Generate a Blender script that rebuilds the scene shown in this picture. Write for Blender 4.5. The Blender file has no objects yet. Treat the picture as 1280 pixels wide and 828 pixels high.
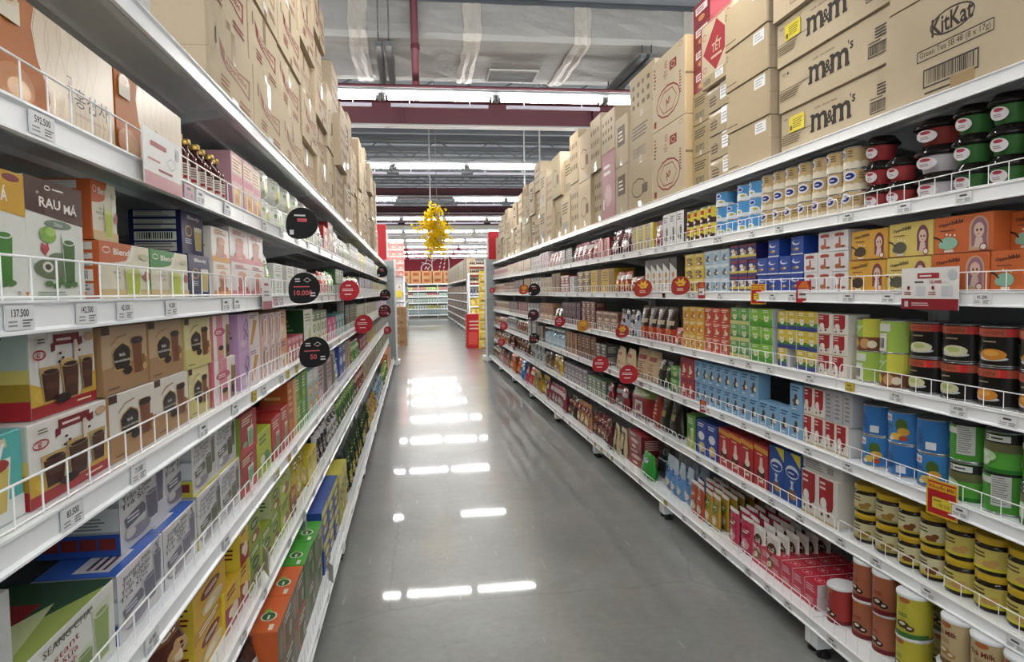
import bpy, bmesh, math, random
from mathutils import Vector, Matrix
PI = math.pi
scene = bpy.context.scene
col = scene.collection
rnd = random.Random(7)

# ------------------------------------------------------------------ camera, light, exposure
F_PX, YAW, PITCH, ROLL, EYE = 880.0, .1384, .0567, -.0164, 1.5813
_c, _s, _cp, _sp, _cr, _sr = math.cos(YAW), math.sin(YAW), math.cos(PITCH), math.sin(PITCH), math.cos(ROLL), math.sin(ROLL)
FWD = Vector((_s*_cp, _c*_cp, -_sp))
_R0, _U0 = Vector((_c, -_s, 0)), Vector((_s*_sp, _c*_sp, _cp))
RIGHT, UP = _cr*_R0 + _sr*_U0, _cr*_U0 - _sr*_R0
cam = bpy.data.cameras.new('camera'); camo = bpy.data.objects.new('camera', cam); col.objects.link(camo)
cam.sensor_width = 36; cam.lens = F_PX/1280*36; cam.clip_start = .05; cam.clip_end = 300
camo.matrix_world = Matrix(((RIGHT.x, UP.x, -FWD.x, 0), (RIGHT.y, UP.y, -FWD.y, 0), (RIGHT.z, UP.z, -FWD.z, EYE), (0, 0, 0, 1)))
scene.camera = camo

world = bpy.data.worlds.new('world'); scene.world = world; world.use_nodes = True
bg = world.node_tree.nodes['Background']; bg.inputs[0].default_value = (.93, .97, 1, 1); bg.inputs[1].default_value = .55
TUBE_POWER = 33.0
scene.view_settings.view_transform = 'Standard'; scene.view_settings.look = 'None'
scene.view_settings.exposure = 1.0; scene.view_settings.gamma = 1
scene.view_settings.use_curve_mapping = False
scene.cycles.use_denoising = True
scene.cycles.max_bounces = 7; scene.cycles.diffuse_bounces = 4; scene.cycles.glossy_bounces = 3
scene.cycles.sample_clamp_indirect = 6
scene.cycles.use_light_tree = True

# ------------------------------------------------------------------ places
W = 1.847                                   # length of one shelving bay
Y0 = {'R': 2.752, 'L': 2.414}               # a joint between two bays
XF = {'R': 1.7695, 'L': -.5399}             # front of the shelves
XD = {'R': 1.6585, 'L': -.439}              # front of the bottom decks
LIP = {'R': [2.177, 1.836, 1.508, 1.14, .805, .473, .109], 'L': [2.133, 1.813, 1.532, 1.217, .864, .52, .110]}
RH = .048                                   # height of a price rail
SG = {'R': 1, 'L': -1}
def surf(side, lv): return LIP[side][lv-1] + RH
def front(side, lv): return (XD if lv == 7 else XF)[side] + SG[side]*.03
def yat(u, X, z):
    A = RIGHT - (u-640)/F_PX*FWD
    return -(A.x*X + A.z*(z-EYE))/A.y
def at(u, v, y):                            # the point at depth y seen in column u, line v
    d = FWD + RIGHT*((u-640)/F_PX) - UP*((v-414)/F_PX)
    return Vector((0, 0, EYE)) + d*(y/d.y)

# ------------------------------------------------------------------ materials
_m = {}
def lin(h):
    h = h.lstrip('#'); o = []
    for i in (0, 2, 4):
        c = int(h[i:i+2], 16)/255
        o.append(c/12.92 if c <= .04045 else ((c+.055)/1.055)**2.4)
    return o
def mat(key):
    """key: 'rrggbb' or ('rrggbb', roughness, metallic, noise scale, noise amount, bump)"""
    if isinstance(key, str): key = (key,)
    key = tuple(key) + (None, .45, 0, 60., .05, 0)[len(key):]
    if key in _m: return _m[key]
    h, ro, me, ns, na, bu = key
    m = bpy.data.materials.new('paint_' + h); m.use_nodes = True
    nt = m.node_tree; b = nt.nodes['Principled BSDF']
    r, g, bl = lin(h)
    if ns >= 30:        # packaging inks: a touch duller than pure screen colours
        y_ = .3*r+.6*g+.1*bl; r, g, bl = [(c*.97+y_*.03)*.88 for c in (r, g, bl)]
    tc = nt.nodes.new('ShaderNodeTexCoord'); n = nt.nodes.new('ShaderNodeTexNoise'); n.inputs['Scale'].default_value = ns; n.inputs['Detail'].default_value = 3
    mx = nt.nodes.new('ShaderNodeMix'); mx.data_type = 'RGBA'
    nt.links.new(tc.outputs['Object'], n.inputs['Vector']); nt.links.new(n.outputs['Fac'], mx.inputs['Factor'])
    mx.inputs['A'].default_value = (r*(1-na), g*(1-na), bl*(1-na), 1); mx.inputs['B'].default_value = (min(1, r*(1+na)), min(1, g*(1+na)), min(1, bl*(1+na)), 1)
    nt.links.new(mx.outputs['Result'], b.inputs['Base Color'])
    b.inputs['Roughness'].default_value = ro; b.inputs['Metallic'].default_value = me
    if not me and ns >= 30: b.inputs['Specular IOR Level'].default_value = .28
    if bu:
        bp = nt.nodes.new('ShaderNodeBump'); bp.inputs['Strength'].default_value = bu; bp.inputs['Distance'].default_value = .01
        nt.links.new(n.outputs['Fac'], bp.inputs['Height']); nt.links.new(bp.outputs['Normal'], b.inputs['Normal'])
    _m[key] = m
    return m
def emit(name, c, s):
    m = bpy.data.materials.new(name); m.use_nodes = True; nt = m.node_tree
    b = nt.nodes['Principled BSDF']; b.inputs['Base Color'].default_value = (.8, .8, .8, 1)
    b.inputs['Emission Color'].default_value = (*c, 1); b.inputs['Emission Strength'].default_value = s
    _m[(name,)] = m
    return m
def glass_mat(h, alpha_rough=.05):
    k = ('glass', h)
    if k in _m: return _m[k]
    m = bpy.data.materials.new('clear_' + h); m.use_nodes = True; b = m.node_tree.nodes['Principled BSDF']
    b.inputs['Base Color'].default_value = (*lin(h), 1); b.inputs['Roughness'].default_value = alpha_rough
    b.inputs['Transmission Weight'].default_value = .55; b.inputs['IOR'].default_value = 1.2
    _m[k] = m
    return m
STEEL = ('eef1f3', .35, 0, 8., .02, 0)
RAIL = ('fafcff', .3, 0, 8., .02, 0)
WIRE = ('fbfbfb', .35, 0, 8.)
CARD = ('beac92', .8, 0, 30., .05, .08)
CARD2 = ('c7b699', .8, 0, 30., .05, .08)
TAPE = ('a98f68', .25)

# ------------------------------------------------------------------ mesh builder
class MB:
    def __init__(s): s.v = []; s.f = []; s.mi = []; s.mats = []; s.sm = []
    def add(s, vs, fs, c, smooth=False):
        m = c if isinstance(c, bpy.types.Material) else mat(c)
        if m not in s.mats: s.mats.append(m)
        k = s.mats.index(m); o = len(s.v)
        s.v += [tuple(p) for p in vs]
        for f in fs: s.f.append([o+i for i in f]); s.mi.append(k); s.sm.append(smooth)
        return s
    def box(s, x0, x1, y0, y1, z0, z1, c, side=None, top=None, ch=0.0):
        side = side or c; top = top or c
        v = [(x0, y0, z0), (x1, y0, z0), (x1, y1, z0), (x0, y1, z0), (x0, y0, z1), (x1, y0, z1), (x1, y1, z1), (x0, y1, z1)]
        if ch:      # chamfered upright and top edges
            a = ch
            ring = lambda z, i: [(x0+a+i, y0+i, z), (x1-a-i, y0+i, z), (x1-i, y0+a+i, z), (x1-i, y1-a-i, z), (x1-a-i, y1-i, z), (x0+a+i, y1-i, z), (x0+i, y1-a-i, z), (x0+i, y0+a+i, z)]
            V = ring(z0, 0) + ring(z1-a, 0) + ring(z1, a)
            s.add(V, [(0, 1, 9, 8), (8, 9, 17, 16)], c)
            s.add(V, [(i, (i+1) % 8, 8+(i+1) % 8, 8+i) for i in range(1, 8)] + [(8+i, 8+(i+1) % 8, 16+(i+1) % 8, 16+i) for i in range(1, 8)], side)
            s.add(V, [tuple(range(16, 24)), tuple(range(7, -1, -1))], top)
            return s
        s.add(v, [(0, 1, 5, 4), (2, 3, 7, 6)], c)
        s.add(v, [(1, 2, 6, 5), (3, 0, 4, 7)], side)
        s.add(v, [(4, 5, 6, 7), (3, 2, 1, 0)], top)
        return s
    def lathe(s, prof, c, cx=0, cy=0, n=20, smooth=True, caps=True):
        V = []
        for r, z in prof:
            for i in range(n): a = 2*PI*i/n; V.append((cx+r*math.cos(a), cy+r*math.sin(a), z))
        fs = []
        for k in range(len(prof)-1):
            for i in range(n): j = (i+1) % n; fs.append((k*n+i, k*n+j, (k+1)*n+j, (k+1)*n+i))
        s.add(V, fs, c, smooth)
        if caps: s.add(V, [tuple(range(n-1, -1, -1)), tuple(range((len(prof)-1)*n, len(prof)*n))], c)
        return s
    def bar(s, a, b, r, c, n=6):
        a, b = Vector(a), Vector(b); d = (b-a).normalized()
        p = d.orthogonal().normalized(); q = d.cross(p)
        V = []
        for o in (a, b):
            for i in range(n): t = 2*PI*(i+.5)/n; V.append(o + p*(r*math.cos(t)) + q*(r*math.sin(t)))
        s.add(V, [(i, (i+1) % n, n+(i+1) % n, n+i) for i in range(n)] + [tuple(range(n-1, -1, -1)), tuple(range(n, 2*n))], c, n > 4)
        return s
    def prism(s, pts, x0, x1, c):           # (y,z) outline drawn out along x
        n = len(pts)
        V = [(x0, y, z) for y, z in pts] + [(x1, y, z) for y, z in pts]
        s.add(V, [(i, (i+1) % n, n+(i+1) % n, n+i) for i in range(n)] + [tuple(range(n-1, -1, -1)), tuple(range(n, 2*n))], c)
        return s
    def art(s, art, M, cut_u=None, cut_v=None, smooth=False):
        for layer, (polys, c) in enumerate(art.items):
            off = .0006 + layer*.00012
            if cut_u or cut_v:
                bm = bmesh.new()
                for pl in polys:
                    for f in pl[1]:
                        vs = [bm.verts.new((*pl[0][i], 0)) for i in f]
                        try: bm.faces.new(vs)
                        except ValueError: pass
                for ax, cut in ((0, cut_u), (1, cut_v)):
                    if not cut or not bm.verts: continue
                    lo = min(v.co[ax] for v in bm.verts); hi = max(v.co[ax] for v in bm.verts)
                    k = math.floor(lo/cut)+1
                    while k*cut < hi:
                        co = [0, 0, 0]; co[ax] = k*cut; no = [0, 0, 0]; no[ax] = 1
                        bmesh.ops.bisect_plane(bm, geom=bm.verts[:]+bm.edges[:]+bm.faces[:], plane_co=co, plane_no=no)
                        k += 1
                bm.verts.index_update()
                s.add([M(v.co.x, v.co.y, off) for v in bm.verts], [[v.index for v in f.verts] for f in bm.faces], c, smooth)
                bm.free()
            else:
                for pv, pf in polys: s.add([M(u, v, off) for u, v in pv], pf, c)
        return s
    def obj(s, name, parent=None, link=False):
        me = bpy.data.meshes.new(name)
        me.from_pydata(s.v, [], s.f)
        for m in s.mats: me.materials.append(m)
        me.polygons.foreach_set('material_index', s.mi); me.polygons.foreach_set('use_smooth', s.sm)
        me.update()
        o = bpy.data.objects.new(name, me)
        if parent: o.parent = parent
        if link: col.objects.link(o)
        return o

_tx = {}
def textmesh(t, bold):
    k = (t, bold)
    if k in _tx: return _tx[k]
    cu = bpy.data.curves.new('lettering', 'FONT'); cu.body = t; cu.resolution_u = 2; cu.align_x = 'LEFT'; cu.offset = .022 if bold else 0
    o = bpy.data.objects.new('lettering', cu); col.objects.link(o)
    dg = bpy.context.evaluated_depsgraph_get(); me = o.evaluated_get(dg).to_mesh()
    vs = [(v.co.x, v.co.y) for v in me.vertices]; fs = [tuple(p.vertices) for p in me.polygons]
    bpy.data.objects.remove(o); bpy.data.curves.remove(cu)
    if vs:
        x0 = min(v[0] for v in vs); x1 = max(v[0] for v in vs); y0 = min(v[1] for v in vs); y1 = max(v[1] for v in vs)
    else: x0, x1, y0, y1 = 0, 1, 0, 1; fs = []
    _tx[k] = (vs, fs, x0, x1, y0, y1)
    return _tx[k]

class Art:
    """flat print in (u, v) metres"""
    def __init__(s): s.items = []
    def poly(s, pts, c):
        s.items.append(([(pts, [tuple(range(len(pts)))])], c)); return s
    def rect(s, u0, v0, u1, v1, c): return s.poly([(u0, v0), (u1, v0), (u1, v1), (u0, v1)], c)
    def ell(s, cx, cy, rx, ry, c, n=18): return s.poly([(cx+rx*math.cos(2*PI*i/n), cy+ry*math.sin(2*PI*i/n)) for i in range(n)], c)
    def ring(s, cx, cy, rx, ry, t, c, n=24):
        P = []
        for i in range(n):
            a = 2*PI*i/n; P += [(cx+rx*math.cos(a), cy+ry*math.sin(a)), (cx+(rx-t)*math.cos(a), cy+(ry-t)*math.sin(a))]
        s.items.append(([(P, [(2*i, 2*((i+1) % n), 2*((i+1) % n)+1, 2*i+1) for i in range(n)])], c)); return s
    def line(s, pts, t, c):
        P = []; F = []
        for (x0, y0), (x1, y1) in zip(pts, pts[1:]):
            dx, dy = x1-x0, y1-y0; L = math.hypot(dx, dy) or 1; nx, ny = -dy/L*t/2, dx/L*t/2
            k = len(P); P += [(x0-nx, y0-ny), (x1-nx, y1-ny), (x1+nx, y1+ny), (x0+nx, y0+ny)]; F.append((k, k+1, k+2, k+3))
        s.items.append(([(P, F)], c)); return s
    def text(s, t, cx, cy, h, c, w=None, bold=False, rot=0, maxw=None):
        vs, fs, x0, x1, y0, y1 = textmesh(t, bold)
        k = h/max(y1-y0, .01); kx = k
        if w: kx = w/(x1-x0)
        if maxw and kx*(x1-x0) > maxw: kx = maxw/(x1-x0)
        ca, sa = math.cos(rot), math.sin(rot); mx, my = (x0+x1)/2, (y0+y1)/2
        P = []
        for x, y in vs:
            a, b = (x-mx)*kx, (y-my)*k; P.append((cx+a*ca-b*sa, cy+a*sa+b*ca))
        s.items.append(([(P, fs)], c)); return s
    def fine(s, u0, v0, u1, v1, n, c, seed=0):      # lines of print too small to read
        r = random.Random(seed); P = []; F = []; hgt = (v1-v0)/n
        for i in range(n):
            k = len(P); e = u1 - (u1-u0)*r.uniform(0, .35); y = v1-(i+.75)*hgt
            P += [(u0, y), (e, y), (e, y+hgt*.45), (u0, y+hgt*.45)]; F.append((k, k+1, k+2, k+3))
        s.items.append(([(P, F)], c)); return s
    def barcode(s, u0, v0, u1, v1, c='222222', paper='f2efe8', n=16, frame=False):
        if paper: s.rect(u0, v0, u1, v1, paper)
        r = random.Random(int(u1*1e4)); P = []; F = []; x = u0+(u1-u0)*.07
        st = (u1-u0)*.86/n
        for i in range(n):
            w = st*r.uniform(.25, .8); k = len(P); P += [(x, v0+(v1-v0)*.18), (x+w, v0+(v1-v0)*.18), (x+w, v1-(v1-v0)*.08), (x, v1-(v1-v0)*.08)]; F.append((k, k+1, k+2, k+3)); x += st
        s.items.append(([(P, F)], c))
        if frame:
            t = (v1-v0)*.09
            for q in ((u0, v0, u1, v0+t), (u0, v1-t, u1, v1), (u0, v0, u0+t, v1), (u1-t, v0, u1, v1)): s.rect(*q, c)
        return s
    def glass(s, cx, v0, h, w, drink, rim='f4efe6', straw=None):
        s.poly([(cx-w*.36, v0), (cx+w*.36, v0), (cx+w*.5, v0+h), (cx-w*.5, v0+h)], rim)
        s.poly([(cx-w*.32, v0+h*.03), (cx+w*.32, v0+h*.03), (cx+w*.43, v0+h*.86), (cx-w*.43, v0+h*.86)], drink)
        s.ell(cx, v0+h*.86, w*.43, h*.07, rim); s.ell(cx, v0+h*.86, w*.34, h*.045, drink)
        if straw: s.poly([(cx+w*.05, v0+h*.86), (cx+w*.14, v0+h*.86), (cx+w*.34, v0+h*1.3), (cx+w*.25, v0+h*1.3)], straw)
        return s

def boxM(w, h, d):
    return {'front': lambda u, v, o: (u, -o, v), 'left': lambda u, v, o: (-o, d-u, v), 'right': lambda u, v, o: (w+o, u, v),
            'top': lambda u, v, o: (u, v, h+o)}

# ------------------------------------------------------------------ things, tags and copies
def tag(o, label=None, cat=None, group=None, kind=None):
    if label: o['label'] = label
    if cat: o['category'] = cat
    if group: o['group'] = group
    if kind: o['kind'] = kind
    return o
def copy_of(p, loc, rz=0.0, rx=0.0, ry=0.0, label=None, group=None, cat=None):
    if label and len(label.split()) > 16: label = label.replace(' from the near end', ' along').replace(' from near end', ' along').replace(', hidden partly behind the front one', ', behind the front row')
    r = p.copy(); col.objects.link(r); r.location = loc; r.rotation_euler = (rx, ry, rz)
    tag(r, label, cat, group)
    if label: r.name = kindname(label, p.name.split('.')[0], o_info.get(p.name, (1,))[0])
    for ch in p_children.get(p.name, ()):
        c = ch.copy(); col.objects.link(c); c.parent = r
        for g in p_children.get(ch.name, ()):
            e = g.copy(); col.objects.link(e); e.parent = c
    return r
p_children = {}
KINDS = (('milk tea', 'milk_tea'), ('bubble tea', 'milk_tea'), ('iced tea', 'tea'), ('ginseng', 'tea'), ('coffee', 'coffee'), ('cereal', 'cereal'), ('biscuit', 'biscuit'), ('noodle', 'noodle'), ('doll', 'pudding'), ('snack', 'snack'), ('tea', 'tea'), ('chocolate', 'chocolate'),
         ('condensed', 'condensed_milk'), ('fruit', 'fruit'), ('peach', 'fruit'), ('oat', 'oat'), ('bean', 'drink'), ('chips', 'chips'), ('milk', 'milk'))
def kindname(label, base, w_=1):
    if base not in ('box', 'bag', 'packet', 'tin', 'can'): return base
    for w, k in KINDS:
        if w in label.split(',')[0]: return k + '_' + base
    if base == 'box' and w_ < .085: return 'slim_box'
    if base == 'box' and 'left' in label: return 'drink_mix_box'
    return {'box': 'grocery_box', 'bag': 'pouch_bag', 'packet': 'packet', 'tin': 'food_tin', 'can': 'food_can'}[base]
def child(parent, o):
    p_children.setdefault(parent.name, []).append(o); return o
def proto(mb, name, w, h, d):
    o = mb.obj(name); o_info[o.name] = (w, h, d); return o
o_info = {}
ORD = ['first', 'second', 'third', 'fourth', 'fifth', 'sixth', 'seventh', 'eighth', 'ninth', 'tenth', 'eleventh', 'twelfth', 'thirteenth', 'fourteenth', 'fifteenth', 'sixteenth', 'seventeenth', 'eighteenth', 'nineteenth', 'twentieth']
TENS = ['twenty', 'thirty', 'forty', 'fifty', 'sixty', 'seventy', 'eighty', 'ninety']
TTH = ['twentieth', 'thirtieth', 'fortieth', 'fiftieth', 'sixtieth', 'seventieth', 'eightieth', 'ninetieth']
def ordw(i):
    if i < 20: return ORD[i]
    t, u = divmod(i+1, 10)
    return TTH[t-2] if u == 0 else TENS[t-2] + '-' + ORD[u-1]
ROWN = {1: [''], 2: ['lower', 'upper'], 3: ['bottom', 'middle', 'top'], 4: ['bottom', 'second lowest', 'third lowest', 'top'], 5: ['bottom', 'second lowest', 'middle', 'second highest', 'top']}

def place(side, p, yn, x, z, jit=0.0, dz=0.0, **k):
    """put a copy so that its near end lies at yn and its face at x"""
    w = o_info[p.name][0]
    if side == 'R': return copy_of(p, (x, yn+w, z), -PI/2 + jit, **k)
    return copy_of(p, (x, yn, z), PI/2 + jit, **k)
def run(side, lv, u0, u1, n, rows, h, build, desc, cat, group, skip=(), depth=1, x=None, z=None, jit=.01, gap=.002, d=None, blab=None, rowdx=0.0):
    """n columns and `rows` rows of one product between picture columns u0 and u1 on a shelf (measured on the shelf front)"""
    X = front(side, lv) if x is None else x; Z = surf(side, lv) if z is None else z
    a, b = sorted((yat(u0, X, Z), yat(u1, X, Z))); step = (b-a)/n
    hh = h/rows
    args = (step-gap, hh-.0008) + ((d,) if d else ())
    P = build(*args); P = P if isinstance(P, list) else [P]
    dd = o_info[P[0].name][2]
    for j in range(n):
        for r in range(rows):
            if (j, r) in skip: continue
            for q in range(depth):
                lab = desc
                if n > 1: lab += ', %s%s from the near end' % ((ROWN[rows][r] + ' row ') if rows > 1 else '', ORD[j] if j < 20 else ordw(j))
                elif rows > 1: lab += ', %s of its stack' % {'lower': 'lowest', 'upper': 'topmost', 'bottom': 'lowest'}.get(ROWN[rows][r], ROWN[rows][r])
                if q: lab = (desc + ', hidden partly behind the front one' + (', %s' % ordw(j*rows+r) if n*rows > 1 else '')) 
                place(side, P[(j*3+r+q) % len(P)], a+j*step+gap/2, X+SG[side]*(rnd.uniform(0, .006)+q*(dd+.004)+r*rowdx), Z+.0005+r*hh, jit*rnd.uniform(-1, 1), label=lab, cat=cat, group=group)
    return a, b

# ------------------------------------------------------------------ the hall
def struct(name, mb): return tag(mb.obj(name, link=True), kind='structure')
def floor_mat():
    m = bpy.data.materials.new('polished_concrete'); m.use_nodes = True; nt = m.node_tree; N = nt.nodes; Lk = nt.links
    b = N['Principled BSDF']; tc = N.new('ShaderNodeTexCoord')
    def noise(sc, det, ro=.6):
        n = N.new('ShaderNodeTexNoise'); n.inputs['Scale'].default_value = sc; n.inputs['Detail'].default_value = det; n.inputs['Roughness'].default_value = ro
        Lk.new(tc.outputs['Object'], n.inputs['Vector']); return n
    a = noise(.9, 8, .68); c = noise(22, 5, .8); f = noise(160, 2)
    r = N.new('ShaderNodeValToRGB'); r.color_ramp.elements[0].position = .32; r.color_ramp.elements[0].color = (.20, .205, .197, 1)
    r.color_ramp.elements[1].position = .72; r.color_ramp.elements[1].color = (.32, .325, .312, 1); Lk.new(a.outputs['Fac'], r.inputs['Fac'])
    mx = N.new('ShaderNodeMix'); mx.data_type = 'RGBA'; mx.blend_type = 'MULTIPLY'; mx.inputs['Factor'].default_value = .5
    r2 = N.new('ShaderNodeValToRGB'); r2.color_ramp.elements[0].position = .3; r2.color_ramp.elements[0].color = (.5, .5, .5, 1); r2.color_ramp.elements[1].position = .75
    Lk.new(c.outputs['Fac'], r2.inputs['Fac']); Lk.new(r.outputs['Color'], mx.inputs['A']); Lk.new(r2.outputs['Color'], mx.inputs['B'])
    # hairline cracks
    v = N.new('ShaderNodeTexVoronoi'); v.feature = 'DISTANCE_TO_EDGE'; v.inputs['Scale'].default_value = .55
    w = noise(3, 4); ad = N.new('ShaderNodeMixRGB'); ad.inputs['Fac'].default_value = .12; Lk.new(tc.outputs['Object'], ad.inputs['Color1']); Lk.new(w.outputs['Color'], ad.inputs['Color2']); Lk.new(ad.outputs['Color'], v.inputs['Vector'])
    cr = N.new('ShaderNodeValToRGB'); cr.color_ramp.elements[0].position = 0; cr.color_ramp.elements[0].color = (.6, .6, .6, 1); cr.color_ramp.elements[1].position = .0022
    Lk.new(v.outputs['Distance'], cr.inputs['Fac'])
    m2 = N.new('ShaderNodeMix'); m2.data_type = 'RGBA'; m2.blend_type = 'MULTIPLY'; m2.inputs['Factor'].default_value = .6
    Lk.new(mx.outputs['Result'], m2.inputs['A']); Lk.new(cr.outputs['Color'], m2.inputs['B'])
    # scuff marks, plus rail reflections painted into the colour as pale streaks
    mp = N.new('ShaderNodeMapping'); mp.inputs['Scale'].default_value = (16, 1.6, 1); mp.inputs['Rotation'].default_value = (0, 0, .35); Lk.new(tc.outputs['Object'], mp.inputs['Vector'])
    sn = N.new('ShaderNodeTexNoise'); sn.inputs['Scale'].default_value = 2.2; sn.inputs['Detail'].default_value = 1.5; Lk.new(mp.outputs['Vector'], sn.inputs['Vector'])
    sr_ = N.new('ShaderNodeValToRGB'); sr_.color_ramp.elements[0].position = .70; sr_.color_ramp.elements[0].color = (0, 0, 0, 1); sr_.color_ramp.elements[1].position = .78; sr_.color_ramp.elements[1].color = (.35, .35, .35, 1)
    Lk.new(sn.outputs['Fac'], sr_.inputs['Fac'])
    m3 = N.new('ShaderNodeMix'); m3.data_type = 'RGBA'; m3.inputs['B'].default_value = (.6, .6, .58, 1); Lk.new(sr_.outputs['Color'], m3.inputs['Factor']); Lk.new(m2.outputs['Result'], m3.inputs['A'])
    Lk.new(m3.outputs['Result'], b.inputs['Base Color'])
    rr = N.new('ShaderNodeMapRange'); rr.inputs['To Min'].default_value = .015; rr.inputs['To Max'].default_value = .06; Lk.new(a.outputs['Fac'], rr.inputs['Value']); Lk.new(rr.outputs['Result'], b.inputs['Coat Roughness'])
    b.inputs['Roughness'].default_value = .3; b.inputs['Specular IOR Level'].default_value = .38; b.inputs['Coat Weight'].default_value = .58; b.inputs['Coat IOR'].default_value = 1.45
    bp = N.new('ShaderNodeBump'); bp.inputs['Strength'].default_value = .03; bp.inputs['Distance'].default_value = .002
    Lk.new(c.outputs['Fac'], bp.inputs['Height']); Lk.new(bp.outputs['Normal'], b.inputs['Normal'])
    return m
struct('floor', MB().box(-22, 24, -9, 47.2, -.2, 0, floor_mat()))
# corrugated deck ceiling
CE = 6.6
mb = MB(); mb.box(-22, 24, -9, 47.2, CE+.12, CE+.2, ('767b81', .8, 0, 2., .1, 0))
y = -9.
while y < 47: mb.box(-22, 24, y, y+.35, CE, CE+.125, ('767b81', .8, 0, 2., .1, 0)); y += .9
struct('ceiling', mb)
WALLC = ('b9b6ad', .8, 0, 3., .05, 0)
struct('wall_back', MB().box(-22, 24, 47, 47.2, 0, CE+.2, WALLC))
struct('wall_left', MB().box(-22.2, -22, -9, 47.2, 0, CE+.2, WALLC))
struct('wall_right', MB().box(24, 24.2, -9, 47.2, 0, CE+.2, WALLC))

# roof beams: maroon girders across the aisle
REDB = ('511c29', .55, 0, 3., .08, 0)
GREYB = ('6f7476', .6, 0, 3., .08, 0)
def ibeam(name, y, z0, z1, c, label, x0=-21.9, x1=23.9, w=.22, fl=None):
    mb = MB(); t = .02
    mb.box(x0, x1, y-.008, y+.008, z0, z1, c)
    mb.box(x0, x1, y-w/2, y+w/2, z0, z0+t, fl or c); mb.box(x0, x1, y-w/2, y+w/2, z1-t, z1, c)
    x = x0+1.5
    while x < x1: mb.box(x-.01, x+.01, y-w/2, y+w/2, z0+t, z1-t, c); x += 2.9
    return tag(mb.obj(name, link=True), label, 'roof beam')
ibeam('roof_girder', 10.75, 4.05, 4.42, REDB, 'deep maroon steel girder just behind the nearest row of lights', fl=('a9aaa7', .5))
ibeam('roof_girder', 21.6, 4.42, 4.72, ('38161f', .6), 'maroon steel girder between the second and third light rows')
ibeam('roof_girder', 26.6, 4.20, 4.50, ('38161f', .6), 'maroon steel girder in front of the fourth light row')
for i, y in enumerate((33.4, 39.5)):
    ibeam('roof_girder', y, 5.3, 5.6, ('38161f', .6), 'dark maroon girder far back in the hall, %s of two' % ('nearer', 'farther')[i])
# purlins and open-web joists under the deck
for i, y in enumerate((12.6, 14.4, 16.2, 18.0, 19.8, 23.5, 25.2, 29, 31, 36, 42)):
    mb = MB(); z0, z1 = 5.95, 6.58
    mb.box(-21.9, 23.9, y-.04, y+.04, z0, z0+.06, GREYB); mb.box(-21.9, 23.9, y-.04, y+.04, z1-.06, z1, GREYB)
    x = -9.; s = 1
    while x < 11: mb.bar((x, y, z0+.03 if s > 0 else z1-.03), (x+.9, y, z1-.03 if s > 0 else z0+.03), .022, GREYB, 4); x += .9; s = -s
    tag(mb.obj('roof_joist', link=True), 'grey open-web steel joist under the dark roof deck, %s from the camera' % ORD[i], 'roof joist', 'grey roof joists')
# long grey box beam running along the aisle above the left shelving
mb = MB(); mb.box(-3.0, -2.55, 11.2, 46.5, 4.35, 4.75, GREYB)
mb.box(-3.02, -2.53, 14.9, 15.0, 4.33, 4.77, GREYB); mb.box(-3.02, -2.53, 20, 20.1, 4.33, 4.77, GREYB)
for y in (13, 17, 21, 25, 29, 33): mb.bar((-2.6, y, 4.75), (-2.6, y, 6.6), .02, GREYB, 4)
tag(mb.obj('ventilation_trunk', link=True), 'grey box trunk hung along the aisle above the left cartons', 'duct')

# insulated air duct across the aisle
DUCT = ('858482', .42, 0, 14., .07, .5)
def duct():
    mb = MB(); x0, x1 = -14., 16.; yf, yb, z0, z1 = 8.72, 10.45, 4.62, at(700, 9, 8.72).z
    nx = 150
    # quilted skin: a fine grid wrapped round front, underside and back
    ring = [(yf, z1)] + [(yf, z1-(z1-z0)*k/5) for k in range(1, 5)] + [(yf+.02, z0+.02)] + [(yf+(yb-yf)*k/7, z0) for k in range(1, 7)] + [(yb, z0+.02), (yb, z1)]
    r = random.Random(3); V = []
    for i in range(nx+1):
        x = x0+(x1-x0)*i/nx
        for y, z in ring: V.append((x, y+r.uniform(-.006, .006), z+r.uniform(-.006, .006) - .02*x*0))
    m = len(ring); F = [((i)*m+k, (i+1)*m+k, (i+1)*m+k+1, i*m+k+1) for i in range(nx) for k in range(m-1)]
    F.append(()) if 0 else None
    mb.add(V, F, DUCT)
    mb.box(x0, x1, yf+.01, yb-.01, z1-.02, z1+.01, DUCT)
    mb.box(x0, x0+.02, yf, yb, z0, z1, DUCT); mb.box(x1-.02, x1, yf, yb, z0, z1, DUCT)
    root = tag(mb.obj('air_duct', link=True), 'wide silver-grey foil-wrapped air duct crossing above the nearest light row', 'air duct')
    for k, xc in enumerate([at(u_, 60, 8.72).x for u_ in (60, 262, 447, 591, 728, 864, 1010, 1180)]):          # taped joints with puckered foil
        t = MB(); V = []; w = .11; n = 4
        for i in range(n+1):
            x = xc-w+2*w*i/n; pu = .012+.012*(i % 2)
            for j, (y, z) in enumerate(ring):
                oy = -pu if j <= 5 else (pu if j >= m-2 else 0); oz = -pu if 5 <= j <= m-2 else 0
                V.append((x+r.uniform(-.015, .015), y+oy, z+oz))
        t.add(V, [(i*m+j, (i+1)*m+j, (i+1)*m+j+1, i*m+j+1) for i in range(n) for j in range(m-1)], ('a09c95', .3, .1, 18., .1, .8))
        t.obj('foil_tape_band', root, True)
    g = MB(); g.box(1.10, 1.80, 9.72, 10.22, z0-.03, z0-.006, ('aaa9a5', .4))
    for k in range(11): g.box(1.13, 1.77, 9.76+k*.042, 9.785+k*.042, z0-.036, z0-.03, ('6b6d6c', .5))
    g.obj('air_grille', root, True)
    return root
duct()

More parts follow.
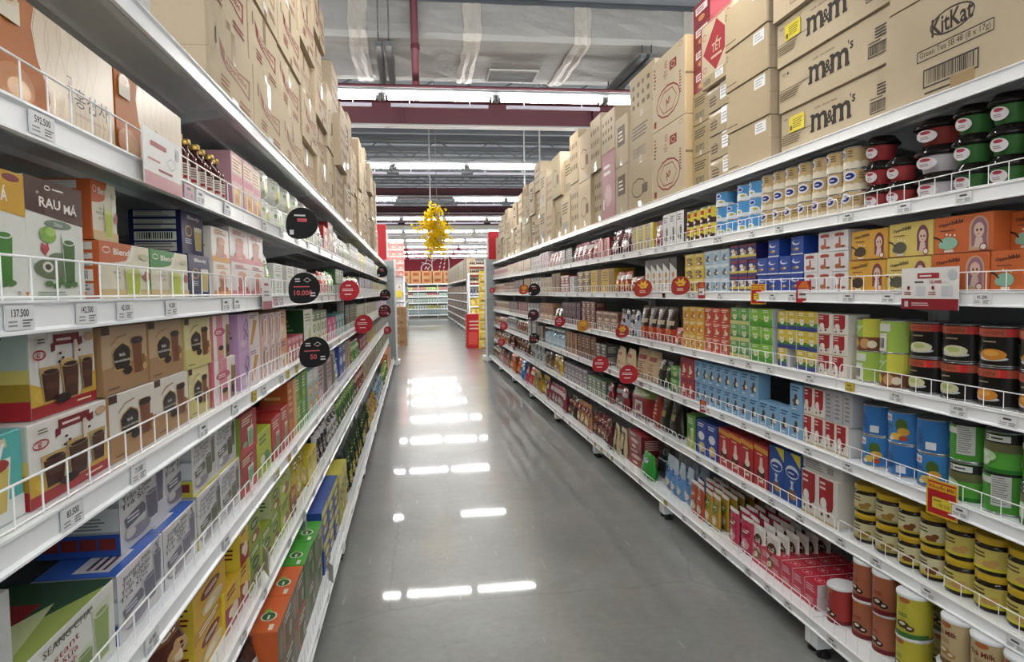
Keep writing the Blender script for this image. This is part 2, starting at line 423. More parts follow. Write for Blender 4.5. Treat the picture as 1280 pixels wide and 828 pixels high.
# strip lights
TUBE = emit('lit_tube', (1, .98, .94), TUBE_POWER)
HOUS = ('a8abad', .4); 
FIX = 1.25
def light_fixture():
    root = MB().box(0, FIX, -.03, .03, .055, .10, HOUS)
    root.box(.01, .035, -.07, .07, 0, .056, ('8f9294', .4)); root.box(FIX-.035, FIX-.01, -.07, .07, 0, .056, ('8f9294', .4))
    r = root.obj('strip_light'); o_info[r.name] = (FIX, .15, .3)
    t = MB()
    for yy in (-.048, .048):
        V = []; n = 8
        for x in (.07, FIX-.07):
            for i in range(n): a = 2*PI*i/n; V.append((x, yy+.02*math.cos(a), .030+.02*math.sin(a)))
        t.add(V, [(i, (i+1) % n, n+(i+1) % n, n+i) for i in range(n)], TUBE, True)
    child(r, t.obj('fluorescent_tube'))
    lo = MB().box(.1, FIX-.1, -.2, -.17, -.125, -.09, ('eceaff', .3)); lo.bar((.3, -.18, -.09), (.3, -.03, .07), .004, HOUS, 4); lo.bar((FIX-.3, -.18, -.09), (FIX-.3, -.03, .07), .004, HOUS, 4)
    child(r, lo.obj('lower_trim_strip'))
    return r
LF = light_fixture()
LZ = 3.70; LX0 = -.289; LY0 = 7.953; LD = 4.338
rows_ = [-2, -1, 0, 1, 2, 3, 4, 5, 6, 7, 8]
for r in rows_:
    y = LY0 + r*LD
    mb = MB().box(LX0-5*FIX, LX0+7*FIX, y-.02, y+.02, LZ+.10, LZ+.13, ('a3a5a6', .5))
    for k in (-4.5, 6.5): mb.bar((LX0+k*FIX, y, LZ+.13), (LX0+k*FIX, y, CE+.01 if abs(y-9.6) > 1.2 else 4.63), .006, ('a3a5a6', .5), 4)
    tag(mb.obj('lighting_rail', link=True), 'grey metal rail carrying the %s row of strip lights' % ('nearest visible' if r == 0 else ORD[r] if r > 0 else 'overhead'), 'lighting rail', 'lighting rails')
    for k in range(-5, 7):
        if r == 2 and k in (0, ): continue
        copy_of(LF, (LX0+k*FIX, y, LZ), label='white strip light with bare lit tubes, %s' % ('%s visible row, %s from the left end' % (ORD[r], ORD[k+5]) if r >= 0 else 'hung above the camera end of the aisle'), cat='ceiling light', group='strip lights in rows')
# hung conduits, pipes
mb = MB(); p0 = at(408, 106, 8.4); p1 = at(830, 115, 8.2)
mb.bar(p0-Vector((4, 0, 0)), Vector((p1.x+5, p1.y, p1.z)), .02, ('3f141e', .6), 8)
for x in (-3.1, 4.2): mb.bar((x, p0.y, 4.1), (x, p0.y, 6.6), .006, REDB, 5)
tag(mb.obj('sprinkler_pipe', link=True), 'thin maroon sprinkler pipe running just above the nearest lights', 'pipe')
a = at(520, 107, 8.62); 
mb = MB().bar((a.x, 8.62, a.z), (a.x-.02, 8.62, 6.6), .045, REDB, 10).lathe([(.055, at(520, 62, 8.62).z), (.055, at(520, 58, 8.62).z+.02)], REDB, a.x, 8.62, 10)
tag(mb.obj('sprinkler_riser', link=True), 'maroon vertical pipe in front of the silver duct', 'pipe')
def spare_lights(u0, v0, u1, v1, du, label):
    """dark unlit batten pair hung along the aisle under the duct"""
    mb = MB(); z = 4.45
    for k in (0, 1):
        P = []
        for (u, v) in ((u0+k*du, v0), (u1+k*du*.4, v1)):
            d = FWD + RIGHT*((u-640)/F_PX) - UP*((v-414)/F_PX); P.append(Vector((0, 0, EYE)) + d*((z-EYE)/d.z))
        P[0].x = P[1].x = (P[0].x+P[1].x)/2
        mb.box(P[0].x-.035, P[0].x+.035, min(P[0].y, P[1].y), max(P[0].y, P[1].y), z, z+.045, ('55585a', .4))
        mb.box(P[0].x-.05, P[0].x+.05, min(P[0].y, P[1].y)+.02, max(P[0].y, P[1].y)-.02, z+.045, z+.06, ('77797a', .4))
        for q in (0, 1):
            yy = P[q].y + (.05 if P[q].y < P[1-q].y else -.05); mb.bar((P[0].x, yy, z+.05), (P[0].x, yy, 6.59 if not 8.6 < yy < 10.5 else 4.62), .009, ('4d4f50', .4), 5)
    tag(mb.obj('unlit_batten_pair', link=True), label, 'unlit light')
spare_lights(465, 57, 486, 108, 18, 'pair of dark unlit battens hung under the duct on the left')
spare_lights(801, 72, 762, 118, 16, 'pair of dark unlit battens hung under the duct on the right')
for i, (u, v) in enumerate(((656, 200), (675, 200))):
    p = at(u, 240 if i == 0 else 232, 16.5)
    tag(MB().bar((p.x, 16.5, p.z-.6*i), (p.x, 16.5, 6.5), .02, ('c9cbca', .4), 6).bar((p.x, 16.5, p.z+1.5), (p.x+.12, 16.5, p.z+1.75), .015, ('c9cbca', .4), 6).obj('conduit', link=True), 'thin pale conduit hanging from the roof, %s of two' % ('left', 'right')[i], 'conduit')

# ------------------------------------------------------------------ shelving bays
def rail_profile():     # y = out of the shelf (negative is towards the aisle), z up from the lip
    return [(0, 0), (-.004, 0), (-.004, .004), (.0025, .008), (.0025, RH-.008), (-.004, RH-.004), (-.004, RH), (.02, RH), (.02, RH-.002), (.006, RH-.002), (.006, 0)]
def fence(W_, h=.062):
    mb = MB(); a = .012; t = .0017
    pts = [(a, 0), (a, h-.012), (a+.012, h), (W_-a-.012, h), (W_-a, h-.012), (W_-a, 0)]
    for p, q in zip(pts, pts[1:]): mb.bar((p[0], .008, p[1]), (q[0], .008, q[1]), t*1.2, WIRE, 5)
    n = int(W_/.074)
    for i in range(1, n): x = a + (W_-2*a)*i/n; mb.bar((x, .008, 0), (x, .008, h), t, WIRE, 4)
    mb.bar((a, .008, h*.0+.004), (W_-a, .008, .004), t, WIRE, 4)
    return mb
def bay(side):
    # local: x along the aisle, y into the shelf from the shelf front, z up
    root = MB(); D = .50; Wb = W-.004; zt = LIP[side][0]+RH
    dk = -abs(XF[side]-XD[side])
    root.box(0.0, Wb, D, D+.02, .12, zt+.05, ('8d9295', .6, 0, 6., .04, 0))
    for x0 in (0.0, Wb-.03): root.box(x0, x0+.03, D-.05, D, .0, zt+.05, STEEL)
    z = .22
    while z < zt: root.box(.03, Wb-.03, D-.002, D, z, z+.004, ('5f6467', .6)); z += .12
    r = root.obj('shelving_bay'); o_info[r.name] = (W, zt, D)
    for i in range(7):
        z = LIP[side][i]; deck = i == 6; y0 = dk if deck else 0
        s = MB().box(.002, Wb-.002, y0+.015, D-.004, z+RH-.006, z+RH-.001, STEEL)
        s.box(.002, Wb-.002, y0+.02, y0+.04, z+.012, z+RH-.006, STEEL)
        if not deck:
            for x0 in (.004, Wb-.007): s.prism([(.03, z+RH-.006), (.03, z+RH-.02), (D-.05, z-.05), (D-.05, z+RH-.006)], x0, x0+.003, STEEL)
            for y_ in (.17, .33): s.box(.01, Wb-.01, y_, y_+.03, z+RH-.02, z+RH-.006, STEEL)
        sh = child(r, s.obj('base_deck' if deck else 'shelf_board')); sh.parent = None
        rp = MB().prism([(y0+a, z+b) for a, b in rail_profile()], 0, Wb, RAIL)
        child(sh, rp.obj('price_rail'))
        if i > 0:
            f = fence(Wb); f.v = [(x, y+y0, zz+z+RH) for x, y, zz in f.v]
            child(sh, f.obj('wire_fence'))
    for x0 in (0.0, Wb-.045):
        lg = MB().box(x0, x0+.045, dk+.006, D, .035, LIP[side][6]-.001, STEEL).lathe([(.03, 0), (.03, .012), (.014, .018), (.014, .036)], ('1c1c1c', .6), (.032 if x0 == 0 else Wb-.032), dk+.045, 12)
        lg.lathe([(.03, 0), (.03, .012), (.014, .018), (.014, .036)], ('1c1c1c', .6), (.032 if x0 == 0 else Wb-.032), D-.05, 12)
        child(r, lg.obj('foot_bracket'))
    return r
NB = 7
for side in 'RL':
    B = bay(side)
    for k in range(-2, NB):
        yy = Y0[side] + k*W
        loc, rz = ((XF['R'], yy+W, 0), -PI/2) if side == 'R' else ((XF['L'], yy, 0), PI/2)
        copy_of(B, loc, rz, label='white seven-tier shelving bay with wire fences, %s aisle side, %s bay from the camera' % ('right' if side == 'R' else 'left', ORD[k+2]), cat='shelving', group='shelving bays on the %s' % ('right' if side == 'R' else 'left'))
YE = {s: Y0[s] + NB*W for s in 'RL'}
# end caps: panel and red header sign at the far end of both runs
for side, s in (('R', 1), ('L', -1)):
    ye = YE[side]; xf = XF[side]
    mb = MB()
    x0, x1 = xf - s*.14, xf + s*.9
    mb.box(min(x0, x1), max(x0, x1), ye+.02, ye+.05, .125, 2.28, ('a9b0b2', .6))
    mb.box(min(x0, x0-s*.04), max(x0, x0-s*.04), ye+.001, ye+.06, 0, 2.30, STEEL)
    for k in range(9): mb.box(min(x0, x1), max(x0, x1), ye+.012, ye+.02, .3+k*.22, .305+k*.22, ('7f8587', .6))
    mb.box(min(x0-s*.08, x1), max(x0-s*.08, x1), ye+.002, ye+.5, .03, .12, STEEL)
    for q in (1, 5): mb.box(min(x0, x1), max(x0, x1), ye+.05, ye+.4, .3+q*.3, .33+q*.3, STEEL)
    tag(mb.obj('shelving_end', link=True), 'pale grey slotted end panel with white post, far end of %s shelving' % ('right' if s > 0 else 'left'), 'end panel')
    a, b = (at(474, 300, ye+.05).x, at(482.5, 300, ye+.05).x) if s < 0 else (at(610.5, 300, ye+.05).x, at(618, 300, ye+.05).x)
    zt = at(480 if s < 0 else 614, 280 if s < 0 else 289, ye).z
    mb = MB(); 
    if s < 0: mb.box(a-1.0, b, ye+.06, ye+.12, 2.3, zt, ('c81f2c', .5))
    else: mb.box(a, b+1.0, ye+.06, ye+.12, 2.3, zt, ('c81f2c', .5))
    wx = b if s < 0 else a
    n = 9
    P = []
    for k in range(n+1):
        zz = 2.35+(zt-2.5)*k/n; P.append((wx - s*(.035+.02*(k % 2)), zz))
    mb.prism([(0, 0)], 0, 0, 'ffffff') if 0 else None
    V = [(wx, ye+.065, P[0][1])] + [(x, ye+.065, z) for x, z in P] + [(wx, ye+.065, P[-1][1])]
    V2 = [(x, ye+.115, z) for x, y_, z in V]; m = len(V)
    mb.add(V+V2, [tuple(range(m)), tuple(range(2*m-1, m-1, -1))] + [(i, (i+1) % m, m+(i+1) % m, m+i) for i in range(m)], ('f0efef', .5))
    tag(mb.obj('header_sign', link=True), 'tall red header board with scalloped white edge, above %s shelving end' % ('right' if s > 0 else 'left'), 'sign')

# ------------------------------------------------------------------ product builders (local: x along the face, y = depth behind it, z up)
def carton(w, h, d, A=None, base=CARD, side=None, top=None, As=None, At=None, name='box', ch=.0015, near='both'):
    mb = MB().box(0, w, 0, d, 0, h, base, side, top, ch=ch)
    M = boxM(w, h, d)
    if A: mb.art(A, M['front'])
    if As: mb.art(As, M['left']); mb.art(As, M['right'])
    if At: mb.art(At, M['top'])
    return proto(mb, name, w, h, d)
def cylM(w, r, rz=None):
    def M(u, v, o):
        a = (u-w/2)/r; R = (rz(v) if rz else r)+o
        return (w/2+R*math.sin(a), r-R*math.cos(a), v)
    return M
def tin(w, h, base, A, name='tin', rim=('b9bcbe', .25, .9), top=('c9cccd', .3, .9), lid=None, n=24, ribs=False):
    r = w/2-.0005; mb = MB(); e = .0025
    mb.lathe([(r-.001, 0), (r, .001), (r, .004), (r-.0015, .005)], rim, w/2, r, n, caps=True)
    mb.lathe([(r-.0015, .005), (r-.0015, h-.005)], base, w/2, r, n, caps=False)
    mb.lathe([(r-.0015, h-.005), (r, h-.004), (r, h-.001), (r-.002, h), (r-.004, h-.003)], rim, w/2, r, n)
    if A: mb.art(A, cylM(w, r-.0015), cut_u=w/16, smooth=True)
    o = proto(mb, name, w, h, w)
    if lid:
        l = MB().lathe([(r+.0008, h-.009), (r+.0012, h-.003), (r, h+.0015), (r-.004, h+.002), (r-.006, h)], lid, w/2, r, n)
        child(o, l.obj('plastic_lid'))
    return o
def pouchM(w, h, t, top=.12, flat=.35):
    def th(u, v):
        a = max(0., 1-abs(2*u/w-1)**2.6); q = v/h
        b = min(1., (max(0, 1-q)/(1-flat))**.7) if q > flat else 1.
        b *= min(1, .45+q*4)
        return t/2*(a**.5)*b
    return th
def pouch(w, h, t, base, A=None, name='bag', back=None, seal=None, seed=1, crinkle=.002, n=9, m=11, flat=.35, gloss=.28):
    th = pouchM(w, h, t, flat=flat); r = random.Random(seed); mb = MB()
    ph = [r.uniform(0, 6) for _ in range(4)]
    wr = lambda u, v: crinkle*(math.sin(u*90/w*.2+ph[0]+v*60)+math.sin(v*110+ph[1])*math.sin(u*70+ph[2]))
    def M(u, v, o):
        e = min(1, min(u, w-u)/(w*.12)); return (u, t/2 - th(u, v) - o + wr(u, v)*max(0, e), v)
    V = []; F = []
    for j in range(m+1):
        for i in range(n+1): V.append(M(w*i/n, h*j/m, 0))
    for j in range(m+1):
        for i in range(n+1): V.append((w*i/n, t/2+th(w*i/n, h*j/m), h*j/m))
    k = (n+1)*(m+1); id = lambda i, j, b=0: b*k+j*(n+1)+i
    for j in range(m):
        for i in range(n):
            F.append((id(i, j), id(i+1, j), id(i+1, j+1), id(i, j+1))); F.append((id(i+1, j, 1), id(i, j, 1), id(i, j+1, 1), id(i+1, j+1, 1)))
        F.append((id(0, j, 1), id(0, j), id(0, j+1), id(0, j+1, 1))); F.append((id(n, j), id(n, j, 1), id(n, j+1, 1), id(n, j+1)))
    for i in range(n): F.append((id(i+1, 0), id(i, 0), id(i, 0, 1), id(i+1, 0, 1))); F.append((id(i, m), id(i+1, m), id(i+1, m, 1), id(i, m, 1)))
    b = (base, gloss, 0, 40., .08, .15) if isinstance(base, str) else base
    mb.add(V, F, b, True)
    if seal: 
        S = Art().rect(0, h*.93, w, h, seal); mb.art(S, M, cut_u=w/6, cut_v=h/11)
    if A: mb.art(A, M, cut_u=w/9, cut_v=h/11, smooth=True)
    return proto(mb, name, w, h, t)
def bottle(w, h, liquid, cap, label=None, name='bottle', neck=.3, A=None):
    r = w/2-.001; mb = MB()
    mb.lathe([(r*.85, 0), (r, .006), (r, h*.62), (r*.93, h*.68), (r*.5, h*.78), (neck*r*1.25, h*.82), (neck*r*1.2, h*.9)], (liquid, .08), w/2, r, 16)
    if label: mb.lathe([(r+.0006, h*.14), (r+.0006, h*.5)], label, w/2, r, 16, caps=False)
    if A: mb.art(A, cylM(w, r+.0006), cut_u=w/12)
    o = proto(mb, name, w, h, w)
    child(o, MB().lathe([(neck*r*1.7, h*.89), (neck*r*1.75, h*.91), (neck*r*1.75, h*.99), (neck*r*1.5, h)], cap, w/2, r, 14).obj('screw_cap'))
    return o
def rich(name, w, h, d, base, band=None, accent='d8302a', pic='c98b45', side=None, top=None, seed=0, style=0, gloss=.4):
    """a printed carton in a few flat colours; print too small to read stays as strokes"""
    g = lambda c: (c, gloss, 0, 45., .12) if isinstance(c, str) else c
    r = random.Random(seed); A = Art()
    if style == 0:      # band on top, oval badge, picture below
        if band: A.rect(0, h*.74, w, h, g(band))
        A.fine(w*.15, h*.8, w*.8, h*.94, 2, 'f6f2ea' if band else g(accent), seed)
        A.ell(w*.5, h*.55, w*.3, h*.13, g(accent)); A.fine(w*.32, h*.5, w*.72, h*.6, 2, 'f6f2ea', seed+1)
        A.ell(w*.55, h*.22, w*.33, h*.15, g(pic)); A.ell(w*.45, h*.2, w*.16, h*.08, 'efe2c4')
    elif style == 1:    # cup
        if band: A.rect(0, 0, w, h*.2, g(band))
        A.fine(w*.12, h*.72, w*.75, h*.92, 3, g(accent), seed)
        A.glass(w*.6, h*.12, h*.5, w*.34, g(pic), straw=g(accent))
        A.ell(w*.26, h*.25, w*.13, h*.08, g(pic))
    elif style == 2:    # vertical stripe
        A.rect(w*.62, 0, w, h, g(band or accent)); A.fine(w*.1, h*.45, w*.55, h*.9, 4, g(accent), seed); A.ell(w*.3, h*.25, w*.2, h*.12, g(pic))
    elif style == 3:    # diagonal
        A.poly([(0, 0), (w, 0), (w, h*.35), (0, h*.6)], g(band or pic)); A.fine(w*.15, h*.7, w*.85, h*.92, 2, g(accent), seed); A.ell(w*.6, h*.3, w*.25, h*.18, g(pic)); A.ell(w*.35, h*.35, w*.15, h*.1, 'f4ead2')
    S = Art().fine(d*.15, h*.2, d*.85, h*.8, 6, g(accent), seed+5)
    return carton(w, h, d, A, g(base), g(side or base), g(top or base), As=S, name=name, ch=.001)

# ---- specific prints
def b_ginseng(w, h, d=.16):
    A = Art(); cr = ('e6d3b6', .3); br = ('b8660c', .5)
    A.rect(0, 0, w, h, br)
    pts = [(w*.30, h), (w*.27, h*.8), (w*.30, h*.55), (w*.37, h*.35), (w*.38, h*.2), (w*.33, 0)]
    A.poly([(w*.30, h), (w*.27, h*.8), (w*.30, h*.55), (w*.33, 0), (w, 0), (w, h)], cr)
    A.poly([(w*.30, h*.55), (w*.37, h*.33), (w*.38, h*.2), (w*.33, 0)][::-1], br)
    A.line([(w*.29, h), (w*.262, h*.8), (w*.295, h*.55), (w*.375, h*.3), (w*.385, h*.2), (w*.33, 0)], .0025, 'f6f0e2')
    for k in range(5):
        x = w*(.36+.1*k)
        A.line([(x+.012*math.sin(t/10*PI*1.1+k), h*.98-h*.5*t/10) for t in range(11)], .0012, ('b7a78f', .3))
        A.line([(x+w*.03-.014*math.sin(t/10*PI*1.2+k), h*.98-h*.5*t/10) for t in range(11)], .0012, ('b7a78f', .3))
    for k in range(12):
        x = w*(.40+.045*k); A.line([(x, h*.32), (x+.004, h*.2), (x-.003, h*.04)], .0016, ('f3d9a5', .2, .3))
    A.rect(w*.03, h*.72, w*.17, h*.92, 'e9dcc3'); A.ell(w*.1, h*.92, w*.06, h*.07, ('e0c9a4', .3)); A.ell(w*.1, h*.92, w*.035, h*.04, ('b98a55', .3))
    A.ell(w*.12, h*.2, w*.13, h*.17, ('c9813c', .4)); A.ell(w*.14, h*.17, w*.08, h*.09, ('e7b06a', .25))
    A.text('고', w*.53, h*.50, h*.11, '4d3a2c'); A.text('려', w*.53, h*.36, h*.11, '4d3a2c')
    A.text('홍삼차', w*.74, h*.39, h*.19, '231b17', w=w*.34)
    A.text('KOREAN RED GINSENG TEA', w*.73, h*.22, h*.035, '8b775f', w=w*.3)
    S = Art().rect(0, 0, d, h, br)
    return carton(w, h, d, A, cr, br, cr, As=S, name='gift_box')
def b_bottle(w, h, d=None):
    A = Art(); A.rect(w*.0, h*.12, w*1.0, h*.46, 'd9cfc4'); A.rect(w*.1, h*.18, w*.9, h*.24, ('a02a2a', .4)); A.fine(w*.1, h*.27, w*.9, h*.44, 4, '6b3a2c', 2)
    return bottle(w, h, '4a1712', ('c4a24f', .3, .7), None, A=A)
def b_pink(w, h, d=.12):
    A = Art().rect(0, 0, w, h, ('cf9c9c', .4)).rect(w*.08, h*.66, w*.92, h*.93, 'efe0b8').fine(w*.12, h*.68, w*.88, h*.91, 4, 'b04a5c', 1)
    A.rect(w*.08, h*.5, w*.92, h*.62, ('b94a62', .4)).ell(w*.5, h*.25, w*.38, h*.18, ('e6b145', .4)).ell(w*.42, h*.22, w*.18, h*.09, ('d08a35', .4)).fine(w*.1, h*.02, w*.9, h*.1, 1, 'f3e7d5', 3)
    return carton(w, h, d, A, ('d8a3a8', .4), ('c795a0', .5), ('d8a3a8', .4))
def b_whitegreen(w, h, d=.13):
    P = []
    for s in range(2):
        A = Art().ell(w*.62, h*.3, w*.24, h*.2, ('b9c13a', .3)).poly([(w*.5, h*.05), (w*.74, h*.05), (w*.68, h*.6), (w*.56, h*.6)], ('a7b230', .3)).fine(w*.1, h*.66, w*.7, h*.9, 3, '8a9a86', s).ell(w*.25, h*.2, w*.16, h*.12, ('e7e9d6', .3)).ell(w*.25, h*.5, w*.08, h*.07, ('6c9a3a', .3))
        P.append(pouch(w, h, d*.7, ('e9ebe4', .15, 0, 30., .03, .2), A, 'bag', seed=s, flat=.8))
    return P
def b_raw(title, topc, cup, leaf, w, h, d=.07, A2=None):
    A = Art().poly([(0, h*.72), (w, h*.66), (w, h), (0, h)], (topc, .25))
    if title == 'RAU MÁ':
        A.text('RAU', w*.40, h*.81, h*.085, 'f3efe6', bold=True, w=w*.36); A.text('MÁ', w*.76, h*.80, h*.10, 'f3efe6', bold=True, w=w*.24); A.text('BỘT', w*.2, h*.88, h*.03, 'f3efe6')
        A.ring(w*.36, h*.935, w*.05, h*.022, .002, 'f3efe6'); A.fine(w*.44, h*.92, w*.72, h*.95, 1, 'f3efe6')
        A.ell(w*.52, h*.64, w*.24, h*.035, '6d7f70'); A.text('Dilatex', w*.52, h*.64, h*.035, 'f0efe8')
        A.poly([(w*.2, h*.42), (w*.27, h*.36), (w*.34, h*.42), (w*.32, h*.47), (w*.27, h*.45), (w*.22, h*.47)], ('b5353c', .3))
    else:
        A.text('Á', w*.72, h*.82, h*.12, 'f5efdd', bold=True); A.ell(w*.82, h*.95, w*.12, h*.03, ('8c2a2a', .3))
    A.ell(w*.33, h*.54, w*.14, h*.07, ('7fae3a', .3)); A.ell(w*.37, h*.57, w*.09, h*.04, ('a2c95c', .3))
    A.ell(w*.42, h*.26, w*.34, h*.09, (leaf, .3)); A.ell(w*.5, h*.33, w*.2, h*.07, (leaf, .3)); A.ell(w*.30, h*.27, w*.09, h*.045, ('e8e4d8', .3)); A.ell(w*.30, h*.27, w*.05, h*.025, ('3b2b22', .3))
    A.glass(w*.68, h*.12, h*.44, w*.26, (cup, .2), 'dfe6dc')
    for x, y in ((.3, .13), (.42, .11), (.5, .15), (.62, .12), (.74, .13)): A.ell(w*x, h*y, w*.07, h*.025, ('4f7b3d', .3))
    A.text('FD', w*.84, h*.05, h*.03, '44604a', bold=True); A.poly([(w*.92, h*.06), (w*.98, h*.06), (w*.95, h*.02)], ('d8732a', .4)); A.fine(w*.1, h*.02, w*.6, h*.07, 2, '7f9079', 4)
    S = Art()
    for k in range(5): S.rect(d*.2, h*(.08+.12*k), d*.8, h*(.14+.12*k), ('3f6f47', .4) if k % 2 else ('6b9a55', .4))
    S.fine(d*.1, h*.7, d*.9, h*.95, 4, '6d7f6a')
    return carton(w, h, d, A, ('eceee6', .22), ('e6e8df', .3), ('e6e8df', .3), As=S)
def b_blendy(base, pic, w, h, d=.11, cup='b6c83c'):
    A = Art()
    navy = base == '23285a'
    if navy:
        A.text('Blendy', w*.55, h*.86, h*.11, 'eef0f4', w=w*.55, bold=True); A.ell(w*.3, h*.55, w*.16, h*.13, ('c9a266', .4)); A.ell(w*.3, h*.55, w*.12, h*.1, ('2b2340', .4)); A.text('1', w*.24, h*.87, h*.09, 'eef0f4')
        A.glass(w*.72, h*.12, h*.55, w*.38, ('c7b257', .3), 'd9d9de'); A.fine(w*.12, h*.25, w*.45, h*.38, 3, 'cfd3e2', 3); A.ell(w*.72, h*.63, w*.18, h*.05, 'e9e4d4')
        bs = ('23285a', .35)
    else:
        bs = ('e6e0c8', .35)
        A.poly([(0, h*.62), (w*.3, h*.64), (w*.5, h*.70), (w*.62, h), (0, h)], (base, .35)); A.poly([(w*.3, h*.645), (w*.45, h*.66), (w*.58, h*.78), (w*.62, h), (w*.66, h), (w*.6, h*.72), (w*.46, h*.62), (w*.2, h*.615)], 'f3efe2')
        A.text('Blendy', w*.44, h*.82, h*.15, 'f7f4ec', w=w*.38, bold=True); A.ring(w*.12, h*.85, w*.07, h*.06, .002, 'efe6d2')
        A.text('TRÀ', w*.32, h*.54, h*.05, '5a4a34'); A.text('MATCHA', w*.3, h*.46, h*.05, '5a4a34'); A.text('LATTE', w*.32, h*.37, h*.05, '5a4a34'); A.rect(0, 0, w, h*.16, ('d6c08a', .4))
        A.glass(w*.62, h*.05, h*.52, w*.36, (cup, .3), 'dfe2c0'); A.ell(w*.62, h*.5, w*.13, h*.04, ('d7de7a', .3)); A.ell(w*.9, h*.42, w*.08, h*.1, ('b4625a', .4)); A.ell(w*.8, h*.52, w*.06, h*.09, 'f2f0e6'); A.ell(w*.86, h*.8, w*.1, h*.06, ('c9cba0', .4))
    S = Art()
    for k, (a, b) in enumerate(((.84, .97), (.68, .78), (.56, .65), (.30, .50), (.06, .26))):
        if k in (3,): S.barcode(d*.1, h*a if 0 else h*.30, d*.9, h*.50)
        else: S.rect(d*.1, h*a, d*.9, h*b, 'dcd8d2').fine(d*.13, h*a, d*.87, h*b, 3, '8a8680', k)
    return carton(w, h, d, A, bs, (base, .4), (base, .4), As=S)
def b_whitepink(base, pic, w, h, d=.11, band='d98a92', ac='b5535d'):
    A = Art().rect(0, 0, w, h*.16, (band, .4)).glass(w*.5, h*.12, h*.5, w*.46, (pic, .3), 'f2e9e4').ell(w*.5, h*.62, w*.22, h*.12, ('d9a489', .4)).ell(w*.34, h*.2, w*.14, h*.08, (pic, .3)).ell(w*.68, h*.2, w*.13, h*.07, ('c7544c', .3)).fine(w*.15, h*.8, w*.8, h*.94, 3, ac, 2)
    return carton(w, h, d, A, (base, .3), (base, .3), (base, .3), As=Art().fine(d*.1, h*.2, d*.9, h*.8, 6, ac))
def b_milktea(w, h, d=.14):
    P = []
    A = Art(); A.rect(0, 0, w, h*.14, ('a8242c', .35)); A.poly([(0, h*.14), (w*.4, h*.14), (w*.3, h*.28), (0, h*.42)], ('d9b13c', .35)); A.poly([(w*.7, h*.14), (w, h*.14), (w, h*.42), (w*.85, h*.34)], ('d9b13c', .35))
    A.ell(w*.22, h*.25, w*.17, h*.1, ('e3c14e', .35))
    A.rect(w*.34, h*.82, w*.74, h*.95, ('7c1f28', .35)); A.poly([(w*.30, h*.74), (w*.36, h*.76), (w*.36, h*.86), (w*.30, h*.84)], ('7c1f28', .35)); A.poly([(w*.72, h*.78), (w*.79, h*.8), (w*.79, h*.9), (w*.72, h*.88)], ('7c1f28', .35)); A.fine(w*.38, h*.85, w*.7, h*.92, 1, 'ecd9cf')
    A.text('60', w*.12, h*.73, h*.07, 'b32530', bold=True); A.ring(w*.13, h*.73, w*.09, h*.06, .0025, 'b32530'); A.text('x', w*.2, h*.72, h*.03, 'b32530')
    A.ell(w*.9, h*.88, w*.08, h*.06, ('c9a57e', .4))
    for cx, hh, ww, v in ((.27, .42, .30, .16), (.56, .5, .3, .14), (.83, .44, .22, .2)):
        A.glass(w*cx, h*v, h*hh, w*ww, ('4a2820', .3), 'c9a86a'); A.ell(w*cx, h*(v+hh*.86), w*ww*.36, h*.028, ('2a1512', .3))
        A.poly([(w*(cx-ww*.25), h*(v+hh*.35)), (w*(cx+ww*.25), h*(v+hh*.35)), (w*(cx+ww*.28), h*(v+hh*.55)), (w*(cx-ww*.28), h*(v+hh*.55))], ('5f3a2e', .3))
    A.rect(w*.62, h*.6, w*.67, h*.86, 'e3d0c0'); A.ell(w*.42, h*.17, w*.12, h*.06, ('241310', .4))
    for x, y in ((.4, .72), (.44, .66), (.38, .62), (.7, .72)): A.ell(w*x, h*y, w*.022, h*.016, ('241310', .4))
    A.fine(w*.62, h*.06, w*.96, h*.11, 1, 'f3d9b8'); A.fine(w*.08, h*.86, w*.22, h*.93, 2, '6a5a4a')
    S = Art().rect(0, 0, d, h*.22, ('a8242c', .4)).rect(0, h*.22, d, h*.42, ('a8882a', .4)).rect(0, h*.42, d, h*.58, ('d8c46a', .4)).fine(d*.1, h*.86, d*.9, h*.96, 2, '6f7a70', 1).ring(d*.3, h*.72, d*.1, h*.06, .001, '6f7a70').ring(d*.7, h*.74, d*.12, h*.06, .001, '6f7a70')
    S.rect(d*.3, h*.08, d*.75, h*.15, 'e8e4e4').text('ISO', d*.56, h*.115, h*.045, '555577', bold=True).fine(d*.1, h*.46, d*.7, h*.56, 2, '8a7a3a')
    return carton(w, h, d, A, ('eeebe4', .3), ('b9c4b8', .4), ('eeebe4', .3), As=S)
def b_teal(w, h, d=.08):
    A = Art().rect(0, 0, w, h*.25, 'e8ebe8').ell(w*.3, h*.12, w*.18, h*.08, ('4c8a3a', .4)).poly([(w*.0, h*.8), (w*.75, h*.85), (w*.72, h*.95), (0, h*.9)], ('d9cfae', .4)).glass(w*.5, h*.12, h*.6, w*.6, ('d9c36a', .3), 'e9efe9', 'f4f4f4').ell(w*.5, h*.66, w*.26, h*.08, ('a8423c', .3)).ell(w*.4, h*.4, w*.12, h*.1, ('e9e6c8', .3))
    return carton(w, h, d, A, ('5fbdb8', .35))
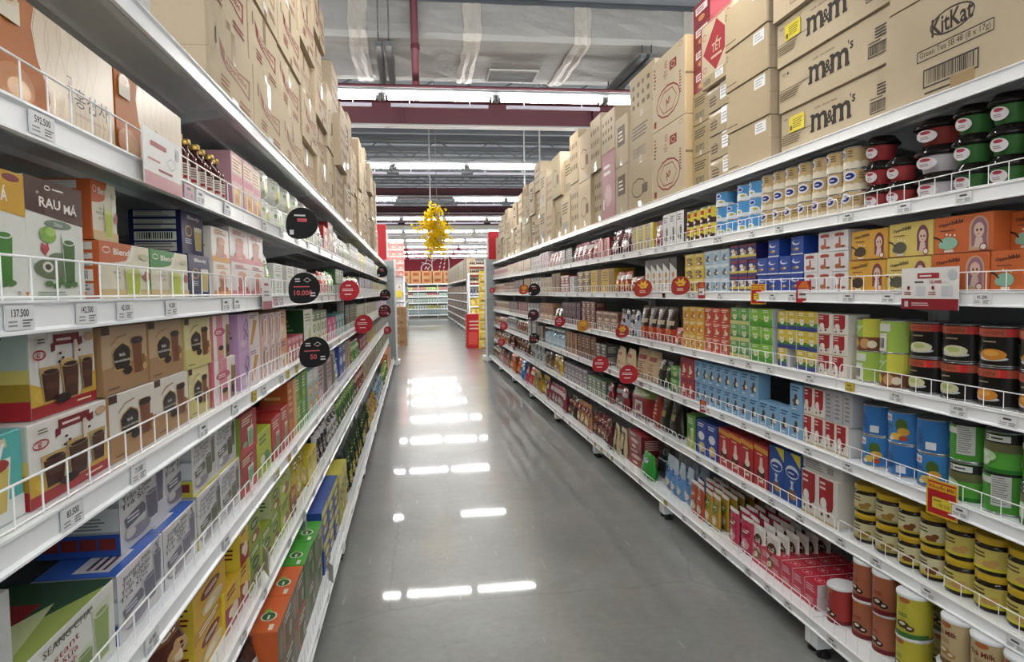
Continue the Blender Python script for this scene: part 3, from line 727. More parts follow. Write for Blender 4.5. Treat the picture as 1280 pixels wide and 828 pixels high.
def b_badge(base, paper, w, h, d=.10):
    A = Art().rect(0, 0, w, h*.3, (base, .45)).poly([(0, h*.3), (w, h*.3), (w, h*.45), (0, h*.38)], (base, .45)).rect(0, h*.88, w*.16, h, ('4a2f22', .4))
    A.poly([(w*.22, h*.40), (w*.26, h*.32), (w*.52, h*.32), (w*.58, h*.38), (w*.6, h*.6), (w*.56, h*.68), (w*.42, h*.75), (w*.26, h*.68), (w*.2, h*.6)], ('c9a865', .4)).poly([(w*.235, h*.41), (w*.275, h*.34), (w*.51, h*.34), (w*.565, h*.39), (w*.585, h*.6), (w*.55, h*.66), (w*.42, h*.73), (w*.27, h*.66), (w*.215, h*.59)], ('1f1a1a', .35))
    A.text('TRÀ SỮA', w*.4, h*.56, h*.055, 'f2efe8', bold=True, maxw=w*.3).text('TRÂN CHÂU ĐƯỜNG ĐEN', w*.4, h*.47, h*.04, 'f2efe8', w=w*.33, bold=True)
    A.glass(w*.74, h*.2, h*.6, w*.26, ('7a4526', .3), 'b58a5e').ell(w*.74, h*.74, w*.14, h*.06, ('2b1a16', .35)).ell(w*.5, h*.3, w*.1, h*.07, ('20130f', .35)).poly([(w*.84, h*.22), (w*.95, h*.3), (w*.9, h*.5), (w*.8, h*.5)], ('8a5a34', .4)).ell(w*.9, h*.3, w*.05, h*.06, ('c9a05e', .4))
    A.line([(w*.16, h*.72), (w*.3, h*.83), (w*.5, h*.86)], .003, 'a3835c').fine(w*.08, h*.06, w*.4, h*.1, 1, '6b4a30')
    return carton(w, h, d, A, (paper, .4), (base, .5), (paper, .4), As=Art().fine(d*.1, h*.2, d*.9, h*.8, 7, '6b4a30'))
def b_pinktea(w, h, d=.10):
    A = Art().rect(0, 0, w*.12, h, ('c96a7c', .4)).rect(w*.3, 0, w*.62, h, ('d88a98', .4)).ell(w*.46, h*.62, w*.28, h*.1, ('c25a70', .4)).fine(w*.26, h*.57, w*.66, h*.66, 2, 'f4e6e6').ell(w*.5, h*.16, w*.14, h*.1, ('c99a74', .4)).ell(w*.5, h*.25, w*.13, h*.06, ('3a2520', .4)).poly([(w*.75, 0), (w*.95, h*.02), (w*.98, h*.75), (w*.8, h*.78)], ('8a6a2c', .3)).ell(w*.86, h*.2, w*.1, h*.1, ('3b2a1a', .4))
    return carton(w, h, d, A, ('efe4e0', .35), ('c96a7c', .4))
def b_lilac(w, h, d=.12, base='cfa9cf', pic='c9964e'):
    P = []
    for s in range(2):
        A = Art().rect(w*.45, 0, w, h, ('e9dcdc', .35)).poly([(w*.5, h*.1), (w*.62, h*.1), (w*.9, h*.75), (w*.7, h*.8)], (pic, .35)).line([(w*.2, h*.25), (w*.42, h*.7), (w*.35, h*.85), (w*.22, h*.6), (w*.42, h*.35)], .005, '4a3a7a').ell(w*.2, h*.2, w*.14, h*.1, ('e0c9d8', .35)).fine(w*.5, h*.82, w*.9, h*.94, 2, '7a5a8a', s)
        P.append(carton(w, h, d, A, (base, .35), As=Art().fine(d*.1, h*.2, d*.9, h*.8, 5, '7a5a8a')))
    return P
def b_coffee(w, h, d=.15, tone='6d6c7c', side='2f55a8', top='3e6fd0'):
    P = []
    for s in range(2):
        A = Art(); ink = '33333f'
        for k, (t, v) in enumerate((('Instant Milk', .88), ('Tea Bubbles', .79), ('Trân Châu', .70), ('Trà Sữa', .61))): A.text(t, w*(.42-.03*k), h*v, h*.075, ink, w=w*.58, rot=.06)
        A.poly([(w*.08, h*.42), (w*.45, h*.5), (w*.52, h*.42), (w*.5, h*.34), (w*.12, h*.28)], (tone, .3)).fine(w*.14, h*.34, w*.46, h*.44, 2, 'dcdce4')
        A.glass(w*.66, h*.16, h*.46, w*.34, (tone, .3), 'c9c9d2').glass(w*.84, h*.3, h*.6, w*.2, (tone, .3), 'c9c9d2', 'b5b4bf').ell(w*.35, h*.16, w*.25, h*.09, ('8f8a97', .3)).ell(w*.18, h*.2, w*.1, h*.06, ('d4d1cf', .3)).line([(w*.8, h*.7), (w*.86, h*.86), (w*.8, h*.97)], .006, (tone, .3))
        S = Art().rect(0, h*.29, d, h, '9aa0a0').rect(0, h*.32, d, h*.62, 'cfd2d0').rect(0, h*.68, d, h*.97, 'b9bcb8').fine(d*.08, h*.34, d*.9, h*.6, 6, '7d8288').ell(d*.5, h*.84, d*.15, h*.03, '49524a').fine(d*.08, h*.7, d*.9, h*.8, 3, '7d8288')
        for k in range(4): S.rect(d*(.06+.23*k), h*.09, d*(.26+.23*k), h*.24, ('7c2f2c', .4))
        P.append(carton(w, h, d, A, ('dcdbdc', .25), (side, .3), (top, .2), As=S, At=Art().rect(w*.1, d*.15, w*.6, d*.6, ('dfe3ee', .2)).fine(w*.15, d*.2, w*.55, d*.5, 3, '5b2f3a')))
    return P
def b_sencha(w, h, d=.26):
    A = Art().fine(w*.3, h*.85, w*.9, h*.95, 1, '8a8a80').text('SEANG CHA', w*.45, h*.88, h*.09, '5a5a50', w=w*.5)
    for k, (t, v) in enumerate((('Instant', .72), ('Trà Sữa', .6), ('Thái Xanh', .48))): A.text(t, w*(.38-.02*k), h*v, h*.09, 'a8353f', w=w*.36, rot=.05)
    A.glass(w*.82, h*.1, h*.75, w*.22, ('93a860', .3), 'd3dbc0').glass(w*.6, h*.05, h*.45, w*.22, ('7d9450', .3), 'd3dbc0').ell(w*.38, h*.16, w*.16, h*.1, ('5f8a3c', .3))
    T = Art().rect(0, 0, w, d, ('33533b', .25)).rect(w*.2, d*.3, w*.7, d*.95, ('8a2c30', .25)).poly([(0, 0), (w*.9, 0), (w*.5, d*.2), (0, d*.3)], ('a8b860', .25)).poly([(w*.1, d*.1), (w*.7, d*.22), (w*.4, d*.34)], ('cdd6a0', .25)).fine(w*.35, d*.72, w*.85, d*.9, 2, 'c9d3c0')
    return carton(w, h, d, A, ('e2e4dc', .3), ('6f8a5a', .35), ('33533b', .25), At=T, As=Art().fine(d*.1, h*.2, d*.9, h*.8, 6, 'd9ddd0'))
def b_kraftlogo(w, h, d=.42, logo=('8c3a3f', .8)):
    """brown shipping carton with a dark red flag emblem"""
    P = []
    for s in range(2):
        A = Art(); L = logo
        lc = ('a2776a', .8) if s else logo
        A.rect(w*.47, h*.62, w*.56, h, ('a48c69', .25)).rect(w*.47, 0, w*.56, h*.14, ('a48c69', .25))
        A.poly([(w*.2, h*.74), (w*.34, h*.63), (w*.6, h*.60), (w*.9, h*.66), (w*.88, h*.38), (w*.6, h*.44), (w*.36, h*.46), (w*.24, h*.54)], lc)
        A.poly([(w*.25, h*.69), (w*.36, h*.61), (w*.6, h*.575), (w*.86, h*.62), (w*.845, h*.42), (w*.6, h*.465), (w*.37, h*.49), (w*.28, h*.555)], CARD2)
        A.text('Alpenliebe', w*.56, h*.53, h*.115, lc, w=w*.5, bold=True).poly([(w*.25, h*.69), (w*.31, h*.64), (w*.31, h*.52), (w*.27, h*.56)], lc).poly([(w*.9, h*.66), (w*.83, h*.63), (w*.83, h*.6), (w*.87, h*.6)], lc)
        A.fine(w*.22, h*.2, w*.42, h*.36, 3, lc, 3).fine(w*.62, h*.16, w*.9, h*.28, 2, lc, 4).line([(w*.14, h*.62), (w*.14, h*.8)], .012, ('5c4a3a', .8))
        A.rect(w*.44, h*.1, w*.58, h*.2, 'e8e6e0') if s else None
        S = Art().line([(d*.05, h*.5), (d*.3, h*.5)], .0, CARD) if 0 else Art().rect(0, h*.49, d, h*.495, ('9a825d', .8))
        P.append(carton(w, h, d, A, CARD2, CARD, CARD, As=S, name='shipping_carton', ch=.007))
    return P
def b_mm(w, h, d=.38, yellow=True):
    A = Art(); ink = ('352c26', .7)
    A.text("m&m's", w*.62, h*.56, h*.33, ink, w=w*.40, bold=True) if 0 else None
    A.text('m', w*.40, h*.50, h*.36, ink, w=w*.15, bold=True).text('&', w*.50, h*.50, h*.27, ink, w=w*.06, bold=True).text('m', w*.60, h*.50, h*.36, ink, w=w*.15, bold=True).text("s", w*.70, h*.66, h*.15, ink, bold=True).text("'", w*.675, h*.74, h*.07, ink, bold=True)
    for a in (.322, .386, .45, .522, .586, .65): A.rect(w*(a-.004), h*.31, w*(a+.034), h*.365, ink)
    for a in (.318, .518): A.rect(w*a, h*.635, w*(a+.03), h*.685, ink)
    A.text('milk chocolate', w*.46, h*.8, h*.05, ink, w=w*.2)
    A.barcode(w*.83, h*.2, w*.99, h*.42, '352c26', None, 22, True).fine(w*.88, h*.5, w*.99, h*.72, 4, ink, 1).fine(w*.83, h*.45, w*.96, h*.49, 1, ink)
    A.text('TOP', w*.06, h*.82, h*.06, ink).text('▲', w*.105, h*.82, h*.06, ink) if 0 else A.text('TOP', w*.06, h*.82, h*.06, ink).poly([(w*.095, h*.79), (w*.12, h*.79), (w*.1075, h*.86)], ink)
    A.fine(w*.02, h*.24, w*.28, h*.44, 4, ('7a6a52', .8), 5).line([(w*.03, h*.47), (w*.33, h*.47)], .003, ink)
    if yellow:
        A.rect(w*.1, h*.5, w*.26, h*.84, ('e8d822', .5)).fine(w*.14, h*.56, w*.25, h*.78, 5, '6a5a1c', 3).rect(w*.11, h*.54, w*.135, h*.64, '6a5a1c')
    return carton(w, h, d, A, CARD2, CARD, CARD, As=Art().rect(0, h*.49, d, h*.494, ('8f7752', .8)), name='shipping_carton', ch=.007)
def b_kitkat(w, h, d=.42):
    A = Art(); ink = ('40352c', .7)
    A.ring(w*.42, h*.66, w*.125, h*.115, .006, ink, 30)
    A.text('KitKat', w*.42, h*.66, h*.17, ink, w=w*.23, bold=True, rot=.03)
    A.line([(w*.22, h*.39), (w*.64, h*.39), (w*.64, h*.49), (w*.22, h*.49), (w*.22, h*.388)], .004, ink).text('Green Tea SB 48 (8 x 17g)', w*.43, h*.44, h*.07, ink, w=w*.39)
    A.barcode(w*.26, h*.12, w*.57, h*.30, '40352c', None, 26, True).fine(w*.27, h*.05, w*.56, h*.09, 1, ink).rect(w*.42, h*.86, w*.55, h, ('b79d74', .2)).rect(w*.42, 0, w*.55, h*.14, ('ad936b', .2))
    return carton(w, h, d, A, CARD2, CARD, CARD, name='shipping_carton', ch=.007)
def b_plainbox(w, h, d=.38, s=0):
    A = Art().rect(w*.68, h*.68, w*.92, h*.93, 'e4e6e6').fine(w*.71, h*.72, w*.89, h*.9, 3, '9aa0a4', s).line([(w*.03, h*.75), (w*.03, h*.88), (w*.07, h*.88), (w*.07, h*.75), (w*.03, h*.75)], .004, ('5f5140', .8)).fine(w*.04, h*.1, w*.4, h*.16, 1, ('6e5e48', .8))
    return carton(w, h, d, A, ('bba888', .8, 0, 30., .05, .08), CARD, CARD, As=Art().rect(0, h*.48, d, h*.486, ('8f7752', .8)), name='shipping_carton', ch=.007)
def b_flatbox(w, h, d=.36):
    A = Art().rect(w*.55, h*.3, w*.85, h*.98, 'e9ebec').fine(w*.58, h*.4, w*.82, h*.9, 4, '8d9499').rect(0, h*.8, w, h*.9, ('b8a47f', .2)).fine(w*.08, h*.2, w*.4, h*.6, 3, ('5f5242', .8), 4).ring(w*.25, h*.45, w*.1, h*.2, .003, ('5f5242', .8))
    return carton(w, h, d, A, ('a8946f', .6, 0, 30., .08, .2), CARD, CARD, name='shipping_carton', ch=.007)
def b_tetan(w, h, d=.34):
    A = Art(); L = ('8c2f2f', .8)
    A.ring(w*.5, h*.32, w*.36, h*.22, .012, L, 12).ring(w*.5, h*.32, w*.27, h*.17, .008, L, 6).text('An', w*.5, h*.32, h*.11, L, bold=True, rot=.5)
    A.text('TẾT AN', w*.42, h*.75, w*.13, L, rot=PI/2, w=h*.24).rect(w*.56, h*.7, w*.76, h*.82, L).ring(w*.66, h*.76, w*.06, h*.04, .006, CARD2).rect(w*.06, h*.05, w*.14, h*.14, L).fine(w*.06, h*.6, w*.14, h*.9, 6, L, 2).ring(w*.88, h*.93, w*.06, h*.03, .003, ('6a5a48', .8)).fine(w*.84, h*.3, w*.9, h*.6, 8, L)
    return carton(w, h, d, A, CARD2, ('cbb288', .8, 0, 30., .05, .08), CARD2, As=Art().rect(0, h*.5, d, h*.53, ('8a7654', .5)), name='shipping_carton', ch=.007)
def b_tet(w, h, d=.34):
    A = Art(); L = ('a02c34', .8)
    A.poly([(w*.1, h*.45), (w*.5, h*.05), (w*.95, h*.5), (w*.52, h*.93)], L).text('TẾT', w*.52, h*.5, h*.24, CARD2, bold=True).rect(w*.35, h*.28, w*.68, h*.32, CARD2)
    A.ring(w*.15, h*.75, w*.06, h*.06, .004, L).ring(w*.85, h*.85, w*.08, h*.07, .004, L).ring(w*.16, h*.16, w*.06, h*.05, .004, L).rect(w*.02, h*.05, w*.05, h*.95, L).line([(w*.02, h*.96), (w*.98, h*.96)], .004, L)
    return carton(w, h, d, A, CARD2, CARD, CARD2, name='shipping_carton', ch=.007)
def b_redgift(w, h, d=.3):
    A = Art().rect(w*.15, h*.5, w*.85, h*.82, 'e9dcdc').fine(w*.2, h*.55, w*.8, h*.78, 2, '8a2a34').ell(w*.5, h*.25, w*.2, h*.12, ('c98a4a', .4))
    return carton(w, h, d, A, ('82202c', .4))
def b_shipB(w, h, d=.34, s=0, tone='bba788', mark='6a5a46'):
    A = Art(); m = (mark, .7)
    k = s % 4
    if k == 0: A.ring(w*.45, h*.45, w*.3, h*.22, .012, m, 8).rect(w*.6, h*.3, w*.82, h*.5, m)
    elif k == 1:
        for i in range(4): A.fine(w*(.12+.2*i), h*.2, w*(.24+.2*i), h*.85, 3, m, i)
    elif k == 2: A.fine(w*.15, h*.55, w*.85, h*.85, 4, m, 3).barcode(w*.2, h*.15, w*.7, h*.35, mark, None, 12, True)
    else: A.rect(w*.2, h*.4, w*.8, h*.8, m).fine(w*.28, h*.48, w*.72, h*.72, 3, 'e6d8bc')
    A.rect(w*.44, 0, w*.56, h*.16, ('d5cdbb', .12))
    return carton(w, h, d, A, (tone, .7, 0, 30., .06, .12), CARD, CARD, name='shipping_carton', ch=.007)

# ---- right side tins, jars and cartons
def b_jar_cup(cc, w, h, d=None, lab='e6dfe0'):
    """tapered dessert cup under a wide clear-black dome lid"""
    r = w/2; mb = MB(); rb = r*.66; rt = r*.80; hb = h*.60
    rz = lambda v: rb+(rt-rb)*min(1, v/hb)
    mb.lathe([(rb*.96, 0), (rb, .003), (rt, hb)], (cc, .35), w/2, r, 22)
    A = Art().ell(w*.62, hb*.5, w*.2, hb*.36, (lab, .4)).ell(w*.62, hb*.7, w*.1, hb*.1, ('b03a4a', .4)).fine(w*.5, hb*.3, w*.74, hb*.5, 2, '8a7a7c')
    mb.art(A, cylM(w, rt*.93, rz), cut_u=w/16)
    o = proto(mb, 'dessert_cup', w, h, w)
    child(o, MB().lathe([(rt, hb), (r*.99, hb+.004), (r, hb+.010), (r*.9, hb+.02), (r*.72, h-.004), (r*.7, h), (r*.3, h)], ('1d1a18', .1), w/2, r, 22).obj('dome_lid'))
    return o
def b_creamtin(base, w, h, d=None, badge=True, low='e9dfc6'):
    P = []
    for s in (0, .18, -.2):
        A = Art().rect(-w*.3, 0, w*1.3, h*.26, (low, .35))
        for k in range(6): A.ell(w*(-.2+.28*k), h*.25, w*.13, h*.08, (low, .35))
        cx = w*(.5+s)
        if badge: A.ell(cx, h*.66, w*.24, h*.24, 'e9ebf2').ell(cx, h*.66, w*.19, h*.15, ('23307c', .35)).fine(cx-w*.13, h*.6, cx+w*.13, h*.72, 1, 'e6e8f4')
        A.fine(cx+w*.32, h*.5, cx+w*.55, h*.85, 3, '7a6648')
        P.append(tin(w, h, (base, .35), A))
    return P
def b_bluetin(w, h, d=None):
    P = []
    for s in (0, .2):
        cx = w*(.45+s)
        A = Art().rect(-w*.3, 0, w*1.3, h*.25, ('dfe7ee', .35)).ell(cx, h*.3, w*.3, h*.18, ('dfe7ee', .35)).ell(cx-w*.05, h*.7, w*.16, h*.15, 'dfe6f2').ell(cx-w*.05, h*.7, w*.12, h*.1, ('23449a', .35)).ell(cx+w*.1, h*.3, w*.12, h*.08, ('b6b23c', .35))
        P.append(tin(w, h, ('4d9ad6', .35), A))
    return P
def b_yellowcan(w, h, d=None):
    A = Art().rect(-w*.3, 0, w*1.3, h*.3, ('4a2a24', .35)).ell(w*.5, h*.3, w*.3, h*.12, ('4a2a24', .35)).rect(w*.25, h*.55, w*.75, h*.8, ('b93c34', .35)).ell(w*.45, h*.16, w*.2, h*.09, 'efe6da').ell(w*.6, h*.9, w*.1, h*.06, 'f0ecd6')
    return tin(w, h, ('e2d33c', .35), A)
def b_doll(base, w, h, d=.10, girl='9a6a7c', arch=None, rock='8fc0a8'):
    A = Art(); hair = (girl, .4)
    if arch: A.rect(w*.62, h*.05, w*.93, h*.6, (arch, .4)).ell(w*.775, h*.62, w*.155, h*.3, (arch, .4))
    # long haired cartoon girl reduced to plain shapes
    A.ell(w*.78, h*.55, w*.13, h*.33, hair).rect(w*.66, h*.15, w*.9, h*.5, hair).ell(w*.78, h*.56, w*.085, h*.19, ('e0bfae', .4)).poly([(w*.7, h*.12), (w*.86, h*.12), (w*.83, h*.38), (w*.73, h*.38)], ('d9c0b4', .4))
    A.ell(w*.75, h*.56, w*.016, h*.035, '2a1c1c').ell(w*.815, h*.56, w*.016, h*.035, '2a1c1c').ell(w*.78, h*.46, w*.015, h*.012, ('b0423c', .4))
    A.text('Oppabibabi' if 0 else 'Oppa', w*.2, h*.78, h*.11, '3a2620', w=w*.22, bold=True, rot=.12).text('bibbi', w*.42, h*.84, h*.11, '3a2620', w=w*.2, bold=True, rot=.08).fine(w*.12, h*.6, w*.5, h*.66, 1, '7a4a34')
    A.ell(w*.27, h*.28, w*.16, h*.17, (rock, .4)).ell(w*.17, h*.24, w*.08, h*.1, (rock, .4)).line([(0, h*.48), (w*.1, h*.42), (w*.16, h*.32)], .006, '2c211c').rect(w*.2, h*.04, w*.36, h*.1, 'e9e0d2')
    for x, y in ((.3, .5), (.38, .48), (.24, .52)): A.ell(w*x, h*y, w*.018, h*.03, 'f0e6da')
    A.ell(w*.86, h*.12, w*.06, h*.1, ('8c2a34', .4)); A.ell(w*.86, h*.12, w*.045, h*.07, 'eae0d8')
    A.rect(0, 0, w, h*.02, ('7a3a28', .4))
    return carton(w, h, d, A, (base, .35), (base, .35), (base, .35))
def b_blackcan(w, h, d=None, fruit='d9d6b0', tone='b8c878'):
    P = []
    for s in (0, .12, -.12):
        cx = w*(.5+s)
        A = Art().rect(-w*.3, h*.74, w*1.3, h*.94, ('b0523a', .35)).text('Jelidas' if 0 else 'HOSEN', cx, h*.84, h*.09, ('7c3a28', .35), w=w*.4, bold=True).rect(cx+w*.25, h*.74, cx+w*.42, h*.94, ('c8302c', .35))
        A.ell(cx, h*.2, w*.3, h*.06, ('c9ccce', .3)).ell(cx, h*.3, w*.27, h*.14, (fruit, .3)).ell(cx-w*.02, h*.33, w*.15, h*.07, (tone, .3)).fine(cx-w*.2, h*.58, cx+w*.2, h*.66, 1, '9a8a70').line([(cx-w*.38, h*.34), (cx-w*.2, h*.22)], .003, 'c9ccce')
        A.rect(cx-w*.62, h*.08, cx-w*.48, h*.6, '8a8a86') if s else None
        P.append(tin(w, h, ('1b1713', .3), A, rim=('8f9193', .25, .9)))
    return P
def b_lychee(w, h, d=None):
    P = []
    A = Art().rect(-w*.3, 0, w*1.3, h*.42, ('7a4a2c', .35)).ell(w*.65, h*.22, w*.17, h*.16, ('c99a6a', .35)).ell(w*.3, h*.22, w*.14, h*.14, ('e2b83a', .35)).ell(w*.85, h*.2, w*.12, h*.12, ('e8dcc4', .35)).rect(w*.6, h*.42, w*1.1, h, ('d2d04a', .35)).text('Jelidas', w*.3, h*.72, h*.14, 'eef2e4', w=w*.45, rot=.1)
    A.line([(w*0, h*.55), (w*.3, h*.5), (w*.6, h*.8)], .003, 'eef2e4')
    B = Art().rect(w*.12, h*.05, w*.6, h*.6, 'd6d8d0').barcode(w*.16, h*.08, w*.56, h*.5).rect(w*.2, h*.66, w*.7, h*.9, 'd8dccf').rect(-w*.3, 0, w*.08, h*.4, ('d9b13a', .35))
    return [tin(w, h, ('9cc04a', .35), A), tin(w, h, ('a6c552', .35), B)]
def b_dole(w, h, d=None):
    P = []
    A = Art().rect(w*.2, h*.68, w*.5, h*.9, 'e9ecf2').text('Dole', w*.35, h*.79, h*.1, 'b0302c', bold=True, w=w*.22).text('TROPICAL', w*.32, h*.55, h*.09, '1d3f86', w=w*.4, bold=True).text('FRUIT', w*.3, h*.42, h*.09, '1d3f86', w=w*.28, bold=True).fine(w*.12, h*.1, w*.42, h*.3, 3, '1d3f86')
    A.ell(w*.75, h*.6, w*.14, h*.2, ('4e6a2c', .35)).ell(w*.8, h*.4, w*.14, h*.12, ('d9a63a', .35)).ell(w*.62, h*.24, w*.15, h*.11, ('e2c25a', .35)).ell(w*.8, h*.2, w*.1, h*.08, ('b8452c', .35)).ell(w*.5, h*.16, w*.08, h*.06, ('f0e2b8', .35))
    P.append(tin(w, h, ('3d86c9', .35), A))
    B = Art().fine(w*.15, h*.2, w*.6, h*.7, 7, '27579a').rect(w*.62, h*.12, w*.85, h*.34, 'dfe4ea')
    P.append(tin(w, h, ('3273b5', .35), B)); return P
def b_greencan(w, h, d=None):
    P = []
    A = Art().rect(-w*.3, h*.72, w*1.3, h*.95, ('222220', .35)).text('N-D', w*.12, h*.83, h*.1, 'eef0ea', bold=True, w=w*.22).rect(w*.34, h*.76, w*.9, h*.91, 'dfe2dc').ring(w*.4, h*.84, w*.05, h*.05, .003, '222220').fine(w*.5, h*.79, w*.86, h*.89, 1, '4a4a44').rect(-w*.3, h*.5, w*1.3, h*.72, ('6a6a44', .35))
    A.ell(w*.35, h*.38, w*.28, h*.15, ('b9d6a8', .35)).ell(w*.28, h*.25, w*.2, h*.12, ('cfe2c4', .35)).ell(w*.3, h*.42, w*.16, h*.07, ('e2eddc', .35)).rect(-w*.3, 0, w*1.3, h*.1, ('2f7a2c', .35))
    B = Art().rect(w*.1, h*.72, w*.55, h*.88, 'd9dcd6').rect(w*.55, h*.2, w*.95, h*.95, 'c9cbc6').fine(w*.58, h*.25, w*.92, h*.92, 12, '85857f').ell(w*.1, h*.35, w*.14, h*.1, ('cfe2c4', .35)).rect(-w*.3, h*.94, w*1.3, h, ('222220', .35))
    return [tin(w, h, ('58a83a', .35), A), tin(w, h, ('4c9a34', .35), B)]
def b_jar(lab, accent, w, h, d=None, txt=True, nut='b98a4a'):
    """squat glass jar with yellow screw lid"""
    r = w/2-.001; mb = MB(); hb = h*.78
    mb.lathe([(r*.93, 0), (r, .006), (r, hb*.9), (r*.92, hb), (r*.86, hb+.004)], ('2a1d12', .1), w/2, r, 24)
    A = Art().rect(-w*.35, h*.12, w*1.35, h*.68, (lab, .35))
    if txt: A.text(txt, w*.45, h*.48, h*.11, '4a3a24', w=w*.55, bold=True).fine(w*.2, h*.56, w*.7, h*.64, 1, '6a5a3a')
    A.ell(w*.72, h*.26, w*.17, h*.11, (nut, .35)).ell(w*.85, h*.36, w*.1, h*.08, (nut, .35)).ell(w*.5, h*.2, w*.12, h*.06, ('d9b478', .35)).rect(-w*.35, h*.12, w*1.35, h*.20, (accent, .35)).fine(w*.2, h*.42, w*.8, h*.62, 2, '5a4a2a')
    mb.art(A, cylM(w, r), cut_u=w/16, smooth=True)
    o = proto(mb, 'spread_jar', w, h, w)
    child(o, MB().lathe([(r*.98, h*.81), (r*.99, h*.82), (r*.99, h-.004), (r*.95, h), (r*.9, h), (r*.88, h-.0015)], ('d2ae1c', .3), w/2, r, 24).obj('screw_lid'))
    return o
def b_canwhite(base, band, w, h, d=None, txt=None, pic='3a2620', accent='9a2a2c'):
    P = []
    for s in (0, .15):
        cx = w*(.5+s)
        A = Art().rect(-w*.35, 0, w*1.35, h*.12, (band, .35)).rect(cx-w*.85, 0, cx-w*.42, h, (accent, .35)).ell(cx, h*.88, w*.17, h*.06, ('b86a3a', .35))
        if txt: A.text(txt, cx, h*.7, h*.11, '7a2a22', w=w*.62, bold=True)
        A.ell(cx-w*.05, h*.3, w*.2, h*.09, (pic, .35)).ell(cx+w*.16, h*.24, w*.13, h*.07, (pic, .35)).ell(cx-w*.05, h*.32, w*.1, h*.04, 'e6dccb').ell(cx+w*.16, h*.25, w*.07, h*.03, 'e6dccb').fine(cx-w*.2, h*.48, cx+w*.22, h*.58, 2, accent)
        P.append(tin(w, h, (base, .35), A, name='milk_powder_can', lid=('e8ebec', .3)))
    return P
def b_milk(w, h, d=.05, base='e9e3da', blk='a8282c', pic='efeae2', drop=True):
    A = Art().rect(w*.04, h*.45, w*.8, h*.97, (blk, .35)).ell(w*.42, h*.42, w*.38, h*.16, (blk, .35)).fine(w*.08, h*.7, w*.5, h*.92, 2, 'efd9d2')
    A.ell(w*.28, h*.42, w*.17, h*.13, (pic, .35)).ell(w*.36, h*.28, w*.12, h*.09, (pic, .35)).ell(w*.56, h*.2, w*.07, h*.05, ('5a3a2a', .35)).ell(w*.2, h*.16, w*.06, h*.04, ('5a3a2a', .35)).ell(w*.72, h*.34, w*.05, h*.03, ('5a3a2a', .35)).rect(0, 0, w, h*.05, ('c9b48a', .35))
    return carton(w, h, d, A, (base, .35), (base, .35), (base, .35), name='milk_carton')
def b_whitered(w, h, d=.09):
    A = Art().rect(w*.15, h*.72, w*.75, h*.86, ('a8483c', .35)).ell(w*.45, h*.82, w*.3, h*.07, ('a8483c', .35)).poly([(w*.4, h*.15), (w*.55, h*.15), (w*.52, h*.66), (w*.42, h*.66)], ('b8583f', .35)).ell(w*.32, h*.25, w*.16, h*.12, ('b8683f', .35)).ell(w*.68, h*.2, w*.16, h*.06, ('8a5a3a', .35))
    return carton(w, h, d, A, ('e4e2e4', .35), ('d9d8dc', .35), ('e4e2e4', .35))
def b_bluebox(w, h, d=.09):
    A = Art().ell(w*.42, h*.68, w*.32, h*.14, 'dfe4ee').ell(w*.5, h*.72, w*.3, h*.11, ('2c52a8', .35)).ell(w*.4, h*.3, w*.26, h*.09, ('8a6a4a', .35)).ell(w*.5, h*.33, w*.14, h*.06, ('d9c49a', .35)).rect(0, 0, w, h*.07, ('dfe4ee', .35))
    return carton(w, h, d, A, ('2549a0', .35))
def b_navyyel(w, h, d=.09):
    A = Art().rect(0, h*.18, w, h*.34, ('d9c84a', .35)).rect(0, h*.0, w, h*.18, ('4a3a6a', .35)).rect(w*.1, h*.84, w*.9, h*.96, ('9a2a3a', .35)).ell(w*.35, h*.62, w*.22, h*.13, 'e4dcd4').ell(w*.7, h*.5, w*.16, h*.12, ('c99a5a', .35)).ell(w*.45, h*.4, w*.25, h*.09, 'e9e6dc')
    return carton(w, h, d, A, ('2c2a6a', .35))
def b_figure(base, fig, w, h, d=.07, top=None, n=1):
    """small drink carton with a splash figure"""
    A = Art(); 
    if top: A.rect(0, h*.8, w, h, (top, .35))
    A.fine(w*.15, h*.72, w*.85, h*.94, 2, 'eef2f2' if top else '2a4a7a', n)
    A.ell(w*.5, h*.52, w*.12, h*.13, (fig, .35)).poly([(w*.3, h*.2), (w*.7, h*.22), (w*.62, h*.5), (w*.38, h*.5)], (fig, .35)).ell(w*.65, h*.36, w*.14, h*.1, 'efe3cf').ell(w*.3, h*.38, w*.09, h*.06, ('7a4a2c', .35)).fine(w*.15, h*.04, w*.7, h*.14, 1, 'e8ebec')
    return carton(w, h, d, A, (base, .35), (base, .4), (base, .4), name='drink_carton')
def b_landscape(base, sky, low, pic, w, h, d=.07, name='drink_carton'):
    A = Art().rect(0, 0, w, h*.22, (low, .35)).poly([(0, h*.22), (w, h*.22), (w, h*.42), (0, h*.36)], (base, .35)).ell(w*.5, h*.42, w*.2, h*.15, (pic, .35)).ell(w*.36, h*.55, w*.08, h*.07, (pic, .35)).ell(w*.64, h*.55, w*.08, h*.07, (pic, .35)).ell(w*.44, h*.44, w*.03, h*.025, '2a2a2a').ell(w*.57, h*.44, w*.03, h*.025, '2a2a2a').fine(w*.2, h*.76, w*.85, h*.95, 2, 'eef0e6')
    return carton(w, h, d, A, (sky, .35), ('d2d6da', .4), (sky, .35), name=name)
def b_tray(w, h, d=.06):
    A = Art().rect(0, 0, w, h, ('c9344a', .3)).fine(w*.1, h*.2, w*.9, h*.8, 3, 'e9c3cb')
    T = Art().ring(w*.5, d*.55, w*.3, d*.24, .002, 'e6a8b2').ell(w*.5, d*.55, w*.12, d*.1, ('e0808c', .3))
    return carton(w, h, d, A, ('c22c40', .25), ('e4dcdc', .35), ('c22c40', .2), At=T, name='milk_carton')

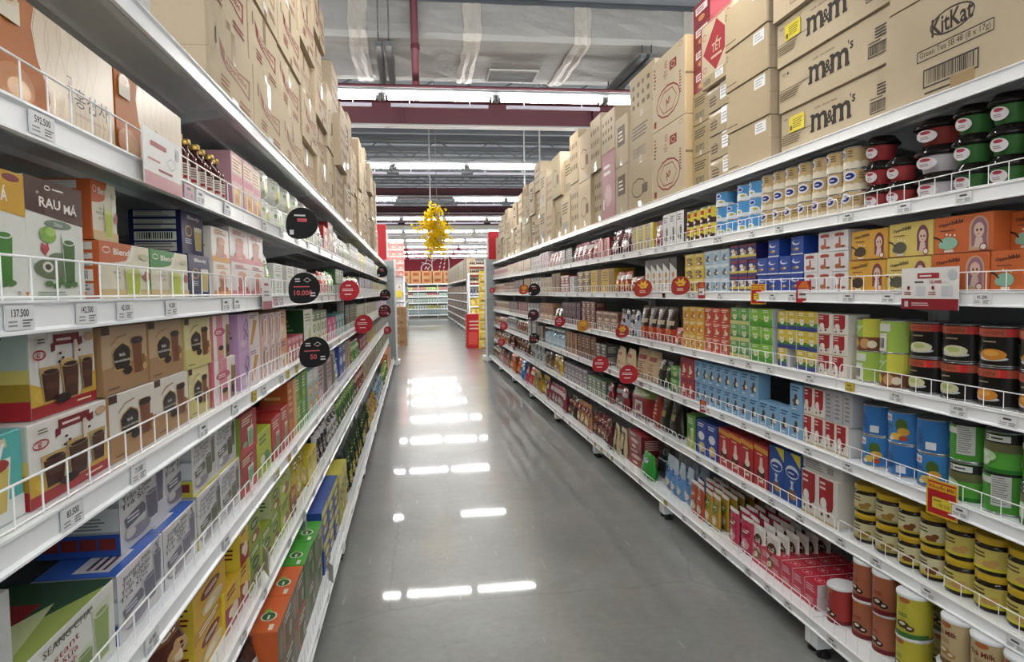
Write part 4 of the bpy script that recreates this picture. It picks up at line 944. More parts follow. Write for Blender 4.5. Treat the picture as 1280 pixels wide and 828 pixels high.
def sachet(w, h, t, c1, c2, pic, s=0, gloss=.18, name='sachet'):
    A = Art().rect(0, h*.9, w, h, 'e9e6e4').ell(w*.5, h*.62, w*.36, h*.16, (c2, .2)).fine(w*.22, h*.56, w*.78, h*.68, 2, 'f1e6da', s).ell(w*.5, h*.28, w*.3, h*.14, (pic, .2)).ell(w*.42, h*.26, w*.14, h*.07, 'efe6d2').rect(0, 0, w, h*.06, (c2, .2))
    return pouch(w, h, t, (c1, gloss, 0, 30., .06, .15), A, name, seed=s)
def bagd(w, h, t, c1, c2, pic='b98a4a', s=0, gloss=.22, label=None, seal=None, name='bag', crinkle=.003):
    A = Art().rect(w*.02, h*.62, w*.98, h*.82, (c2, gloss)).fine(w*.18, h*.66, w*.82, h*.79, 2, label or 'efe6d6', s).ell(w*.5, h*.34, w*.32, h*.18, (pic, gloss)).ell(w*.4, h*.3, w*.16, h*.08, 'e6d6b4').fine(w*.2, h*.06, w*.8, h*.14, 1, c2, s+3)
    return pouch(w, h, t, (c1, gloss, 0, 42., .15, .2), A, name, seed=s, seal=seal, crinkle=crinkle)

# ================================================================== cartons on the top tier
TL, TR = 'on the left top shelf', 'on the right top shelf'
def cart_cols(side, cols, zs):
    pass
# left: rows of brown cartons with the dark red flag emblem
ya = 2.205; P1 = b_kraftlogo(.588, .272)
near = [('front', .588), ('b', .59), ('c', .66), ('d', .60), ('e', .60)]
y = ya; zz = surf('L', 1)+.001
LX = front('L', 1)-.005
for k, (nm, wd) in enumerate(near):
    P = b_kraftlogo(wd-.006, .272)
    tops = (4, 4, 4, 5, 5)[k]
    for r in range(tops):
        pr = P[(k+r) % 2] if r > 1 else P[1 if r == 0 else 0]
        place('L', pr, y+.003, LX-rnd.uniform(0, .006)-(.012*(r % 2) if k < 3 else .03*((r+k) % 2)), zz+r*.2725, rnd.uniform(-.006, .006),
              label='brown flag emblem carton, %s, %s stack from the camera' % (('bottom one', 'second one up', 'third one up', 'fourth one up', 'top one')[r], ORD[k]), cat='carton', group='flag emblem cartons on the left')
    y += wd
MIXL = [(.42, .46, 2, 0), (.5, .40, 3, 1), (.36, .34, 3, 2), (.46, .52, 2, 3), (.40, .38, 3, 0), (.55, .44, 2, 1), (.38, .55, 2, 2), (.44, .36, 3, 1), (.5, .5, 2, 0), (.42, .42, 3, 3), (.48, .38, 3, 2), (.4, .46, 2, 1), (.52, .36, 3, 0), (.45, .5, 2, 2), (.4, .4, 3, 1), (.5, .44, 2, 3), (.45, .38, 3, 0), (.42, .48, 2, 1), (.5, .4, 2, 2), (.4, .36, 3, 1), (.5, .5, 2, 0), (.5, .36, 3, 2), (.45, .4, 2, 1)]
k = 0
while y < 12.3:
    wd, hh, nr, st = MIXL[k % len(MIXL)]
    tone = ('c4b08f', 'bba788', 'cdb998', 'bfaa8a')[k % 4]
    P = b_shipB(wd-.008, hh-.001, s=st, tone=tone, mark=('6a5a46', '8a4a40', '6a5a46')[k % 3])
    for r in range(nr):
        place('L', P, y+.004, LX+rnd.uniform(-.02, .012)+(.035 if (k+r) % 5 == 2 else 0), zz+r*hh, rnd.uniform(-.01, .01),
              label='brown carton on left top shelf, %s level, %s stack past flag cartons' % (('bottom', 'second', 'third')[r], ordw(k)), cat='carton', group='mixed cartons on the left top shelf')
    y += wd; k += 1

# right top tier, from the camera end
RX = front('R', 1)+.005; zr = surf('R', 1)+.001
def put(p, yn, z, label, cat='carton', group='cartons on the right top shelf', dx=0, jit=0, side='R'):
    return place(side, p, yn, (RX+dx) if side == 'R' else (LX-dx), z, jit, label=label, cat=cat, group=group)
K = b_kitkat(.80, .365)
put(K, 1.715, zr, 'large brown KitKat carton, the lower of two at the camera end of the shelf')
put(b_shipB(.78, .34, s=2, tone='c9b698'), 1.72, zr+.366, 'large brown carton on top of the lower chocolate wafer carton')
for r in range(3):
    put(b_mm(.85, .218, yellow=r != 1), 2.525, zr+r*.2195, "long brown m&m's carton, %s of three" % ('lowest, yellow sticker', 'middle, without sticker', 'highest, yellow sticker')[r], dx=.05-.012*r)
put(b_shipB(.84, .21, s=2, tone='c9b698'), 2.53, zr+3*.2195, 'pale brown carton with barcode, topmost above the candy cartons')
put(b_plainbox(.49, .228), 3.39, zr, 'plain brown carton with white sticker, bottom of four beside the candy cartons')
for r in (1, 2, 3): put(b_plainbox(.49, .228, s=r), 3.39, zr+r*.229, 'plain brown carton with white sticker, %s of four beside the candy cartons' % ('second', 'third', 'topmost')[r-1], dx=-.006*r)
for r in range(4): put(b_flatbox(.33, .142), 3.89, zr+r*.143, 'flattish tape-wrapped carton with white label, %s of four' % ('bottom', 'second from below', 'third from below', 'topmost')[r], dx=.05-.006*r, jit=rnd.uniform(-.02, .02))
put(b_tet(.46, .34), 3.87, zr+.60+.05, 'brown carton with red diamond printed TẾT', dx=.03)
put(b_flatbox(.36, .075), 3.88, zr+.573, 'thin brown carton squeezed under the diamond printed carton')
for r in range(3): put(b_shipB(.27, .205, s=2, tone='ab966e', mark='4f4a34'), 4.225, zr+r*.206, 'narrow olive-brown carton beside the tape-wrapped ones, %s of three' % ('lowest', 'middle', 'highest')[r], dx=.045)
for r in range(4): put(b_redgift(.26, .14), 4.24, zr+.619+r*.141, 'glossy dark red gift carton, %s of four stacked' % ('lowest', 'second', 'third', 'top')[r], group='dark red gift cartons', dx=.055)
for r in range(2): put(b_tetan(.645, .51), 4.505, zr+r*.511, 'tall brown carton printed TẾT AN in red, %s of two' % ('lower', 'upper')[r])
for r in range(3): put(b_shipB(.60, .36, s=(0, 2, 1)[r], tone='b9a684'), 5.16, zr+r*.361, 'brown carton in clear wrap beyond the TẾT AN cartons, %s of three' % ('lowest', 'middle', 'top')[r], dx=.01*r)
for r in range(2): put(b_shipB(.36, .42, s=3, tone='c0ad8f'), 5.77, zr+r*.421, 'narrow brown carton between wrapped and red cartons, %s' % ('lower', 'upper')[r])
rb_ = carton(.45, .62, .34, Art().fine(.08, .4, .37, .52, 2, 'd9c0bc').ell(.22, .22, .12, .1, ('a8484e', .4)).rect(.05, .1, .09, .2, 'd9c0bc'), ('96323c', .5), CARD, CARD, name='shipping_carton', ch=.004)
put(rb_, 6.14, zr, 'tall dark red carton standing on the right top shelf')
put(b_shipB(.45, .36, s=1, tone='c7b394'), 6.14, zr+.621, 'brown carton resting on the tall dark red carton')
MIXR = [(.42, .52, 2, 1), (.52, .5, 2, 0), (.44, .55, 2, 1), (.5, .46, 2, 2), (.55, .52, 2, 0), (.42, .44, 2, 1), (.5, .5, 2, 2), (.46, .40, 3, 1), (.4, .5, 2, 3), (.52, .42, 2, 0), (.38, .36, 3, 2), (.5, .5, 2, 1), (.45, .46, 2, 3), (.4, .42, 2, 0), (.5, .36, 2, 1), (.44, .48, 2, 2), (.52, .44, 2, 1), (.4, .4, 2, 3), (.5, .52, 1, 0), (.45, .44, 2, 1)]
y = 6.60; k = 0
while y < YE['R']-.35:
    wd, hh, nr, st = MIXR[k % len(MIXR)]
    P = b_shipB(wd-.008, hh-.001, s=st, tone=('bfaa8a', 'c7b394', 'b8a484', 'c4b08f', 'b0a07c')[k % 5], mark=('6a5a46', '8a5a46', '6a5a46', '5a5a3a')[k % 4])
    for r in range(nr):
        put(P, y+.004, zr+r*hh, 'brown carton on right top shelf, %s level, %s stack past the red one' % (('bottom', 'second', 'third')[r], ordw(k)), group='mixed cartons on the right top shelf', dx=rnd.uniform(0, .02)+(.0 if (k+r) % 4 else .03), jit=rnd.uniform(-.01, .01))
    y += wd; k += 1
red2 = b_shipB(.4, .34, s=3, tone='a03a42', mark='d9c0b0')

wb = carton(.45, .3, .3, Art().rect(.1, .05, .4, .2, 'd8d8d4'), ('d0cdc6', .6), name='shipping_carton', ch=.004)
place('L', wb, yat(190, -.58, 2.2)-.45, -.58, surf('L', 1)+.001, label='pale grey carton alone at the camera end of the left top shelf', cat='carton')

# ================================================================== left shelves, second tier down to the deck
def runy(side, lv, ya, yb, n, rows, h, build, desc, cat, group, **k):
    """same as run() but with the two ends given in metres along the aisle"""
    X = front(side, lv) if k.get('x') is None else k['x']; Z = surf(side, lv) if k.get('z') is None else k['z']
    def u_of(y):
        v = Vector((X, y, Z-EYE)); return 640 + F_PX*v.dot(RIGHT)/v.dot(FWD)
    return run(side, lv, u_of(ya), u_of(yb), n, rows, h, build, desc, cat, group, **k)
G2 = 'ginseng tea gift boxes'
runy('L', 2, 1.088, 1.498, 1, 1, .172, b_ginseng, 'brown and cream box lettered 홍삼차, nearest on the left', 'box', G2)
runy('L', 2, 1.502, 1.912, 1, 1, .172, b_ginseng, 'brown and cream box lettered 홍삼차, beside the syrup bottles', 'box', G2)
runy('L', 2, .68, 1.084, 1, 1, .172, b_ginseng, 'brown and cream box lettered 홍삼차, cut off by the left picture edge', 'box', G2)
runy('L', 2, 1.93, 2.36, 6, 1, .145, lambda w, h: b_bottle(w-.004, h), 'dark red syrup bottle with gold cap on upper left shelf', 'bottle', 'dark red syrup bottles', gap=.004)
runy('L', 2, 2.40, 2.86, 3, 1, .19, b_pink, 'pink drink box with yellow fruit behind the bottles', 'box', 'pink fruit boxes')
run('L', 2, 328, 396, 6, 2, .235, b_whitegreen, 'glossy white and green tea bag pack past pink boxes', 'bag', 'white green packs', rowdx=.008)
Lf = lambda lv, u0, u1, n, rows, h, b, desc, cat='packet', g=None, **k: run('L', lv, u0, u1, n, rows, h, b, desc, cat, g or desc + 's', **k)
R_ = lambda lv, u0, u1, n, rows, h, b, desc, cat='packet', g=None, **k: run('R', lv, u0, u1, n, rows, h, b, desc, cat, g or desc + 's', **k)
def RB(base, band, accent, pic, seed=0, style=0, name='box', d=.12, side=None, gloss=.4):
    return lambda w, h: rich(name, w, h, d, base, band, accent, pic, side=side, seed=seed, style=style, gloss=gloss)
def BG(c1, c2, pic='b98a4a', s=0, t=.07, gloss=.22, seal=None, label=None, crinkle=.003):
    return lambda w, h: [bagd(w, h, t, c1, c2, pic, s+i, gloss, seal=seal, label=label, crinkle=crinkle) for i in (0, 1)]
Lf(2, 397, 405, 1, 1, .20, BG('d9d6cf', '7a6a5a', '4a3a30'), 'white and brown bag beside the red box, left upper shelf', 'bag')
Lf(2, 405, 411, 1, 1, .17, RB('b02a2c', None, 'f0d6c0', 'c9a04a', 2), 'red box on the left upper shelf', 'box')
Lf(2, 411, 417, 1, 1, .22, RB('7c1c24', None, 'e9c9a0', 'a8343c', 3), 'dark red tall box on the left upper shelf', 'box')
Lf(2, 417, 428, 2, 1, .21, BG('dedddb', 'a9a9a5', '6f6f6a', 2, gloss=.12), 'silvery white pouch on the left upper shelf', 'bag')
Lf(2, 428, 438, 3, 1, .18, BG('d6dccb', '6f9a4a', 'a8b04a', 4), 'white and green pouch on the left upper shelf', 'bag')
Lf(2, 438, 448, 4, 1, .19, RB('e2e0da', '3a4238', '5a5a52', '7a7a50', 5), 'white box with dark top on the left upper shelf', 'box')
Lf(2, 448, 458, 4, 1, .17, RB('c9b93c', None, '5a6a2a', '8a9a3a', 6, 1), 'yellow green box on the left upper shelf', 'box')
Lf(2, 458, 468, 6, 1, .19, RB('d8d9dc', '4a6a9a', '3a4a7a', '9ab0c8', 7), 'white and blue box on the left upper shelf', 'box')
Lf(2, 468, 484, 14, 1, .17, RB('cfc48a', None, '6a7a3a', 'a89a4a', 8, 2), 'pale yellow box far along the left upper shelf', 'box')
# third tier
runy('L', 3, .955, 1.152, 1, 1, .186, lambda w, h: b_raw('Á', 'd9a62a', '4f8a3e', '8fc07a', w, h), 'white box with yellow top and Á, left edge', 'box', 'herb powder boxes')
runy('L', 3, 1.156, 1.348, 1, 1, .190, lambda w, h: b_raw('RAU MÁ', '4a2a2a', '4c6f40', '6a7a5a', w, h), 'white box with dark brown top lettered RAU MÁ', 'box', 'herb powder boxes')
runy('L', 3, 1.392, 1.640, 1, 1, .108, lambda w, h: b_blendy('c8622e', 'b6c83c', w, h), 'orange Blendy box with green drink, lower shelf row', 'box', 'Blendy boxes'.replace('Blendy', 'drink mix'))
runy('L', 3, 1.645, 1.912, 1, 1, .108, lambda w, h: b_blendy('2e8a3c', 'b6c83c', w, h), 'green Blendy box beside the orange one', 'box', 'drink mix boxes')
runy('L', 3, 1.398, 1.508, 1, 1, .112, lambda w, h: b_blendy('c8622e', 'b6c83c', w, h, d=.24), 'orange box turned end-on atop the orange Blendy box', 'box', 'drink mix boxes', z=surf('L', 3)+.1092, x=front('L', 3)-.01)
runy('L', 3, 1.920, 2.118, 1, 1, .112, lambda w, h: b_blendy('23285a', 'c7b257', w, h), 'navy Blendy box, lower of two', 'box', 'navy drink mix boxes')
runy('L', 3, 1.950, 2.140, 1, 1, .116, lambda w, h: b_blendy('23285a', 'c7b257', w, h, d=.13), 'navy Blendy box, upper of two', 'box', 'navy drink mix boxes', z=surf('L', 3)+.113, x=front('L', 3)-.02)
runy('L', 3, 2.146, 2.345, 1, 2, .205, lambda w, h: b_whitepink('ece3d8', 'b06a3a', w, h, band='e3a04a', ac='c98a3a'), 'white and orange iced tea box', 'box', 'orange iced tea boxes')
runy('L', 3, 2.352, 2.86, 2, 2, .222, lambda w, h: b_whitepink('ebe4e2', 'c9766a', w, h), 'white box with pink band and peach drink', 'box', 'peach drink boxes')
Lf(3, 333.5, 343, 1, 1, .17, BG('cdd6bf', '5f8a3c', '8fae4a', 3), 'green and white pouch beside the white cartons', 'bag')
Lf(3, 344, 393, 4, 2, .135, RB('e6e6e2', None, '9a9a94', 'b9c0a8', 4, 2, side='dcdcd8'), 'small white carton with green stripe', 'box', 'small white cartons', skip=((3, 1),))
Lf(3, 393, 403, 2, 1, .13, BG('e0d6cf', 'c23c3a', 'd2423c', 5), 'white bag with red strawberries print', 'bag')
Lf(3, 403, 412, 2, 1, .15, BG('c63a34', 'e6dfd4', 'd8544a', 6), 'red bag with white band on left middle shelf', 'bag')
Lf(3, 412, 420, 2, 1, .16, BG('6cae4a', 'e2ecd4', '3f7a34', 7), 'light green bag on left middle shelf', 'bag')
Lf(3, 420, 430, 4, 1, .19, RB('3f6a42', None, 'd6e0c8', '7aa05a', 8, 2), 'dark green slim box on left middle shelf', 'box')
Lf(3, 430, 440, 3, 1, .15, BG('8f8f8a', 'd6d6cf', '5f5f5a', 9), 'grey pouch on left middle shelf', 'bag')
Lf(3, 440, 450, 4, 1, .17, BG('b8a43a', '7a2a34', 'd6c65a', 3), 'yellow bag with maroon band on left middle shelf', 'bag')
Lf(3, 450, 466, 9, 1, .18, RB('9b9ca4', '6a5f6a', 'dcdce2', 'b9b0bc', 10, 2), 'grey box on left middle shelf', 'box')
Lf(3, 466, 484, 14, 1, .17, RB('c8bd7a', '8a8a4a', '6a6a3a', 'b0a04a', 11, 0), 'yellow olive box far along left middle shelf', 'box')
# fourth tier
z4 = surf('L', 4)
runy('L', 4, 1.118, 1.396, 1, 1, .128, b_milktea, 'white box with three bubble tea cups, lower one', 'box', 'bubble tea boxes')
runy('L', 4, 1.160, 1.386, 1, 1, .136, lambda w, h: b_milktea(w, h, .26), 'white box with three bubble tea cups, upper one', 'box', 'bubble tea boxes', z=z4+.1285, x=front('L', 4)-.008)
runy('L', 4, .96, 1.114, 1, 1, .128, lambda w, h: b_teal(w, h), 'turquoise box with a layered drink at the left edge', 'box', 'turquoise drink boxes')
TT = [('d8cdb8', 'b08f66'), ('b39066', 'b08f66')]
runy('L', 4, 1.400, 1.884, 2, 1, .130, lambda w, h: b_badge('b08a60', 'e3ddd2', w, h), 'white and tan milk tea box with black badge, lower row', 'box', 'tan milk tea boxes')
runy('L', 4, 1.392, 1.856, 2, 1, .130, lambda w, h: b_badge('a8845c', 'c2a684', w, h), 'tan milk tea box with black badge, upper row', 'box', 'tan milk tea boxes', z=z4+.131)
runy('L', 4, 1.888, 2.070, 1, 1, .128, lambda w, h: b_badge('cfc47e', 'd9d09a', w, h), 'pale yellow milk tea box with black badge, lower', 'box', 'yellow milk tea boxes')
runy('L', 4, 1.860, 2.080, 1, 1, .130, lambda w, h: b_badge('cfc47e', 'd9d09a', w, h), 'pale yellow milk tea box with black badge, upper', 'box', 'yellow milk tea boxes', z=z4+.129)
runy('L', 4, 2.075, 2.350, 1, 1, .128, b_pinktea, 'white and pink striped tea box, lower', 'box', 'pink striped tea boxes')
runy('L', 4, 2.084, 2.300, 1, 1, .130, b_pinktea, 'white and pink striped tea box, upper', 'box', 'pink striped tea boxes', z=z4+.129)
runy('L', 4, 2.42, 2.74, 1, 2, .255, lambda w, h: b_lilac(w, h), 'lilac box with purple script at the shelf joint', 'box', 'lilac boxes')
Lf(4, 329, 353, 3, 2, .245, lambda w, h: b_lilac(w, h, base='dcb9a8', pic='c98a4e'), 'pink and peach box with blue script', 'box', 'peach pink boxes')
Lf(4, 353, 361, 1, 2, .25, RB('d99e78', None, '5a4a8a', 'e0c09a', 2, 3), 'peach orange box with script', 'box', 'orange peach boxes')
Lf(4, 361, 380, 4, 1, .115, RB('b04a58', 'c8707c', 'efd6d0', 'e0b0a0', 3), 'dusky red box behind the wire fence', 'box')
Lf(4, 381, 392, 1, 1, .235, RB('e2e3d6', None, '6a8a4a', 'b9c080', 4, 1, side='1f4a26', d=.3), 'white fronted dark green box, left fourth shelf', 'box')
Lf(4, 392, 410, 4, 1, .215, RB('dfe0d4', '5a7a4a', '7a9a4a', 'c2b46a', 5, 0, side='1f4a26'), 'whitish green box beyond the round black sign', 'box')
Lf(4, 411, 421, 2, 1, .15, RB('c94a86', None, 'f2e6ea', 'e6dada', 6, 1), 'bright pink box on left fourth shelf', 'box')
Lf(4, 421, 432, 3, 1, .16, RB('4f9a9c', None, 'eef4f2', 'e2e8e6', 7, 1), 'teal box on left fourth shelf', 'box')
Lf(4, 432, 446, 5, 1, .22, RB('3c4038', '6a6f5a', 'b9b99a', '7a7a5a', 8, 2), 'dark grey green box on left fourth shelf', 'box')
Lf(4, 446, 458, 5, 1, .2, RB('7a8a6a', 'cfd0c2', 'e6e6da', 'a8b07a', 9, 2), 'grey green box on left fourth shelf', 'box')
Lf(4, 458, 470, 7, 1, .19, RB('d0cbb4', None, '7a7a6a', 'a8a88a', 10, 2), 'cream box far along left fourth shelf', 'box')
Lf(4, 470, 484, 12, 1, .18, RB('b5a0b8', None, 'e6dce8', 'c98a9a', 11, 2), 'lilac box far along left fourth shelf', 'box')
# fifth tier
z5 = surf('L', 5)
runy('L', 5, 1.07, 1.400, 1, 1, .138, b_sencha, 'open-looking green SEANG CHA milk tea box lying low', 'box', 'green milk tea boxes', x=front('L', 5)-.0)
runy('L', 5, .845, 1.062, 1, 1, .262, lambda w, h: rich('box', w, h, .2, 'd9d8d4', 'c9cbc8', '3a3a3a', 'e0e0dc', seed=4, style=2), 'tall white carton at the lower left picture edge', 'box', 'tall white carton')
runy('L', 5, 1.03, 1.38, 1, 1, .15, lambda w, h: b_sencha(w, h, .2), 'green SEANG CHA milk tea box standing farther back', 'box', 'green milk tea boxes', x=front('L', 5)-.28)
run('L', 5, 152, 250, 2, 1, .138, b_coffee, 'white coffee milk tea box with blue top, lower row', 'box', 'blue coffee boxes')
run('L', 5, 152, 250, 2, 1, .160, lambda w, h: b_coffee(w, h, .16), 'white coffee milk tea box with blue side, upper row', 'box', 'blue coffee boxes', z=z5+.139, x=front('L', 5)-.035)
run('L', 5, 250, 303, 2, 2, .290, lambda w, h: b_coffee(w, h, .15, '5c604a', 'c9bf3a', 'd0c840'), 'white milk tea box with olive and yellow edge', 'box', 'olive coffee boxes', rowdx=.01)
Lf(5, 303, 323, 1, 2, .27, RB('a32c34', 'c23a3c', 'dfe6c8', '6fae7a', 1, 1, side='7a9a2c'), 'dark red coffee box beside the olive ones', 'box')
Lf(5, 323, 341, 1, 1, .16, RB('b6c42c', 'a8b824', '3a6a3a', '4f8a5a', 2, 3), 'lime green box among the red ones', 'box')
Lf(5, 342, 353, 1, 1, .17, RB('b5322e', None, 'e6e0c8', '5f9a6a', 3, 1), 'red box beside the lime green one', 'box')
Lf(5, 324, 350, 2, 1, .245, RB('8a2a24', 'a83c2c', 'e0b08a', 'b8583a', 4, 0, d=.1), 'dark red box standing behind lime and red boxes', 'box', x=front('L', 5)-.16)
Lf(5, 353, 362, 1, 1, .18, RB('b83c38', None, 'e8dcc4', '8fae7a', 5, 1), 'red and white box, left fifth shelf', 'box')
Lf(5, 362, 372, 1, 1, .27, RB('b8602c', None, 'e0b06a', 'c98a3a', 6, 2), 'orange brown tall box, left fifth shelf', 'box')
Lf(5, 372, 386, 2, 2, .27, RB('6a9c2c', '4f8a24', 'dfe8c4', '8fbf4a', 7, 2), 'green box with leaf print, left fifth shelf', 'box', 'green leaf boxes')
Lf(5, 386, 399, 2, 1, .25, RB('9fc0c0', 'cfd8d2', 'd8903a', 'd29a3a', 8, 0), 'pale blue and orange box, left fifth shelf', 'box')
Lf(5, 399, 419, 2, 1, .24, RB('bf9aa8', None, '4a5a3a', 'd8c0c8', 9, 2, d=.2), 'dusty pink box with green window, left fifth shelf', 'box')
Lf(5, 419, 425, 1, 1, .25, BG('dfe2e6', '7a9ac8', '9ab0d0', 2), 'white and blue pouch, left fifth shelf', 'bag')
Lf(5, 425, 433, 2, 1, .27, RB('2f4f9c', None, 'dfe6f2', '5a7ac8', 10, 0), 'deep blue box, left fifth shelf', 'box')
Lf(5, 433, 439, 2, 1, .26, RB('b89a6a', None, '6a4a2a', 'd8c08a', 11, 2), 'tan box, left fifth shelf', 'box')
Lf(5, 439, 451, 5, 1, .2, BG('3f7a3a', 'a8c88a', '6fa84a', 12), 'green bag below the round red sign', 'bag')
Lf(5, 451, 460, 5, 1, .18, RB('7a2c44', None, 'd8b0bc', 'a85a6a', 12, 0), 'maroon box, left fifth shelf', 'box')
Lf(5, 460, 470, 6, 1, .2, RB('c8b03a', '6a6a4a', '5a4a2a', 'e0cc6a', 13, 0), 'yellow box far along left fifth shelf', 'box')
Lf(5, 470, 484, 12, 1, .2, RB('a8a89c', '7a7a84', 'e0e0d8', 'b8b0a0', 14, 2), 'grey box far along left fifth shelf', 'box')
# sixth tier
z6 = surf('L', 6)
Lf(6, 170, 247, 2, 2, .25, lambda w, h: [bagd(w, h, .1, '5c3026', '8a5a3a', 'c9a070', s, .25) for s in (1, 2)], 'dark brown coffee bag with cup print', 'bag', 'brown coffee bags')
Lf(6, 247, 285, 1, 2, .26, lambda w, h: rich('box', w, h, .08, 'dcae24', 'c9951c', '7a2420', 'd8c8a0', seed=3, style=0, side='e6c83a'), 'golden yellow box with red print', 'box', 'golden yellow boxes', x=front('L', 6)-.01)
Lf(6, 285, 303, 1, 1, .13, lambda w, h: rich('box', w, h, .08, 'e0b828', 'a8352c', '7a2420', 'e6dcc0', seed=5, style=3, side='ecd23c'), 'yellow box with red label, nearer lower one', 'box')
Lf(6, 303, 314, 1, 2, .27, lambda w, h: rich('box', w, h, .08, 'e0b828', 'a8352c', '7a2420', 'e6dcc0', seed=6, style=3, side='ecd23c'), 'yellow box with red label and pale side', 'box', 'yellow red label boxes')
Lf(6, 314, 352, 3, 2, .275, RB('9aac2c', '7a9c28', '33602c', '8a5a2c', 7, 0, side='c9cfa0'), 'lime green cereal box', 'box', 'lime cereal boxes', skip=((1, 1),))
Lf(6, 352, 364, 1, 2, .27, RB('a3b432', 'b8c84a', '33602c', '9a6a3c', 8, 3), 'lime box next to the brown packet', 'box', 'lime boxes by brown packet')
Lf(6, 364, 371, 1, 1, .12, RB('9c5424', None, 'e6c08a', '6a3018', 9, 3), 'orange brown packet, left sixth shelf', 'box')
Lf(6, 366, 386, 3, 1, .25, BG('c4b24a', 'a8963a', 'd8cc8a', 2, t=.08), 'cream yellow cereal bag behind the fence', 'bag')
Lf(6, 386, 397, 2, 1, .16, RB('ddc832', None, '8a6a24', 'e8dc8a', 10, 3), 'bright yellow box on left sixth shelf', 'box')
Lf(6, 397, 412, 4, 1, .24, BG('2c2c30', 'c9c9cc', '8a8a8e', 4, gloss=.15), 'black and silver coffee bag, left sixth shelf', 'bag')
Lf(6, 412, 424, 4, 1, .22, BG('cfd0d2', '4a4a50', '7a7a80', 5, gloss=.15), 'silver white coffee bag, left sixth shelf', 'bag')
Lf(6, 424, 446, 9, 1, .24, BG('3c7a34', '7ab04a', '2c5a2a', 6), 'leaf green tea bag, left sixth shelf', 'bag')
Lf(6, 446, 456, 6, 1, .22, BG('7a2f3a', 'c9a08a', 'a85a4a', 7), 'maroon bag, left sixth shelf', 'bag')
Lf(6, 456, 468, 8, 1, .22, RB('b8a684', None, '5a4a34', '8a7a4a', 11, 2), 'tan box, left sixth shelf', 'box')
Lf(6, 468, 484, 14, 1, .22, RB('4a5a3c', None, 'b8b88a', '8a8a5a', 12, 2), 'dark olive box far along left sixth shelf', 'box')
# deck
XL7 = -.478; z7 = surf('L', 7)
runy('L', 7, 1.70, 2.385, 3, 1, .30, lambda w, h: [bagd(w, h, .1, '3a3434', 'dedcd8', 'd8a84a', s, .12, label='3a3434') for s in (1, 2)], 'black and white shiny coffee bag on the deck', 'bag', 'black white coffee bags', x=XL7-.03, depth=2)
def mart(c, s): return lambda w, h: carton(w, h, .095, Art().rect(0, 0, w, h, ('6f6a5a', .4)).ell(w*.2, h*.5, w*.13, h*.34, ('8a8272', .4)).ell(w*.62, h*.4, w*.22, h*.3, ('4f5a3f', .4)).rect(w*.38, h*.1, w*.46, h*.9, (c, .4)).fine(w*.5, h*.66, w*.95, h*.92, 2, 'e6e0d2', s).ell(w*.85, h*.3, w*.1, h*.2, ('b0a890', .4)), (c, .35), (c, .35), (c, .3),
    At=Art().ell(w*.42, .05, w*.13, .028, 'efe9dc').ell(w*.42, .05, w*.11, .022, ('2c6a34', .4)).fine(w*.34, .042, w*.5, .058, 1, 'efe9dc').ell(w*.57, .058, w*.05, .012, ('8ac04a', .4)).rect(w*.05, .02, w*.2, .035, 'efe9dc'), name='box')
runy('L', 7, 2.40, 2.985, 2, 2, .29, mart('dc6a34', 1), 'orange topped noodle box on the left deck', 'box', 'orange noodle boxes', x=XL7, d=None)
runy('L', 7, 2.99, 3.57, 2, 2, .29, mart('4faa3c', 2), 'green topped noodle box on the left deck', 'box', 'green noodle boxes', x=XL7)
runy('L', 7, 3.59, 4.35, 3, 2, .32, RB('2c4f9a', 'd8cc2c', 'e8dc4a', 'b8a82c', 3, 0, side='2c4f9a', d=.1), 'blue and yellow box on the left deck', 'box', 'blue yellow deck boxes', x=XL7, depth=1)
runy('L', 7, 3.60, 4.85, 5, 1, .34, RB('d6cc2e', 'e2da4a', '4a5a24', 'a8a82c', 4, 0, d=.1), 'yellow box behind the blue ones on the left deck', 'box', 'yellow deck boxes', x=XL7-.12)
runy('L', 7, 4.37, 4.86, 3, 1, .30, RB('c8bf34', 'd8d04a', '4a5a24', 'a8a82c', 6, 0, d=.1), 'yellow box at the front of the left deck', 'box', 'yellow deck front boxes', x=XL7)
runy('L', 7, 4.90, 7.3, 16, 1, .33, lambda w, h: [bagd(w, h, .09, '16301c', '1f4426', c, s, .25, label='9ab04a') for s, c in ((1, 'c9b83c'), (2, '2a5a30'), (3, '1f4426'))], 'dark green tea bag with yellow spot on the deck', 'bag', 'dark green tea bags', x=XL7, jit=.15)
runy('L', 7, 7.35, 8.6, 9, 1, .26, BG('b8962c', '8a6a1c', 'd9bf5a', 3, gloss=.12), 'gold foil bag on the left deck', 'bag', 'gold foil bags', x=XL7, jit=.2)
runy('L', 7, 8.65, 10.6, 12, 1, .26, BG('9fc4d6', '3c7aa8', 'dce8ee', 4, gloss=.12), 'silvery blue bag on the left deck', 'bag', 'silver blue bags', x=XL7, jit=.2)
runy('L', 7, 10.7, 12.4, 10, 1, .26, BG('6fae3c', 'c9dc7a', '3f7a2c', 5), 'fresh green bag on the left deck', 'bag', 'fresh green bags', x=XL7, jit=.2)
runy('L', 7, 12.6, 14.6, 9, 4, .34, RB('d07a34', 'e6dccb', 'e9e0d0', 'b8552c', 6, 2), 'orange and white box stacked at the far left deck', 'box', 'orange white deck boxes', x=XL7)

